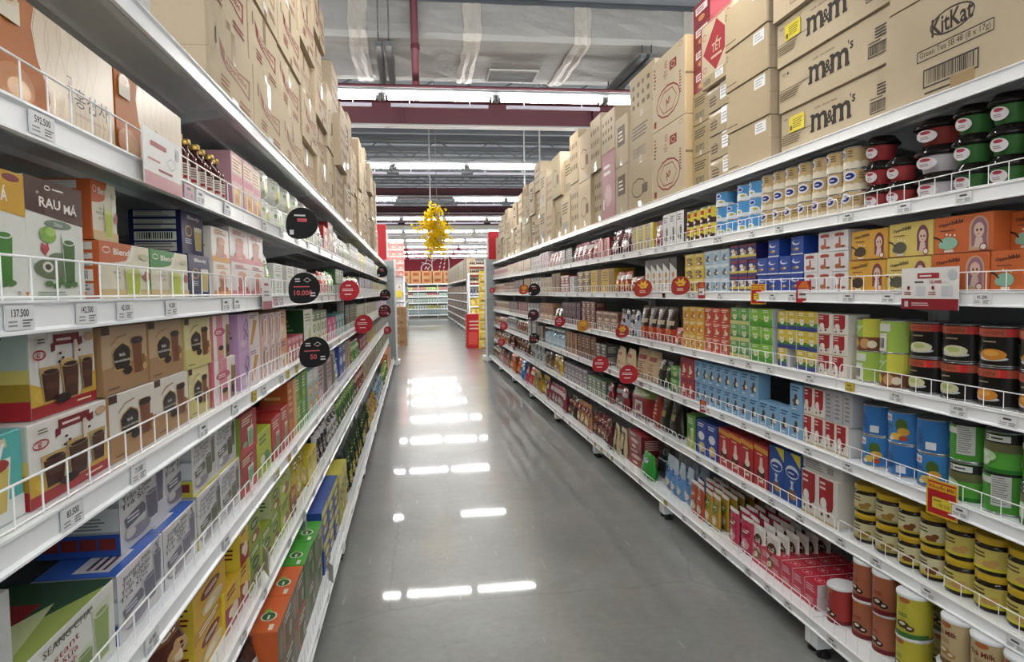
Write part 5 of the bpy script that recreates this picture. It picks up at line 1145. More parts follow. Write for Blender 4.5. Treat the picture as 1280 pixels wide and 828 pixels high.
# ================================================================== right shelves
zR = lambda lv: surf('R', lv)
R_(2, 1262, 1325, 1, 3, .285, lambda w, h: b_jar_cup('c8735a', w, h), 'salmon dessert cup with dome lid at right edge', 'dessert cup', 'salmon dessert cups')
R_(2, 1174, 1262, 2, 3, .288, lambda w, h: b_jar_cup('3c6f38', w, h), 'green dessert cup with dark dome lid', 'dessert cup', 'green dessert cups')
R_(2, 1124, 1174, 1, 2, .19, lambda w, h: b_jar_cup('d6cfd2', w, h), 'whitish dessert cup with dark dome lid', 'dessert cup', 'white dessert cups')
R_(2, 1124, 1174, 1, 1, .095, lambda w, h: b_jar_cup('8f3a34', w, h), 'red dessert cup resting on the whitish ones', 'dessert cup', 'red dessert cups', z=zR(2)+.191)
R_(2, 1096, 1124, 1, 2, .18, lambda w, h: b_jar_cup('a33a3c', w, h), 'red dessert cup, short stack beside the white ones', 'dessert cup', 'red dessert cups')
R_(2, 1069, 1096, 1, 3, .285, lambda w, h: b_jar_cup('a8383c', w, h), 'red dessert cup, tall stack beside cream tins', 'dessert cup', 'red dessert cups')
R_(2, 946, 1067, 7, 3, .272, lambda w, h: b_creamtin('cdb07c', w, h), 'cream condensed milk tin with blue oval', 'tin', 'cream condensed milk tins')
R_(2, 890, 945, 4, 3, .262, b_bluetin, 'light blue condensed milk tin', 'tin', 'light blue milk tins', skip=((2, 2),))
R_(2, 855, 889, 4, 2, .20, b_yellowcan, 'yellow can with brown base beside light blue tins', 'can', 'yellow cans')
R_(2, 828, 854, 3, 1, .225, RB('e0e0de', None, '4a4a4a', '5a5a58', 1, 1, side='55504c'), 'white box with black script on right upper shelf', 'box')
R_(2, 816, 828, 1, 1, .2, BG('b0888c', 'd6c6c8', '8a3a44', 2, gloss=.12), 'pinkish silver pouch on right upper shelf', 'bag')
R_(2, 790, 816, 3, 1, .2, RB('9a8f84', None, 'd8c43a', 'b8a88a', 3, 2, side='c4a83a'), 'silver and yellow box on right upper shelf', 'box')
R_(2, 763, 788, 2, 1, .22, BG('52182a', '8a4a5a', 'd6ccd0', 4, gloss=.1), 'shiny crimson bag on right upper shelf', 'bag')
R_(2, 747, 762, 2, 1, .18, RB('a82430', None, 'e0a0a0', '8a1a24', 5, 2, side='7c1a22'), 'bright red box on right upper shelf', 'box')
R_(2, 733, 747, 2, 1, .2, BG('7c2430', 'd8c8c8', 'a85a5a', 6, gloss=.12), 'crimson and white bag on right upper shelf', 'bag')
R_(2, 716, 733, 3, 1, .2, BG('a8646c', 'e2d6d6', '6a2a34', 7, gloss=.12), 'rosy silver bag on right upper shelf', 'bag')
R_(2, 702, 715, 3, 1, .18, RB('4a4440', '8a8078', 'd0c8c0', '6a6058', 8, 2), 'dark grey box on right upper shelf', 'box')
R_(2, 686, 702, 4, 1, .19, BG('d9c4c4', 'b0606a', 'a84a54', 9, gloss=.15), 'pale pink bag on right upper shelf', 'bag')
R_(2, 675, 686, 4, 1, .22, RB('e2e2e4', None, 'a84a54', 'c8c8d0', 10, 2), 'tall white box on right upper shelf', 'box')
R_(2, 664, 675, 5, 1, .2, RB('d8d4d2', None, '9a5a5a', 'b8a8a8', 11, 0), 'white box with grey print on right upper shelf', 'box')
R_(2, 648, 663, 9, 1, .2, RB('c0a07c', None, 'e6d6ba', '9a6a4a', 12, 2), 'tan box far along right upper shelf', 'box')
R_(2, 634, 648, 12, 1, .19, RB('cbb598', 'b88a6a', '8a4a34', 'd8c8a8', 13, 0), 'beige box far along right upper shelf', 'box')
R_(2, 615, 634, 24, 1, .18, RB('c28a84', 'd8c8b8', 'a8343c', 'e0d0c0', 14, 0), 'pinkish red box far along right upper shelf', 'box')
# third tier
R_(3, 1237, 1312, 1, 1, .126, lambda w, h: b_doll('cf6a34', w, h, arch='c8a888'), 'orange doll print box, bottom row at the right edge', 'box', 'orange doll boxes')
R_(3, 1164, 1236, 1, 1, .126, lambda w, h: b_doll('cf6a34', w, h, arch='c8a888'), 'orange doll print box, bottom row behind white sign', 'box', 'orange doll boxes')
R_(3, 1107, 1163, 1, 1, .126, lambda w, h: b_doll('dcc46a', w, h, rock='5a5a4a', girl='7a4450'), 'pale yellow doll print box, bottom row', 'box', 'pale yellow doll boxes')
R_(3, 1060, 1106, 1, 1, .126, lambda w, h: b_doll('dca63a', w, h, rock='4a3a2c', girl='7a3a4a'), 'amber doll print box, bottom row', 'box', 'amber doll boxes')
R_(3, 1166, 1240, 1, 1, .126, lambda w, h: b_doll('cf6a34', w, h, arch='c8a888'), 'orange doll print box, top row', 'box', 'orange doll boxes', z=zR(3)+.127)
R_(3, 1110, 1165, 1, 1, .126, lambda w, h: b_doll('dcc46a', w, h, rock='5a5a4a', girl='7a4450'), 'pale yellow doll print box, top row', 'box', 'pale yellow doll boxes', z=zR(3)+.127)
R_(3, 1064, 1109, 1, 1, .118, lambda w, h: b_doll('dca63a', w, h, rock='4a3a2c', girl='7a3a4a'), 'amber doll print box, top row', 'box', 'amber doll boxes', z=zR(3)+.127)
R_(3, 1262, 1335, 1, 1, .12, lambda w, h: b_doll('cf6a34', w, h, arch='c8a888'), 'orange doll print box, top row set back at right edge', 'box', 'orange doll boxes', z=zR(3)+.127, x=front('R', 3)+.06)
R_(3, 1004, 1059, 3, 3, .262, b_whitered, 'white box with red brown figure', 'box', 'white red boxes', skip=((2, 2),))
R_(3, 946, 1003, 4, 3, .262, b_bluebox, 'royal blue box with white swoosh', 'box', 'royal blue boxes', skip=((1, 2), (3, 2)))
R_(3, 912, 945, 3, 3, .262, b_navyyel, 'navy and yellow snack box', 'box', 'navy yellow boxes')
R_(3, 880, 911, 3, 3, .25, lambda w, h: b_figure('a4c3d8', '5a4a3a', w, h, top='c9dbe6'), 'pale blue drink carton, right third shelf', 'carton', 'pale blue cartons third shelf')
R_(3, 856, 879, 2, 3, .245, RB('d6b83a', 'e2cc5a', '5a4a2a', '7a5a2c', 1, 0), 'yellow box beside the pale blue cartons', 'box', 'yellow boxes third shelf')
def slantbox(w, h):
    A = Art().poly([(0, 0), (w, 0), (w, h*.62), (0, h*.86)], ('e6e6e2', .35)).ell(w*.5, h*.5, w*.18, h*.09, ('d08a3a', .4)).ell(w*.55, h*.3, w*.2, h*.08, ('d0923a', .4)).fine(w*.3, h*.08, w*.7, h*.16, 1, 'b0803a')
    return carton(w, h, .12, A, ('3c3634', .4), ('3c3634', .4), ('3c3634', .4))
R_(3, 806, 845, 5, 1, .245, slantbox, 'dark box with slanted white front, right third shelf', 'box', 'slanted white boxes')
R_(3, 786, 800, 2, 1, .13, BG('8a2a24', 'd8c8b8', 'd8b06a', 2, gloss=.12), 'dark red snack bag beside the slanted white boxes', 'bag')
R_(3, 768, 786, 3, 1, .18, BG('a83c2c', 'e6ddd0', 'e0b04a', 3, gloss=.15), 'red and white pointed bag, right third shelf', 'bag')
R_(3, 738, 767, 2, 1, .22, RB('d2a92c', None, '8a6a1c', 'c29a24', 4, 2, side='b8941f', d=.2), 'large plain yellow box, right third shelf', 'box')
R_(3, 722, 737, 2, 3, .22, RB('6f5a44', 'c0a468', 'e0cc8a', '8a6a4a', 5, 0), 'small brown and gold box, right third shelf', 'box', 'brown gold boxes')
R_(3, 712, 721, 1, 2, .18, RB('dcdcda', None, '7a7a7a', 'b8b8b4', 6, 2), 'white box with grey print, right third shelf', 'box', 'white boxes third shelf')
R_(3, 701, 711, 2, 2, .2, RB('9c2f30', 'e0d6d0', 'efe6dc', 'd8b8a8', 7, 0), 'red and white box, right third shelf', 'box', 'red white boxes third shelf')
R_(3, 690, 700, 2, 1, .24, RB('9a6a3a', None, '5a3018', 'b88a4a', 8, 2), 'orange brown tall box, right third shelf', 'box')
R_(3, 676, 689, 4, 1, .2, RB('c9b898', None, '7a5a4a', 'a88a6a', 9, 0), 'cream box, right third shelf', 'box')
R_(3, 664, 675, 3, 1, .22, RB('d6d2cc', '2c2a28', '4a4a48', '8a8a84', 10, 0), 'white box with black band, right third shelf', 'box')
R_(3, 655, 663, 3, 1, .22, RB('b0823c', None, '6a4a24', 'd0a85a', 11, 2), 'ochre box, right third shelf', 'box')
R_(3, 643, 654, 6, 1, .21, RB('3f3b3a', '7a7472', 'b8b0a8', '5a5450', 12, 2), 'charcoal box, right third shelf', 'box')
R_(3, 630, 643, 11, 1, .19, RB('7a4a3c', None, 'c8a88a', '9a6a4a', 13, 0), 'brown box far along right third shelf', 'box')
R_(3, 615, 630, 20, 1, .18, RB('c08a6a', 'cfc0a8', '8a4a3a', 'd8b88a', 14, 0), 'tan orange box far along right third shelf', 'box')
# fourth tier
R_(4, 1122, 1206, 2, 2, .258, lambda w, h: b_blackcan(w, h), 'black can of white fruit with orange band', 'can', 'black white-fruit cans')
R_(4, 1206, 1312, 2, 2, .258, lambda w, h: b_blackcan(w, h, fruit='d58a2a', tone='e6a84a'), 'black can of orange peaches with orange band', 'can', 'black peach cans')
R_(4, 1059, 1121, 2, 2, .258, b_lychee, 'light green fruit tin beside the black cans', 'tin', 'light green fruit tins')
R_(4, 1022, 1058, 2, 3, .27, lambda w, h: b_milk(w, h, .1), 'white milk carton with red blob, right fourth shelf', 'carton', 'white red cartons fourth shelf')
R_(4, 971, 1021, 4, 3, .275, lambda w, h: b_landscape('4f8a3a', 'd8c03c', '3c4a8a', 'e6e2d6', w, h), 'yellow, green and blue cow print carton', 'carton', 'cow print cartons', skip=((2, 0), ))
R_(4, 937, 965, 2, 3, .28, lambda w, h: b_landscape('5faa34', '8cc63c', '4f9a2c', 'e0e6c0', w, h), 'lime green drink carton', 'carton', 'lime drink cartons')
R_(4, 912, 936, 2, 3, .28, lambda w, h: b_landscape('3f8a44', '6fae5a', 'd0cc8a', 'e6dcc0', w, h), 'mid green drink carton', 'carton', 'mid green drink cartons')
R_(4, 880, 911, 3, 3, .27, lambda w, h: b_figure('c8442c', 'e6c0a0', w, h, top='d8643a'), 'orange red drink carton', 'carton', 'orange red drink cartons')
R_(4, 853, 879, 3, 3, .27, lambda w, h: b_figure('e0a82c', 'c8642c', w, h, top='e8c04a'), 'amber yellow drink carton', 'carton', 'amber drink cartons')
R_(4, 840, 852, 1, 1, .12, BG('a8382c', '7a2a20', 'c8684a', 1), 'small red bag beside the amber cartons', 'bag')
def brownred(w, h):
    A = Art().rect(0, 0, w, h*.4, ('b03a24', .3)).rect(w*.1, h*.5, w*.9, h*.62, 'b8a890').ell(w*.5, h*.3, w*.3, h*.1, ('d8742c', .3)).fine(w*.2, h*.06, w*.8, h*.2, 2, 'e6d2b0')
    return pouch(w, h, .09, ('3a2a24', .25, 0, 30., .05, .15), A, 'bag', seed=2, seal='5a4a40')
R_(4, 798, 840, 4, 1, .26, brownred, 'dark brown coffee bag with red base', 'bag', 'dark brown red coffee bags')
R_(4, 774, 797, 4, 1, .22, lambda w, h: [bagd(w, h, .07, c1, c2, 'c8c8d0', s, .1) for s, (c1, c2) in enumerate((('b8c0c8', '3c4a6a'), ('4a3a3a', 'b0a8a8')))], 'silver and dark foil coffee bag', 'bag', 'silver dark foil bags', jit=.25)
R_(4, 745, 772, 3, 2, .18, RB('9a7a68', 'c0a090', '5a2a24', 'd8c8b8', 1, 0, side='7a4a3c'), 'brown coffee box, low stack right fourth shelf', 'box', 'brown coffee boxes')
R_(4, 727, 744, 3, 4, .27, RB('6a3a34', '8a5a4a', 'd0b8a0', 'a86a4a', 2, 0), 'small maroon brown coffee box', 'box', 'small maroon coffee boxes')
R_(4, 703, 725, 5, 3, .25, RB('4a2c3a', '6a4a5a', 'b8a8b8', '8a5a5a', 3, 2), 'dark purple coffee box', 'box', 'dark purple coffee boxes')
R_(4, 692, 702, 2, 1, .17, BG('3a3c34', '7a7c5a', 'a8a87a', 4, gloss=.15), 'dark olive foil bag, right fourth shelf', 'bag')
R_(4, 675, 691, 3, 1, .22, RB('b88a6a', None, '7a3a2a', 'd8b08a', 5, 0), 'tan orange coffee box, right fourth shelf', 'box')
R_(4, 660, 674, 4, 1, .2, RB('a0a0a4', '6a6a70', 'e0e0e4', '8a8a90', 6, 0), 'silver grey box, right fourth shelf', 'box')
R_(4, 648, 659, 5, 1, .2, RB('6c2430', None, 'c89a9a', '8a3a44', 7, 2), 'maroon box, right fourth shelf', 'box')
R_(4, 636, 647, 9, 1, .2, RB('6a5458', '8a7478', 'c8b8b8', '7a6468', 8, 2), 'dusky brown box far along right fourth shelf', 'box')
R_(4, 615, 636, 24, 1, .19, RB('a8886a', 'c0a88a', '7a4a3a', 'd0b89a', 9, 0), 'tan box far along right fourth shelf', 'box')
# fifth tier
R_(5, 1172, 1312, 3, 2, .262, lambda w, h: b_greencan(w, h), 'large green fruit can with black N-D band', 'can', 'large green cans')
R_(5, 1066, 1171, 3, 2, .248, b_dole, 'blue Dole fruit tin'.replace('Dole ', ''), 'tin', 'blue fruit tins', skip=())
R_(5, 1003, 1060, 4, 2, .262, lambda w, h: b_milk(w, h, .1), 'white milk carton with red blob, right fifth shelf', 'carton', 'white red cartons fifth shelf', skip=((0, 1),))
R_(5, 1030, 1064, 3, 1, .14, lambda w, h: carton(w, h, .1, Art().fine(w*.2, h*.1, w*.8, h*.9, 6, '8a8a8c'), ('b9b9bc', .35), name='milk_carton'), 'grey carton turned sideways atop the milk cartons', 'carton', z=zR(5)+.1325)
R_(5, 868, 1002, 12, 2, .262, lambda w, h: b_figure('86b4d8', '4a3428', w, h), 'sky blue chocolate drink carton', 'carton', 'sky blue drink cartons', skip=((1, 1), (2, 1), (3, 1)))
R_(5, 850, 867, 2, 2, .262, lambda w, h: b_figure('b02a2c', 'e6d6c8', w, h), 'crimson chocolate drink carton', 'carton', 'crimson drink cartons')
R_(5, 838, 849, 1, 2, .18, lambda w, h: b_landscape('3c8a3a', '5faa4a', '2c6a2c', 'd8d0a0', w, h), 'green drink carton beside the crimson ones', 'carton', 'green drink cartons fifth shelf')
R_(5, 820, 837, 2, 1, .2, BG('2a2c28', '4a5a34', '3a4a2a', 1, t=.09), 'black coffee bag, right fifth shelf', 'bag')
def beige(s): return lambda w, h: pouch(w, h, .1, ('cdb692', .6, 0, 30., .06, .15), Art().rect(w*.2, h*.66, w*.8, h*.8, ('a03a30', .5)).fine(w*.2, h*.35, w*.8, h*.6, 4, '8a3a30', s).ell(w*.5, h*.2, w*.25, h*.1, ('a8845a', .5)), 'bag', seed=s)
R_(5, 792, 819, 2, 1, .245, beige(1), 'beige paper coffee bag with red print', 'bag', 'beige paper bags', jit=.08)
R_(5, 768, 791, 2, 1, .22, beige(2), 'beige paper coffee bag leaning behind red signs', 'bag', 'beige paper bags leaning', jit=.3)
R_(5, 745, 757, 2, 2, .2, RB('5a5a56', '8a8a80', 'c8c8b8', '7a7a60', 3, 0), 'grey green box stacked, right fifth shelf', 'box', 'grey green stacked boxes')
R_(5, 722, 744, 4, 1, .25, RB('5a3428', '8a5a3c', 'd8b88a', '9a5a3c', 4, 2), 'dark brown coffee box, right fifth shelf', 'box')
R_(5, 706, 721, 3, 1, .24, RB('7a4a34', None, 'c89a6a', '5a3424', 5, 2), 'chestnut brown box, right fifth shelf', 'box')
R_(5, 679, 705, 5, 1, .23, lambda w, h: bottle(w*.96, h, 'a9c6dc', ('e2e8ee', .3), ('c9dbe8', .35), neck=.55), 'pale blue bottle, right fifth shelf', 'bottle')
R_(5, 673, 678, 1, 1, .22, RB('6a5a54', None, 'b8a89a', '4a3a34', 6, 2), 'grey brown box, right fifth shelf', 'box')
R_(5, 660, 672, 2, 3, .30, RB('dededc', None, '5a5a5a', 'b0b0ac', 7, 2), 'white box with grey letters, right fifth shelf', 'box', 'white stacked boxes fifth shelf')
R_(5, 646, 659, 5, 1, .23, BG('6a2c28', '9a5a4a', 'b88a6a', 8, gloss=.15), 'maroon foil coffee bag, right fifth shelf', 'bag')
R_(5, 633, 645, 7, 1, .24, BG('8a8a8e', '3a3a40', 'c8c8cc', 9, gloss=.12), 'silver foil coffee bag, right fifth shelf', 'bag', jit=.2)
R_(5, 615, 633, 18, 1, .2, BG('a0604a', 'c8a88a', '7a3a2a', 10, gloss=.15), 'rusty brown bag far along right fifth shelf', 'bag')
# sixth tier
JT = 'spread jar with yellow lid'
R_(6, 1057, 1112, 2, 2, .238, lambda w, h: b_jar('cfc79a', 'a8a05a', w, h, txt=None, nut='9a7a34'), 'pale label almond ' + JT, 'jar', 'almond spread jars')
R_(6, 1112, 1168, 2, 2, .238, lambda w, h: b_jar('d9d2a8', 'c9b82c', w, h, txt='NUT BUTTER' if 0 else None, nut='7a4a24'), 'cream label hazelnut ' + JT, 'jar', 'hazelnut spread jars')
R_(6, 1168, 1288, 3, 2, .245, lambda w, h: b_jar('cfc060', 'd8d02c', w, h, txt=None, nut='c9a058'), 'yellow label peanut ' + JT, 'jar', 'peanut spread jars')
R_(6, 1288, 1340, 1, 2, .245, lambda w, h: b_jar('cfc060', 'd8d02c', w, h, txt=None, nut='c9a058'), 'yellow label jar cut by the right edge', 'jar', 'peanut spread jars')
R_(6, 1001, 1046, 2, 1, .205, lambda w, h: b_milk(w, h, .13), 'large white milk carton with red panel', 'carton', 'large milk cartons')
run('R', 6, 1001, 1052, 1, 1, .055, lambda w, h: carton(w, h, .11, Art().fine(w*.1, h*.1, w*.6, h*.9, 4, '8a8a88').rect(w*.65, h*.2, w*.8, h*.8, 'b0b0ae'), ('dddcd8', .35), name='milk_carton'), 'white carton lying on the large milk cartons', 'carton', 'lying milk carton', z=zR(6)+.2055, x=front('R', 6)+.015)
def digest(w, h):
    A = Art().ell(w*.5, h*.62, w*.4, h*.13, 'dfe4ee').ell(w*.5, h*.6, w*.36, h*.08, ('1f3f96', .35)).fine(w*.25, h*.57, w*.75, h*.63, 1, 'e6eaf2').poly([(w*.4, h), (w, h), (w, h*.74)], ('e0cc3a', .35)).ell(w*.5, h*.18, w*.32, h*.09, ('8a5a3c', .35)).ell(w*.6, h*.14, w*.2, h*.05, ('b88a5a', .35)).poly([(w*.38, h*.45), (w*.62, h*.45), (w*.54, h*.36), (w*.62, h*.28), (w*.38, h*.28), (w*.46, h*.36)], ('c9d2e0', .35))
    return carton(w, h, .07, A, ('24509c', .35))
R_(6, 960, 999, 2, 1, .25, digest, 'tall blue biscuit box with yellow corner', 'box', 'blue biscuit boxes')
def redstraw(w, h):
    A = Art().poly([(0, h*.86), (w, h*.8), (w, h*.92), (0, h*.97)], ('d8a03a', .35)).poly([(w*.35, h*.1), (w*.7, h*.1), (w*.62, h*.7), (w*.45, h*.7)], 'e8d8c4').ell(w*.5, h*.3, w*.28, h*.13, ('3a1a1c', .35)).ell(w*.55, h*.42, w*.2, h*.09, 'efe2d4').ell(w*.4, h*.2, w*.15, h*.07, ('c8742c', .35)).fine(w*.2, h*.74, w*.8, h*.8, 1, 'efd8b0')
    return carton(w, h, .16, A, ('b8242a', .3), ('9c1f26', .4), ('a82a30', .35))
R_(6, 897, 959, 4, 1, .225, redstraw, 'red cereal box with orange script', 'box', 'red cereal boxes')
R_(6, 870, 896, 2, 1, .215, RB('2c4aa0', None, 'e6ecf6', 'd8c07a', 3, 0, side='24387a', d=.2), 'blue cereal box beside the red ones', 'box')
R_(6, 858, 869, 1, 1, .22, RB('5a9a3a', 'b8c86a', 'e6ecd0', 'd8cc8a', 4, 1, side='2c5a2c', d=.2), 'green cereal box beside the blue ones', 'box')
R_(6, 860, 960, 6, 1, .24, RB('8a2a34', '5a7a3a', 'd8c8a8', '3a5a9a', 5, 0, d=.12), 'assorted cereal box in the second row behind', 'box', 'second row cereal boxes', x=front('R', 6)+.2)
def blackgold(w, h): return pouch(w, h, .11, ('24241f', .3, 0, 30., .05, .2), Art().rect(w*.38, h*.45, w*.66, h*.62, ('a8945a', .4)).ell(w*.5, h*.72, w*.1, h*.04, ('a8945a', .4)).rect(w*.2, h*.2, w*.8, h*.36, ('3a3c2c', .4)), 'bag', seed=4)
R_(6, 822, 845, 2, 1, .26, blackgold, 'large black coffee bag with gold label', 'bag', 'black gold coffee bags')
R_(6, 813, 821, 1, 1, .25, lambda w, h: pouch(w, h, .09, ('9c3424', .35, 0, 30., .05, .2), Art().text('RMCA' if 0 else 'CAFE', w*.5, h*.5, w*.4, 'e6cdb8', rot=PI/2, w=h*.5, bold=True) if 0 else Art().fine(w*.3, h*.15, w*.7, h*.85, 6, 'e6cdb8', 2), 'bag'), 'rust red upright bag beside the black ones', 'bag')
def redbig(w, h):
    A = Art().rect(0, h*.72, w, h*.95, ('6f8a3c', .3)).ell(w*.5, h*.82, w*.3, h*.06, ('a8b86a', .3)).rect(w*.36, h*.2, w*.66, h*.58, 'dfd8d0').rect(w*.41, h*.26, w*.61, h*.5, ('8a2a2c', .4)).fine(w*.42, h*.3, w*.6, h*.46, 2, 'dfd8d0')
    return pouch(w, h, .14, ('8f2428', .28, 0, 30., .06, .2), A, 'bag', seed=6, flat=.6)
R_(6, 784, 812, 1, 1, .26, redbig, 'big red bag with green top and white label', 'bag')
R_(6, 758, 783, 3, 1, .19, BG('8c2a30', 'a8a8ac', '6a6a70', 5, gloss=.15, t=.09), 'red bag with silver base, right sixth shelf', 'bag', jit=.25)
R_(6, 735, 757, 4, 2, .17, RB('6f8a6a', '8a9a8a', 'e6e6da', 'b8b8a0', 6, 0, side='5a5a5a'), 'grey green small box, right sixth shelf', 'box', 'grey green small boxes', )
R_(6, 705, 734, 6, 2, .2, RB('8a8490', 'a8a0a8', '5a4a5a', 'b8a8a0', 7, 0), 'grey purple small box, right sixth shelf', 'box', 'grey purple small boxes')
R_(6, 690, 704, 2, 1, .22, BG('c99f2c', 'e0c060', 'a8742c', 8, gloss=.15, t=.1), 'golden yellow bag, right sixth shelf', 'bag', jit=.2)
R_(6, 680, 689, 2, 1, .22, BG('7a5a44', '4a342a', 'a8886a', 9), 'brown bag, right sixth shelf', 'bag')
R_(6, 662, 679, 4, 1, .28, BG('c2c8cc', '8a9298', '3a3e44', 10, gloss=.25), 'white grey bag, right sixth shelf', 'bag', jit=.1)
R_(6, 635, 661, 9, 1, .24, BG('6a2c28', 'b88a6a', '3a1c18', 11, gloss=.12), 'maroon coffee bag, right sixth shelf', 'bag', jit=.3)
R_(6, 615, 634, 16, 1, .22, BG('8a4a3a', 'd0c0a8', 'c89a5a', 12, gloss=.15), 'brown and cream bag far along right sixth shelf', 'bag', jit=.2)
# deck
XR7 = 1.715; zd = zR(7)
runy('R', 7, 1.745, 2.13, 3, 1, .155, lambda w, h: b_canwhite('cdb88a', '7a5a2c', w, h, txt='Tea Milk' if 0 else 'Trà Milk', pic='b88a4a', accent='a8885a'), 'cream milk powder can with white lid, lower', 'can', 'cream milk powder cans', x=XR7)
runy('R', 7, 1.745, 2.13, 3, 1, .155, lambda w, h: b_canwhite('cdb88a', '7a5a2c', w, h, txt='Trà Milk', pic='b88a4a', accent='a8885a'), 'cream milk powder can with white lid, upper', 'can', 'cream milk powder cans', x=XR7+.01, z=zd+.157)
runy('R', 7, 2.21, 2.335, 1, 2, .31, lambda w, h: b_canwhite('c9c03c', '3f7a3a', w, h, pic='4a3a24', accent='5a8a3a'), 'yellow and green milk powder can, front stack', 'can', 'yellow green cans', x=XR7)
runy('R', 7, 2.10, 2.36, 2, 2, .30, lambda w, h: b_canwhite('b8b46a', '4a6a3a', w, h, pic='4a3a24', accent='6a7a3a'), 'olive green milk powder can in the second row', 'can', 'olive cans', x=XR7+.16)
runy('R', 7, 2.39, 2.64, 2, 2, .31, lambda w, h: b_canwhite('b06a4a', '7c2428', w, h, pic='2c1a1a'), 'red brown milk powder can with white lid', 'can', 'red brown cans', x=XR7+.03)
runy('R', 7, 2.645, 2.77, 1, 1, .155, lambda w, h: b_canwhite('a83a34', '7c2428', w, h, pic='2c1a1a'), 'single short red can at the deck joint', 'can', 'single red can', x=XR7)
runy('R', 7, 2.52, 2.76, 2, 2, .31, lambda w, h: b_canwhite('8a2c30', '5c1c20', w, h, pic='2c1a1a'), 'dark red can in the second row behind', 'can', 'dark red cans', x=XR7+.18)
# blocks of small red-topped cartons lying in rows
nT = 0
Pt = b_tray(.098, .056, .075)
for lay in range(2):
    for j in range(6):
        for q in range(5):
            if lay == 1 and q == 4: continue
            place('R', Pt, 2.80+j*.1 , XR7+.005+q*.077+(.0 if lay else 0), zd+.001+lay*.057, rnd.uniform(-.015, .015), label='small red topped carton, %s layer, %s, %s from near end' % (('lower', 'upper')[lay], ('front row', 'second row', 'third row', 'fourth row', 'back row')[q], ORD[j]), cat='carton', group='red topped cartons in a block')
# pouch packets in loose files
def file_of(ya, yb, n, depth, h, builders, desc, group, x0=XR7, dxx=.045, w=.12, lean=.1, tilt=0):
    for i in range(n):
        y = ya + (yb-ya)*(i+.0)/n
        P = builders[i % len(builders)]
        for q in range(depth):
            p = P[q % len(P)] if isinstance(P, list) else P
            place('R', p, y+rnd.uniform(-.01, .01), x0+q*dxx+rnd.uniform(0, .01), zd+.001, rnd.uniform(-lean, lean)-tilt, label='%s, %s file, %s from the front' % (desc, ORD[i], ORD[q]), cat='packet', group=group)
S1 = [sachet(.12, .20, .035, 'c03a5a', 'a82a48', 'd8a0a8', s, name='packet') for s in (1, 2)]
S2 = [sachet(.12, .20, .035, 'dcd6cf', '5a3a24', '8a6a3a', s, name='packet') for s in (3, 4)]
S3 = [sachet(.12, .21, .035, 'a84a34', 'b8582c', 'd8c8a8', s, name='packet') for s in (5, 6)]
S4 = [sachet(.12, .21, .035, 'b08a34', '6f8a2c', 'e0d0a0', s, name='packet') for s in (7, 8)]
file_of(3.42, 3.72, 2, 6, .2, [S1, S1], 'magenta bean drink packet standing', 'magenta packets', dxx=.05)
file_of(3.14, 3.44, 2, 6, .2, [S2, S2], 'white and dark brown packet standing', 'brown white packets', dxx=.05)
file_of(3.80, 4.00, 2, 6, .21, [S4, S4], 'green and gold packet standing', 'green gold packets', dxx=.05)
file_of(4.02, 4.24, 2, 6, .21, [S3, S3], 'rust and orange packet standing', 'rust packets', dxx=.05)
runy('R', 7, 4.30, 4.80, 4, 1, .245, lambda w, h: [pouch(w, h, .08, ('5f8cc0', .15, 0, 30., .05, .2), Art().rect(0, h*.6, w, h, ('a9b8c4', .15)).ell(w*.5, h*.25, w*.36, h*.12, 'd8d2c2').ell(w*.5, h*.62, w*.3, h*.1, ('2c4f96', .2)), 'bag', seed=s) for s in (1, 2)], 'silver and blue oat pouch on the deck', 'bag', 'silver blue pouches', x=XR7+.03, jit=.15, depth=2)
runy('R', 7, 4.92, 5.20, 1, 1, .19, lambda w, h: pouch(w, h, .09, ('2f9a34', .25, 0, 30., .05, .2), Art().ell(w*.5, h*.7, w*.17, h*.09, ('d8e0e8', .3)).ell(w*.5, h*.7, w*.14, h*.07, ('2c4f6a', .3)).fine(w*.35, h*.2, w*.7, h*.3, 1, 'dfeccb'), 'bag', seed=3), 'bright green bag leaning out over the deck edge', 'bag', 'bright green bag', x=XR7-.02, jit=.25)
runy('R', 7, 4.86, 5.16, 1, 1, .27, lambda w, h: pouch(w, h, .1, ('2c3034', .25, 0, 30., .05, .2), Art().ring(w*.6, h*.76, w*.14, h*.09, .006, '9aa0a8').rect(w*.1, h*.52, w*.8, h*.56, 'b8c0c8'), 'bag', seed=5), 'black bag with grey ring behind the green one', 'bag', 'black ring bag', x=XR7+.09)
runy('R', 7, 5.22, 5.60, 1, 2, .27, RB('8c2428', '7a1f24', 'd8b0a8', 'a03a34', 2, 0, side='6a1c20', d=.2), 'dark crimson box beside the green bag', 'box', 'dark crimson boxes', x=XR7+.02, jit=.06)
runy('R', 7, 5.64, 6.0, 2, 1, .25, lambda w, h: pouch(w, h, .07, ('c9b48a', .3, 0, 30., .05, .1), Art().rect(w*.12, h*.12, w*.88, h*.88, ('3a3028', .3)).rect(w*.2, h*.3, w*.8, h*.8, ('d8c8a0', .35)).ell(w*.5, h*.2, w*.2, h*.08, 'e6d8b8'), 'bag', seed=1), 'cream framed coffee bag leaning on the deck', 'bag', 'cream framed bags', x=XR7, jit=.45)
runy('R', 7, 6.02, 6.72, 5, 1, .24, BG('5c2c30', '8a4a44', '9a6a5a', 2, gloss=.15, t=.09), 'dark red coffee bag on the right deck', 'bag', 'dark red deck bags', x=XR7, jit=.35)
runy('R', 7, 6.75, 7.4, 4, 1, .25, BG('a8744a', '7a2a24', 'e0c8a0', 4, gloss=.12, t=.09), 'copper coffee bag on the right deck', 'bag', 'copper bags', x=XR7, jit=.3)
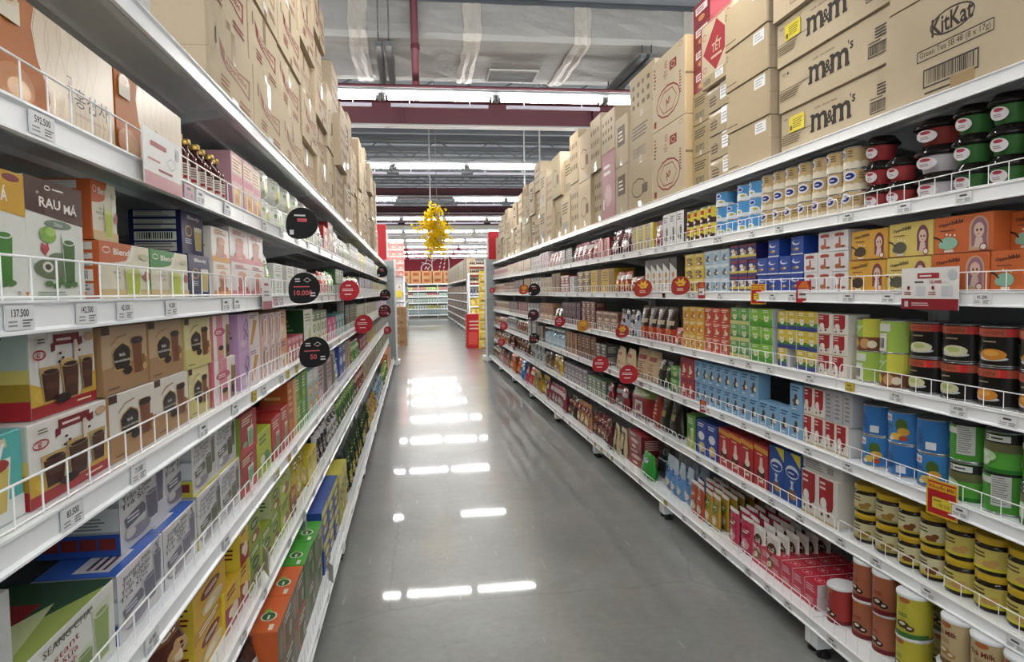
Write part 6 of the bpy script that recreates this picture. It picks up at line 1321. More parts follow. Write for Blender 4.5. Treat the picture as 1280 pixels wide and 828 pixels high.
runy('R', 7, 7.42, 7.9, 2, 1, .23, BG('3a2a28', '8a3a2c', '6a4a3a', 6, gloss=.15, t=.12), 'black and rust bag on the right deck', 'bag', 'black rust bags', x=XR7, jit=.2)
runy('R', 7, 7.92, 9.1, 7, 1, .25, BG('8a3a48', 'd0c0c4', 'b8a8ac', 8, gloss=.1, t=.09), 'pink silver foil bag on the right deck', 'bag', 'pink silver foil bags', x=XR7, jit=.35)
runy('R', 7, 9.15, 10.2, 6, 1, .27, BG('a8862c', '5a4a1c', 'd8bc5a', 10, gloss=.1, t=.1), 'gold foil bag on the right deck', 'bag', 'gold deck bags', x=XR7, jit=.3)
runy('R', 7, 10.25, 10.9, 2, 1, .27, BG('c8444a', 'dfe0c0', 'e06a6a', 11, t=.13), 'coral red bag on the right deck', 'bag', 'coral deck bags', x=XR7, jit=.2)
runy('R', 7, 10.95, 11.6, 2, 1, .27, BG('2c6ab8', 'dfe6c0', '4a8ad0', 12, t=.13), 'bright blue bag on the right deck', 'bag', 'blue deck bags', x=XR7, jit=.2)
runy('R', 7, 11.65, 12.8, 4, 1, .28, BG('c8642c', 'a8481c', 'e09a5a', 13, gloss=.12, t=.13), 'copper orange bag on the right deck', 'bag', 'copper orange bags', x=XR7, jit=.3)
runy('R', 7, 12.85, 14.3, 7, 1, .27, BG('a87a78', '7a3a3a', 'd8c8c0', 14, gloss=.12, t=.1), 'rosy foil bag on the right deck', 'bag', 'rosy deck bags', x=XR7, jit=.3)
runy('R', 7, 14.35, 15.6, 6, 1, .26, BG('3a302c', 'c9b8a0', '8a6a4a', 15, gloss=.12, t=.1), 'dark brown bag at the far right deck', 'bag', 'far dark deck bags', x=XR7, jit=.3)

# ================================================================== price tags, shelf signs
def price_tag_mb(txt, w=.068, h=.034, c='f3f4f4', seed=0):
    A = Art().rect(0, 0, w, h, c)
    if txt: A.text(txt, w*.5, h*.68, h*.32, '2c2f36', bold=True, maxw=w*.8)
    else: A.fine(w*.25, h*.5, w*.75, h*.9, 1, '4a5058', seed)
    A.fine(w*.08, h*.1, w*.5, h*.42, 2, '9aa2aa', seed).fine(w*.56, h*.08, w*.94, h*.44, 3, '5a626a', seed+1)
    mb = MB().box(0, w, -.0012, 0, 0, h, (c, .3)); mb.art(A, lambda u, v, o: (u, -.0012-o, v))
    return proto(mb, 'price_tag', w, h, .0012)
BL = price_tag_mb(None, seed=3); YE_ = price_tag_mb(None, .06, .034, 'd9c02c', 4); PK = price_tag_mb(None, .075, .034, 'e2b9bf', 5)
used_tags = {}
def ptag(side, lv, u, p, label, group='price tags on the rails'):
    X = (XD if lv == 7 else XF)[side] - SG[side]*.0008; Z = LIP[side][lv-1]
    y = yat(u, X, Z+.02); w = o_info[p.name][0]; used_tags.setdefault((side, lv), []).append(y)
    for k in range(-2, NB+1):       # keep clear of the gaps between rails
        g = Y0[side]+k*W
        if y-w/2 < g+.004 and y+w/2 > g-.008: y = g-.01-w/2 if y < g else g+.006+w/2
    place(side, p, y-w/2, X, Z+.007, label=label, cat='price tag', group=group)
for side, lv, u, t in (('L', 2, 52, '592.500'), ('L', 3, 24, '137.500'), ('L', 3, 108, '142.500'), ('L', 3, 156, '42.300'), ('L', 3, 214, '41.200'), ('L', 4, 90, '83.500'), ('L', 4, 173, '71.000'), ('L', 5, 190, '65.000'),
                       ('R', 3, 1228, '41.200'), ('R', 4, 1198, '69.000'), ('R', 4, 1120, '47.500')):
    ptag(side, lv, u, price_tag_mb(t, .072, .034), 'white price tag reading %s on the %s rail' % (t, {'L': 'left', 'R': 'right'}[side] + ' ' + ORD[lv-1]))
NAMES = {'L': 'left', 'R': 'right'}
tl = {('L', 2): (205, 250, 330, 352), ('L', 3): (282, 296, 330, 352), ('L', 4): (254, 352, 330), ('L', 5): (283, 370, 345), ('L', 6): (205, 262), ('L', 7): (398,),
      ('R', 2): (1060, 1130, 1205, 940, 895, 820, 780, 900), ('R', 3): (1060, 1110, 900, 830, 800, 990), ('R', 4): (868, 915, 962, 1012, 840, 815, 1260), ('R', 5): (1060, 1010, 1200, 930, 885, 840, 800, 780, 960), ('R', 6): (1050, 1095, 1160, 895, 930, 965, 1000, 830, 790, 1270), ('R', 7): (985, 960, 935, 905, 880, 855, 1040, 760, 800, 780)}
for (s, lv), us in tl.items():
    for i, u in enumerate(sorted(us, reverse=True)):
        ptag(s, lv, u, BL, 'small white price tag on the %s %s rail, %s from the camera' % (NAMES[s], ORD[lv-1], ORD[i]))
for i, (s, lv, u, p) in enumerate((('L', 4, 318, YE_), ('L', 4, 360, YE_), ('L', 4, 371, YE_), ('L', 5, 347, YE_), ('L', 5, 362, YE_), ('R', 4, 1062, YE_), ('R', 3, 830, YE_), ('R', 7, 832, YE_), ('R', 7, 744, YE_), ('R', 7, 752, YE_), ('R', 7, 765, YE_))):
    ptag(s, lv, u, p, 'yellow price tag on the %s %s rail, %s of the yellow ones' % (NAMES[s], ORD[lv-1], ORD[i]), 'yellow price tags')
for i, (s, lv, u) in enumerate((('L', 2, 218), ('L', 2, 236), ('L', 3, 345), ('L', 3, 420), ('L', 4, 445), ('R', 5, 762), ('R', 5, 778), ('R', 5, 802), ('R', 7, 704), ('R', 7, 712))):
    ptag(s, lv, u, PK, 'pink price strip on the %s %s rail, %s of the pink ones' % (NAMES[s], ORD[lv-1], ORD[i]), 'pink price strips')

for s in 'LR':
    for lv in range(2, 8):
        n_ = 0; y = 2.6 if s == 'R' else 2.2
        while y < 10.5 and n_ < 15:
            X = (XD if lv == 7 else XF)[s]; v_ = Vector((X, y, LIP[s][lv-1]+.02-EYE)); u_ = 640+F_PX*v_.dot(RIGHT)/v_.dot(FWD)
            if all(abs(y-q) > .16 for q in used_tags.get((s, lv), ())):
                ptag(s, lv, u_, BL, 'small white price label on the %s %s rail, %s of the plain ones' % (NAMES[s], ORD[lv-1], ORD[n_]), 'plain price labels'); n_ += 1
            y += rnd.uniform(.3, .75)
def talker(r, c, ink, kind, thick=.0015):
    """teardrop promotion disc on a clear clip, sticking out from the rail and facing along the aisle"""
    mb = MB(); n = 26; V = []
    pts = []
    for i in range(n):
        a = 2*PI*i/n; q = 1+.2*max(0, math.cos(a-PI*1.25))**9; x, z = r*q*math.cos(a), r*q*math.sin(a)
        pts.append((x, z))
    V = [(x, 0, z) for x, z in pts]+[(x, thick, z) for x, z in pts]
    mb.add(V, [tuple(range(n)), tuple(range(2*n-1, n-1, -1))] + [(i, (i+1) % n, n+(i+1) % n, n+i) for i in range(n)], (c, .6))
    A = Art()
    if kind == 'disc':
        A.text('Tặng thêm', 0, r*.45, r*.16, ink, w=r*.9).rect(-r*.3, r*.1, r*.3, r*.3, ('c9525a', .4)).rect(-r*.3, -r*.65, r*.3, -r*.05, ('c9ccce', .4)).rect(-r*.75, -r*.8, -r*.5, -r*.45, 'e6e6e6') if 0 else A.fine(-r*.5, r*.38, r*.5, r*.6, 1, ink).rect(-r*.3, r*.08, r*.3, r*.3, ('c9525a', .4)).rect(-r*.8, -r*.75, -r*.55, -r*.45, 'e6e6e6')
    elif kind in ('price', 'price50'):
        A.ring(r*.18, r*.5, r*.24, r*.16, r*.04, ink, 4).fine(-r*.6, r*.35, -r*.15, r*.65, 2, ink).fine(-r*.7, r*.0, r*.75, r*.16, 1, ('d2606a', .4)).text('50' if kind == 'price50' else '10.000', -r*.1, -r*.32, r*.34, ('d2606a', .4), bold=True, maxw=r*1.3).fine(r*.35, -r*.6, r*.8, -r*.25, 2, ink)
    elif kind == 'red':
        A.fine(-r*.35, r*.35, r*.35, r*.6, 1, ink).fine(-r*.7, -r*.1, r*.75, r*.2, 2, ink).fine(-r*.5, -r*.5, r*.45, -r*.3, 1, ink)
    elif kind == 'flame':
        A.poly([(-r*.2, -r*.1), (r*.35, 0), (r*.6, r*.5), (r*.35, r*.4), (r*.3, r*.9), (0, r*.5), (-r*.25, r*.85), (-r*.3, r*.35), (-r*.65, r*.45)], ('d9b02c', .35)).fine(-r*.4, -r*.6, r*.5, -r*.25, 2, ink).fine(-r*.3, r*.1, r*.35, r*.3, 1, ('a8281f', .4))
    mb.art(A, lambda u, v, o: (u, -o, v))
    mb.box(-r*1.0, -r*.1, thick, thick+.002, -r*.5, -r*.3, ('d8dadb', .2))
    o = mb.obj('shelf_sign'); o_info[o.name] = (2*r, 2*r, thick)
    return o
def sign_at(side, lv, u, v, r, c, kind, label, dx=.03, ink='e6e0e0', ang=.0, cat='shelf sign'):
    X = (XD if lv == 7 else XF)[side] - SG[side]*(r*.8+.012)
    y = yat(u, X, LIP[side][lv-1]+.05); p = at(u, v, y)
    copy_of(talker(r, c, ink, kind), (X, y, p.z), (-.25 if side == 'R' else .35)+ang, label=label, cat=cat, group='round shelf signs')
BK, RD = '131213', 'b3202c'
sign_at('L', 2, 378, 279, .068, BK, 'disc', 'large black round shelf sign, upper of the pair on the left', dx=.035)
sign_at('L', 3, 381, 360, .068, BK, 'price', 'large black round shelf sign reading 10.000', dx=.035)
sign_at('L', 4, 394, 440, .072, BK, 'price50', 'large black round shelf sign reading 50', dx=.035)
sign_at('L', 3, 437, 363, .075, RD, 'red', 'round red shelf sign on the left third rail', dx=.03)
sign_at('L', 4, 455, 405, .085, RD, 'red', 'round red shelf sign on the left fourth rail')
sign_at('L', 2, 478, 340, .085, BK, 'disc', 'small black round sign high at the far left end')
sign_at('L', 3, 481.5, 369, .09, BK, 'price', 'small black round sign, middle of the far left end')
sign_at('L', 4, 481, 389, .10, '5c1a22', 'price', 'small black and red sign at the far left end')
sign_at('L', 5, 484.5, 413, .07, RD, 'red', 'small red round sign at the far left end')
sign_at('R', 3, 851, 357, .06, '9c2a20', 'flame', 'red and gold flame sign beside the yellow boxes', ink='e6c8a8')
sign_at('R', 3, 804, 360, .066, '9c2a20', 'flame', 'red and gold flame sign beside the slanted white boxes', ink='e6c8a8')
sign_at('R', 3, 668, 362, .085, BK, 'disc', 'black round sign on the right third rail')
sign_at('R', 3, 655, 362, .075, 'b8442c', 'flame', 'orange flame sign just left of the black one', ink='e6d8a0')
sign_at('R', 3, 615.5, 363, .06, RD, 'red', 'tiny red sign at the far end of the third rail')
sign_at('R', 4, 778, 414, .055, '9c2a20', 'flame', 'dark red flame sign on the right fourth rail', ink='e6c8a8')
sign_at('R', 4, 729, 407, .06, 'c2852c', 'flame', 'gold flame sign on the right fourth rail', ink='8a2a20')
sign_at('R', 4, 700, 402, .062, RD, 'red', 'red round sign on the right fourth rail')
sign_at('R', 4, 667, 394, .08, '3a2228', 'disc', 'dark round sign on the right fourth rail')
sign_at('R', 5, 751, 455, .075, RD, 'red', 'larger red round sign, left of two on the fifth rail')
sign_at('R', 5, 786, 468, .075, RD, 'red', 'larger red round sign, right of two on the fifth rail')
sign_at('R', 5, 668, 423, .075, BK, 'price', 'black round sign on the right fifth rail')
sign_at('R', 5, 630, 408, .075, RD, 'red', 'small red sign far along the fifth rail')
sign_at('R', 6, 627, 428, .075, RD, 'red', 'small red sign far along the sixth rail')
# square promotion cards
def card(w, h, A, name='promotion_card', stand=False, thick=.002):
    mb = MB().box(0, w, -thick, 0, 0, h, ('eceae6', .35)); mb.art(A, lambda u, v, o: (u, -thick-o, v))
    if stand: mb.box(w*.3, w*.7, 0, .03, 0, .002, ('e6e6e6', .3))
    return proto(mb, name, w, h, thick)
def km(w, h):
    A = Art().rect(0, 0, w, h, ('e0b41e', .35)).rect(w*.05, h*.05, w*.95, h*.95, ('b8202a', .35)).rect(w*.06, h*.72, w*.94, h*.9, ('e0b41e', .35)).text('Khuyến Mãi', w*.5, h*.81, h*.15, 'a81c24', bold=True, w=w*.8).rect(w*.2, h*.22, w*.82, h*.52, ('e6d23a', .35)).text('190.500', w*.58, h*.32, h*.1, '6a3a1c', maxw=w*.4).fine(w*.25, h*.4, w*.6, h*.48, 1, '8a6a1c')
    return card(w, h, A)
def place_card(side, lv, u, v, p, label, rz=0, dx=.012, group=None, cat='promotion card'):
    X = (XD if lv == 7 else XF)[side] - SG[side]*dx; w, h, t = o_info[p.name]
    y = yat(u, X, LIP[side][lv-1]); z = at(u, v, y).z
    return place(side, p, y-w/2, X, z-h/2, rz, label=label, cat=cat, group=group)
place_card('R', 5, 1175, 625, km(.125, .125), 'red and yellow Khuyến Mãi card below the green cans', rz=.12)
place_card('R', 3, 945, 368, km(.105, .105), 'red and yellow Khuyến Mãi card below royal blue boxes', rz=.3)
def smallcard(w, h): return card(w, h, Art().rect(0, 0, w, h, ('b02430', .35)).rect(w*.12, h*.2, w*.88, h*.62, 'e2dcdc').fine(w*.2, h*.28, w*.8, h*.5, 1, '6a5a5a').poly([(w*.1, h*.7), (w*.9, h*.66), (w*.7, h*.98), (w*.4, h*.96)], ('d8742c', .4)))
place_card('R', 3, 1002, 365, smallcard(.085, .10), 'red edged small card below the white red boxes', rz=.3)
place_card('R', 3, 876, 363, smallcard(.075, .10), 'red edged small card below the yellow boxes', rz=.2)
place_card('R', 5, 878, 508, smallcard(.07, .075), 'red framed small card on the right fifth rail', rz=.2)
def soup(w, h):
    A = Art().rect(0, 0, w, h*.26, ('8c1c28', .35)).rect(w*.3, h*.74, w*.68, h*.86, ('a82430', .4)).text('GIẢM GIÁ' if 0 else 'COMBO', w*.49, h*.80, h*.09, 'f0e0e0', bold=True, maxw=w*.3) if 0 else Art().rect(0, 0, w, h*.26, ('8c1c28', .35)).rect(w*.3, h*.74, w*.68, h*.87, ('a82430', .4)).fine(w*.34, h*.76, w*.64, h*.85, 1, 'f0e0e0')
    A.fine(w*.25, h*.62, w*.48, h*.7, 1, '3a3a3a').text('10.000', w*.62, h*.66, h*.08, 'a82430', bold=True, w=w*.2).rect(w*.28, h*.32, w*.44, h*.56, 'd0d2d6').rect(w*.72, h*.32, w*.9, h*.56, 'd0d2d6').ell(w*.14, h*.52, w*.025, h*.05, ('8c1c28', .4)).ell(w*.58, h*.52, w*.025, h*.05, ('8c1c28', .4)).fine(w*.06, h*.34, w*.24, h*.44, 2, 'a84a54').fine(w*.5, h*.34, w*.68, h*.44, 2, 'a84a54').ell(w*.9, h*.82, w*.07, h*.12, 'c0c4c8')
    A.fine(w*.2, h*.08, w*.62, h*.18, 2, 'e6c8cc').rect(w*.07, h*.06, w*.14, h*.2, 'd8c0c4')
    return card(w, h, A, 'shelf_talker_board')
place_card('R', 3, 1161, 361, soup(.27, .145), 'white promotion board with dark red base on third right rail', dx=.016)
place_card('L', 2, 205, 205, card(.23, .115, Art().rect(0, 0, .23, .028, ('c9848c', .35)).fine(.04, .078, .17, .10, 1, 'a8303c').fine(.02, .05, .12, .06, 1, 'c9848c').ring(.16, .062, .035, .014, .002, '9aa0a4', 4).fine(.08, .034, .2, .044, 1, 'a8303c').ell(.205, .09, .012, .014, 'c0c4c8')), 'white promotion board with pink base before the syrup bottles', dx=.016)
place_card('L', 3, 334, 367, card(.16, .115, Art().rect(0, 0, .16, .03, ('b0707a', .35)).fine(.03, .08, .13, .10, 1, 'a8303c').fine(.02, .045, .14, .07, 2, '8a9094')), 'white promotion board with dusky base on the left third rail', dx=.016)
place_card('L', 3, 430, 372, card(.10, .22, Art().rect(0, 0, .10, .22, ('d8a8a0', .3)).ell(.05, .05, .035, .03, ('b0524a', .35))), 'translucent pinkish hanging strip beside the red sign', dx=.02, rz=.6)
for i, (u, v, lv, s) in enumerate(((384, 650, 6, .075), (418, 715, 7, .07))):
    place_card('L', lv, u, v, card(s, s*1.25, Art().rect(0, 0, s, s*1.25, ('8a4a34', .4)).rect(s*.15, s*.15, s*.85, s*1.1, ('c9c4bc', .3)).fine(s*.25, s*.3, s*.75, s*.9, 3, '8a8a84')), 'brown framed hanging card on the left, %s' % ('upper one', 'lower one')[i], rz=.5, dx=.02)
place_card('L', 6, 341, 700, card(.10, .09, Art().rect(0, 0, .10, .09, ('c9cdc8', .15)).fine(.02, .02, .08, .07, 3, '8a8f8a')), 'clear empty card holder on the left sixth rail', rz=.4, dx=.02)
# bright strip of brochures lying on the empty deck
for i in range(3):
    mb = MB().box(0, .42, 0, .03, 0, .004, ('f2f3f3', .3)); p = proto(mb, 'spare_rail_strip', .42, .004, .03)
    place('R', p, 3.50+i*.05, XD['R']+.045+.034*i, surf('R', 7)+.0005, rnd.uniform(-.02, .02), label='spare white rail strip lying on the right deck, %s from the edge' % ORD[i], cat='rail strip', group='spare rail strips')

# ================================================================== beyond the cross aisle
CY = 27.0
def endcap(x0, x1, y, z1, label):
    mb = MB().box(x0, x1, y+.45, y+.5, 0, z1, STEEL).box(x0, x0+.05, y, y+.45, 0, z1, STEEL).box(x1-.05, x1, y, y+.45, 0, z1, STEEL)
    r = tag(mb.obj('end_shelving', link=True), label, 'shelving')
    return r
def shelf_on(root, x0, x1, y, d, z):
    MB().box(x0+.05, x1-.05, y, y+d, z, z+.05, RAIL).obj('shelf_board', root, True)
# far gondola on the right: shelving receding from 27 m
def far_gondola(xf, s, y0, y1, label, levels, zt=2.08):
    r = tag(MB().box(min(xf+s*.5, xf+s*.52), max(xf+s*.5, xf+s*.52), y0, y1, .1, zt, ('6f7376', .6)).obj('far_shelving', link=True), label, 'shelving')
    for z in levels: MB().box(min(xf, xf+s*.5), max(xf, xf+s*.5), y0, y1, z, z+.06, RAIL).obj('shelf_board', r, True)
    n = 7
    for k in range(n+1):
        y = y0+(y1-y0)*k/n; MB().box(min(xf+s*.02, xf+s*.5), max(xf+s*.02, xf+s*.5), y-.02 if k else y, y+.02, 0, .12 if 0 < k < n else zt, STEEL).obj('foot_bracket' if 0 < k < n else 'end_frame', r, True)
    return r
LV = [.1, .45, .80, 1.15, 1.5, 2.02]
far_gondola(2.02, 1, CY, 42.5, 'far white shelving with dark goods, right of the distant aisle', LV)
far_gondola(-.28, -1, CY, 42.5, 'far white shelving, left of the distant aisle', LV)
def farrow(name, x, y0, y1, n, z, h, palette, label, cat, group, s=1, d=.2):
    ps = []
    wd = (y1-y0)/n
    for i, (a, b, c) in enumerate(palette):
        o = rich(name, wd*.93, h, d, a, None, b, c, seed=i, style=i % 4); ps.append(o)
    for i in range(n):
        place('R' if s > 0 else 'L', ps[i % len(ps)], y0+i*wd, x+s*.03, z+.001, label=label, cat=cat, group=group)
DK = [('5a2f30', 'b8908a', '8a5a4a'), ('3c2c2c', 'a8988a', '6a4a3a'), ('7a3a38', 'd8b8a0', '4a2c2a'), ('4a4442', 'b8b0a8', '7a6a5a')]
MX = [('cfc8c0', '9a5a5a', 'b8a88a'), ('d8d8d8', '6a8a6a', '9ab08a'), ('b8a0a0', '8a3a44', 'd0c0b0'), ('c8d0d0', '5a7a9a', 'a8b8b8')]
for k, z in enumerate((.16, .51, .86, 1.21, 1.56)):
    farrow('packet', 2.02, CY+.1, 42.4, 26, z, .26, DK, 'dark snack packet on distant right shelving, %s level from floor' % ORD[k], 'packet', 'distant dark packets level %s' % ORD[k])
    farrow('packet', -.28, CY+.1, 42.4, 14, z, .26, MX, 'pale packet on distant left shelving, %s level from floor' % ORD[k], 'packet', 'distant pale packets level %s' % ORD[k], s=-1)
cp = [b_shipB(.6, .8, s=i, tone=t, mark='8a8a84') for i, t in enumerate(('9a9486', 'b0a88f', '8f8c84', 'c2b088'))]
for i in range(22):
    place('R', cp[i % 4], CY+.2+i*.7, 2.06, 2.085, label='tall carton on top of the distant right shelving', cat='carton', group='cartons on the distant right shelving')
cpl = [b_shipB(.6, .45, s=i, tone=t, mark='a8403c') for i, t in enumerate(('c08a7a', 'c9a08a'))]
# end of the right distant shelving: bottle trays, chips
E1 = endcap(2.06, 3.12, CY-.55, 2.28, 'white end shelving with bottles and yellow bags, right of the distant aisle')
for z in (.25, .62, .99, 1.36, 1.78): shelf_on(E1, 2.06, 3.12, CY-.55, .44, z)
bt = bottle(.075, .26, '4a3a30', ('d8c8a0', .4), ('d8cdb8', .4), neck=.4)
for r in range(3):
    tr = MB().box(0, .94, 0, .3, 0, .03, ('7a2f24', .5)).box(0, .94, 0, .01, .03, .08, ('7a2f24', .5)); t = proto(tr, 'bottle_tray', 1.04, .08, .3)
    zz = 1.835+.29*r if r == 0 else 1.835+.305*r
    copy_of(t, (2.12, CY-.53, 1.835+.305*r), label='dark red tray of sauce bottles, %s of three, distant right end' % ('lowest', 'middle', 'top')[r], cat='bottle tray', group='bottle trays')
    for j in range(12):
        copy_of(bt, (2.13+j*.077, CY-.50, 1.866+.305*r), label='dark sauce bottle with pale label, %s tray, %s from the left' % (('lowest', 'middle', 'top')[r], ORD[j]), cat='bottle', group='sauce bottles on trays')
pb = bottle(.1, .26, '4a3a5a', ('3a2a4a', .4), ('e0d8e0', .4), neck=.4)
for j in range(8): copy_of(pb, (2.13+j*.115, CY-.50, 1.412), label='purple bottle with pale label, %s from left, distant right end' % ORD[j], cat='bottle', group='purple bottles')
yb = [bagd(.23, .30, .12, 'd9b82c', 'e6d27a', 'e0c8a0', s, .2) for s in (1, 2)]
for r, z in enumerate((1.042, .672, .302)):
    for j in range(4): copy_of(yb[(j+r) % 2], (2.115+j*.236, CY-.52, z), label='yellow chips bag, %s shelf, %s from left, distant right end' % (('upper', 'middle', 'lower')[r], ORD[j]), cat='bag', group='yellow chips bags')
# strip of hanging bags and red display bin close to the right shelving end
for i in range(8):
    p = at(600.5, 345+i*12, 18.6)
    copy_of(yb[i % 2] if i % 3 else yb[0], (p.x, 18.6+(i % 2)*.02, p.z-.17), .6, label='hanging foil bag on a clip strip, %s from the top' % ORD[i], cat='bag', group='bags on the clip strip')
p = at(600.5, 330, 18.6); tag(MB().box(p.x+.12, p.x+.15, 18.75, 18.76, .0, 2.35, ('b9bcbe', .4)).box(p.x, p.x+.28, 18.72, 18.86, 0, .02, ('b9bcbe', .4)).obj('clip_strip_stand', link=True), 'thin upright stand holding a strip of hanging foil bags', 'display stand')
rbx = carton(.62, .95, .5, Art().rect(.05, .1, .3, .45, ('e0524a', .5)).fine(.08, .5, .5, .8, 3, 'efc0b0', 1), ('c4202a', .5), ('b8564a', .6), ('c4202a', .5), As=Art().fine(.05, .1, .45, .85, 8, 'd8a890', 4), name='display_bin')
copy_of(rbx, (1.46, 19.7, 0), label='waist-high red cardboard display bin with printed front, beyond the right shelving', cat='display bin')
# left end: pink cartons, yellow signs, brown carton stack
E2 = endcap(-1.34, -.30, CY-.55, 2.2, 'white end shelving with pink boxes above, left of the distant aisle')
for z in (.2, .55, .9, 1.25, 1.6): shelf_on(E2, -1.34, -.30, CY-.55, .44, z)
pk = rich('carton', .25, .25, .3, 'c98a84', 'd8b8b0', 'a8303c', 'd0a090', seed=2, style=0, gloss=.6)
for r in range(5):
    for j in range(4): copy_of(pk, (-1.32+j*.255, CY-.5, 2.21+r*.252), label='pink carton, %s layer, %s from left, over the distant left end' % (ORD[r], ORD[j]), cat='carton', group='pink cartons stacked high')
for k, z in enumerate((.251, .601, .951, 1.301, 1.651)):
    q = [rich('packet', .115, .26, .1, *c, seed=i, style=i % 4) for i, c in enumerate([('d8d0c8', None, 'b8444a', 'c8a8a0'), ('cfd4d0', None, '7a9a8a', 'b8c0b0')])]
    for j in range(8): copy_of(q[j % 2], (-1.28+j*.12, CY-.52, z), label='pale packet, %s shelf of the distant left end' % ORD[k], cat='packet', group='pale packets on the distant left end, %s shelf' % ORD[k])
yc = card(.75, .24, Art().rect(0, 0, .75, .24, ('e6c82c', .4)).fine(.15, .06, .6, .18, 2, '8a6a1c'))
copy_of(yc, (-1.15, CY-.62, 1.42), label='yellow price board on the distant left end shelving', cat='sign')
bc = [b_shipB(.55, .29, s=i, tone=t, mark='8a6a4a') for i, t in enumerate(('b08a62', 'a8845c'))]
for r in range(4):
    copy_of(bc[r % 2], (-.76, 21.2, .001+r*.2905), label='brown carton in the floor stack left of the distant aisle, %s' % ('bottom one', 'second up', 'third up', 'top one')[r], cat='carton', group='brown floor stack')
orb = carton(.4, .22, .4, None, ('c8744a', .6), name='basket')
# slim rack with packs near the left shelving end
rk = tag(MB().box(-.86, -.84, 19.9, 20.3, 0, 1.85, STEEL).box(-.50, -.48, 19.9, 20.3, 0, 1.85, STEEL).box(-.86, -.48, 20.28, 20.3, .05, 1.85, STEEL).obj('slim_rack', link=True), 'slim white rack of small packs just beyond the left shelving', 'rack')
for k in range(7): MB().box(-.84, -.50, 19.9, 20.28, .06+k*.25, .075+k*.25, STEEL).obj('rack_shelf', rk, True)
rkc = [('8a3a44', 'e6dce0', 'c8b8b8'), ('dcdfe4', '4a5a8a', '7a8ab8'), ('4a5a8a', 'e0e0e8', 'b8c0d8'), ('e2dcd8', 'a83a3a', 'c87a6a')]
for k in range(7):
    q = rich('packet', .105, .17, .1, rkc[k % 4][0], None, rkc[k % 4][1], rkc[k % 4][2], seed=k, style=k % 4)
    for j in range(3): copy_of(q, (-.835+j*.112, 19.92, .076+k*.25), label='small pack on the slim rack, %s tier, %s from left' % (ORD[k], ORD[j]), cat='packet', group='packs on the slim rack')

# back shelving across the end of the aisle
BX0, BX1, BY = -.9, 2.7, 44.6
r = tag(MB().box(BX0, BX1, BY+.5, BY+.52, .1, 2.12, ('787c7e', .6)).obj('back_shelving', link=True), 'white shelving facing the camera across the far end of the aisle', 'shelving')
for z in (.12, .5, .88, 1.26, 1.64, 2.06): MB().box(BX0, BX1, BY, BY+.5, z, z+.07, RAIL).obj('shelf_board', r, True)
for x in (BX0, .3, 1.5, BX1-.04): MB().box(x, x+.04, BY+.03, BY+.5, 0, 2.12, STEEL).obj('upright', r, True)
bp = {0: [('7fa0a4', 'dfe6e8', '4a6a7a'), ('aebcbc', '5a7a8a', '6a8a9a')], 1: [('9a9a5a', 'e0dcc0', 'c8b86a'), ('8a9a94', 'd8e0d8', '5a6a5a')], 2: [('a8bcb0', 'dfe6e0', '6a8a7a'), ('c0ccc8', '7a9a8a', '9ab0a8')], 3: [('a8485a', 'e6d0c8', 'd8d8c0'), ('c8dcd6', '6a9a8a', '8ab09a')], 4: [('b8cc6a', 'e6ecc8', '6a9a4a'), ('c88a84', 'efd8d0', 'b8504a')]}
for k, z in enumerate((.191, .571, .951, 1.331, 1.711)):
    q = [rich('packet', .155, (.28, .22, .24, .22, .2)[k], .2, a, None, b, c, seed=i+k, style=(i+k) % 4) for i, (a, b, c) in enumerate(bp[k])]
    for j in range(21): copy_of(q[(j//5) % 2], (BX0+.06+j*.165, BY+.03, z), label='tiny packet on the far back shelving, %s shelf from the floor' % ORD[k], cat='packet', group='tiny packets on back shelf %s' % ORD[k])
q = [rich('carton', .62, .40, .4, 'b58a5a', None, '9a4a34', 'a86a3a', seed=3, style=0, gloss=.7)]
q[0] = carton(.62, .40, .4, Art().rect(.12, .1, .5, .3, ('a85a34', .7)).fine(.18, .14, .44, .26, 1, '7a3a24'), ('b98f60', .7), name='carton')
for r_ in range(2):
    for j in range(5): copy_of(q[0], (BX0+.1+j*.68, BY+.05, 2.131+r_*.401), label='brown carton with rust panel on the back shelving, %s row, %s from left' % (('lower', 'upper')[r_], ORD[j]), cat='carton', group='cartons on the back shelving')
# dark red wall board with white line drawing of fruit
A = Art().rect(0, 0, 5.2, 2.4, ('8f1d2c', .6)); wht = ('f0e8e8', .5)
def loop(cx, cy, rx, ry, t, a0=0, a1=2*PI, n=22): A.line([(cx+rx*math.cos(a0+(a1-a0)*i/n), cy+ry*math.sin(a0+(a1-a0)*i/n)) for i in range(n+1)], t, wht)
loop(2.42, .95, .36, .34, .06); A.line([(2.1, 1.35), (2.35, 1.3), (2.45, 1.55)], .05, wht); A.line([(2.3, .9), (2.4, 1.1), (2.5, .85), (2.6, 1.1)], .05, wht)
loop(2.75, 1.75, .33, .3, .04); loop(3.05, 1.2, .28, .8, .06, .6*PI, 1.5*PI); loop(3.6, 1.25, .3, .8, .06, -.5*PI, .45*PI)
for k in range(4): A.line([(3.22+.05*k, .75+.25*k), (3.25+.07*k, .88+.25*k)], .06, wht); A.line([(3.5+.03*k, .7+.25*k), (3.54+.05*k, .85+.25*k)], .06, wht)
mb = MB().box(0, 5.2, 0, .06, 0, 2.4, ('8f1d2c', .6)); mb.art(A, lambda u, v, o: (u, -o*3, v))
b = proto(mb, 'wall_board', 5.2, 2.4, .06); copy_of(b, (-1.5, 46.93, 2.2), label='dark red wall board with white line drawings, above the back shelving', cat='sign')
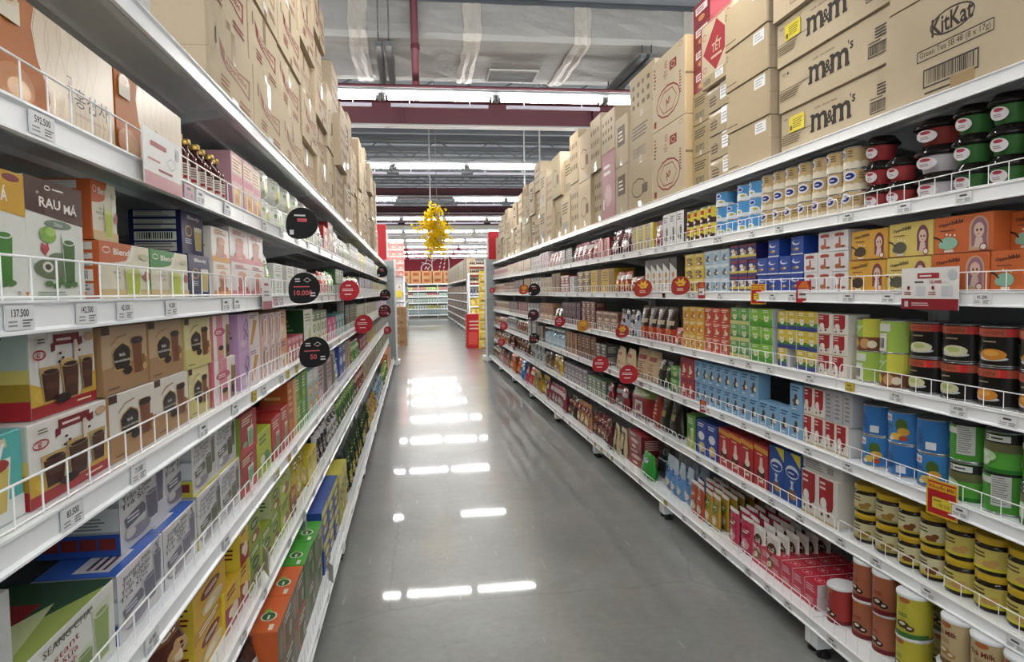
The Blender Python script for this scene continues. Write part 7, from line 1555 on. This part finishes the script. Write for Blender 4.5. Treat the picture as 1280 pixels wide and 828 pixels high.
# hanging yellow blossom garland
p = at(546, 262, 11.7); gx = p.x
st = MB().bar((gx, 11.7, 5.9), (gx, 11.7, p.z-.02), .006, ('8a8c8a', .5), 5).bar((gx, 11.7, p.z+.05), (gx+.04, 11.7, p.z-.55), .035, ('d6d6cf', .4), 10)
petal = bpy.data.materials.new('yellow_petals'); petal.use_nodes = True; nt = petal.node_tree
tl_ = nt.nodes.new('ShaderNodeBsdfTranslucent'); df_ = nt.nodes.new('ShaderNodeBsdfDiffuse'); ms_ = nt.nodes.new('ShaderNodeMixShader'); nz_ = nt.nodes.new('ShaderNodeTexNoise'); rp_ = nt.nodes.new('ShaderNodeValToRGB')
rp_.color_ramp.elements[0].color = (.95, .62, .02, 1); rp_.color_ramp.elements[1].color = (1, .88, .05, 1); nz_.inputs['Scale'].default_value = 18
nt.links.new(nz_.outputs['Fac'], rp_.inputs['Fac'])
for q in (tl_, df_): nt.links.new(rp_.outputs['Color'], q.inputs['Color'])
nt.links.new(tl_.outputs[0], ms_.inputs[1]); nt.links.new(df_.outputs[0], ms_.inputs[2]); nt.links.new(ms_.outputs[0], nt.nodes['Material Output'].inputs['Surface'])
root = tag(st.obj('hanging_blossom_branch', link=True), 'bunch of bright yellow blossoms hanging on a pale rod above the aisle', 'hanging decoration')
r = random.Random(5); tw = MB(); fl = MB(); dk = MB()
for k in range(52):
    x = gx-.02+r.gauss(0, .06); z = p.z+.10-r.random()*.68; y = 11.7+r.gauss(0, .03)
    x2 = x+r.uniform(-.22, .22); z2 = z-r.uniform(.05, .25); y2 = y+r.uniform(-.15, .15)
    z2 = max(z2, p.z-.80); tw.bar((x, y, z), (x2, y2, z2), .004, ('6f6424', .6), 4)
    for q in range(20):
        t = r.random(); c = Vector((x+(x2-x)*t, y+(y2-y)*t, z+(z2-z)*t)) + Vector((r.gauss(0, .028), r.gauss(0, .028), r.gauss(0, .028)))
        n_ = Vector((r.gauss(0, 1), r.gauss(0, 1)-.6, r.gauss(0, 1))).normalized(); a = n_.orthogonal().normalized(); b2 = n_.cross(a); s = r.uniform(.02, .036)
        V = [c+n_*.004]
        for i in range(10): rr = s if i % 2 == 0 else s*.55; V.append(c + a*rr*math.cos(i*PI/5) + b2*rr*math.sin(i*PI/5) - n_*.004)
        (fl if r.random() > .03 else dk).add(V, [(0, 1+i, 1+(i+1) % 10) for i in range(10)], petal)
for k in range(26):
    c = Vector((gx-.05+r.gauss(0, .05), 11.7, p.z-.02+r.gauss(0, .04))); dk.add([c, c+Vector((.05, 0, -.02)), c+Vector((.06, .01, .0)), c+Vector((.01, .01, .02))], [(0, 1, 2, 3)], ('5f6a24', .5))
tw.obj('twigs', root, True); fl.obj('yellow_blossoms', root, True)['kind'] = 'stuff'; dk.obj('leaves', root, True)['kind'] = 'stuff'
# small white hanging aisle sign, edge on
p0 = at(538.5, 285, 13.6); p1 = at(538.5, 317, 13.6)
tag(MB().box(p0.x-.045, p0.x+.045, 13.3, 13.9, p1.z, p0.z, ('eeeeec', .4)).bar((p0.x, 13.35, p0.z), (p0.x, 13.35, 6), .006, ('9a9a98', .5), 4).bar((p0.x, 13.85, p0.z), (p0.x, 13.85, 6), .006, ('9a9a98', .5), 4).obj('aisle_sign', link=True), 'narrow white hanging sign seen edge-on behind the blossoms', 'sign')
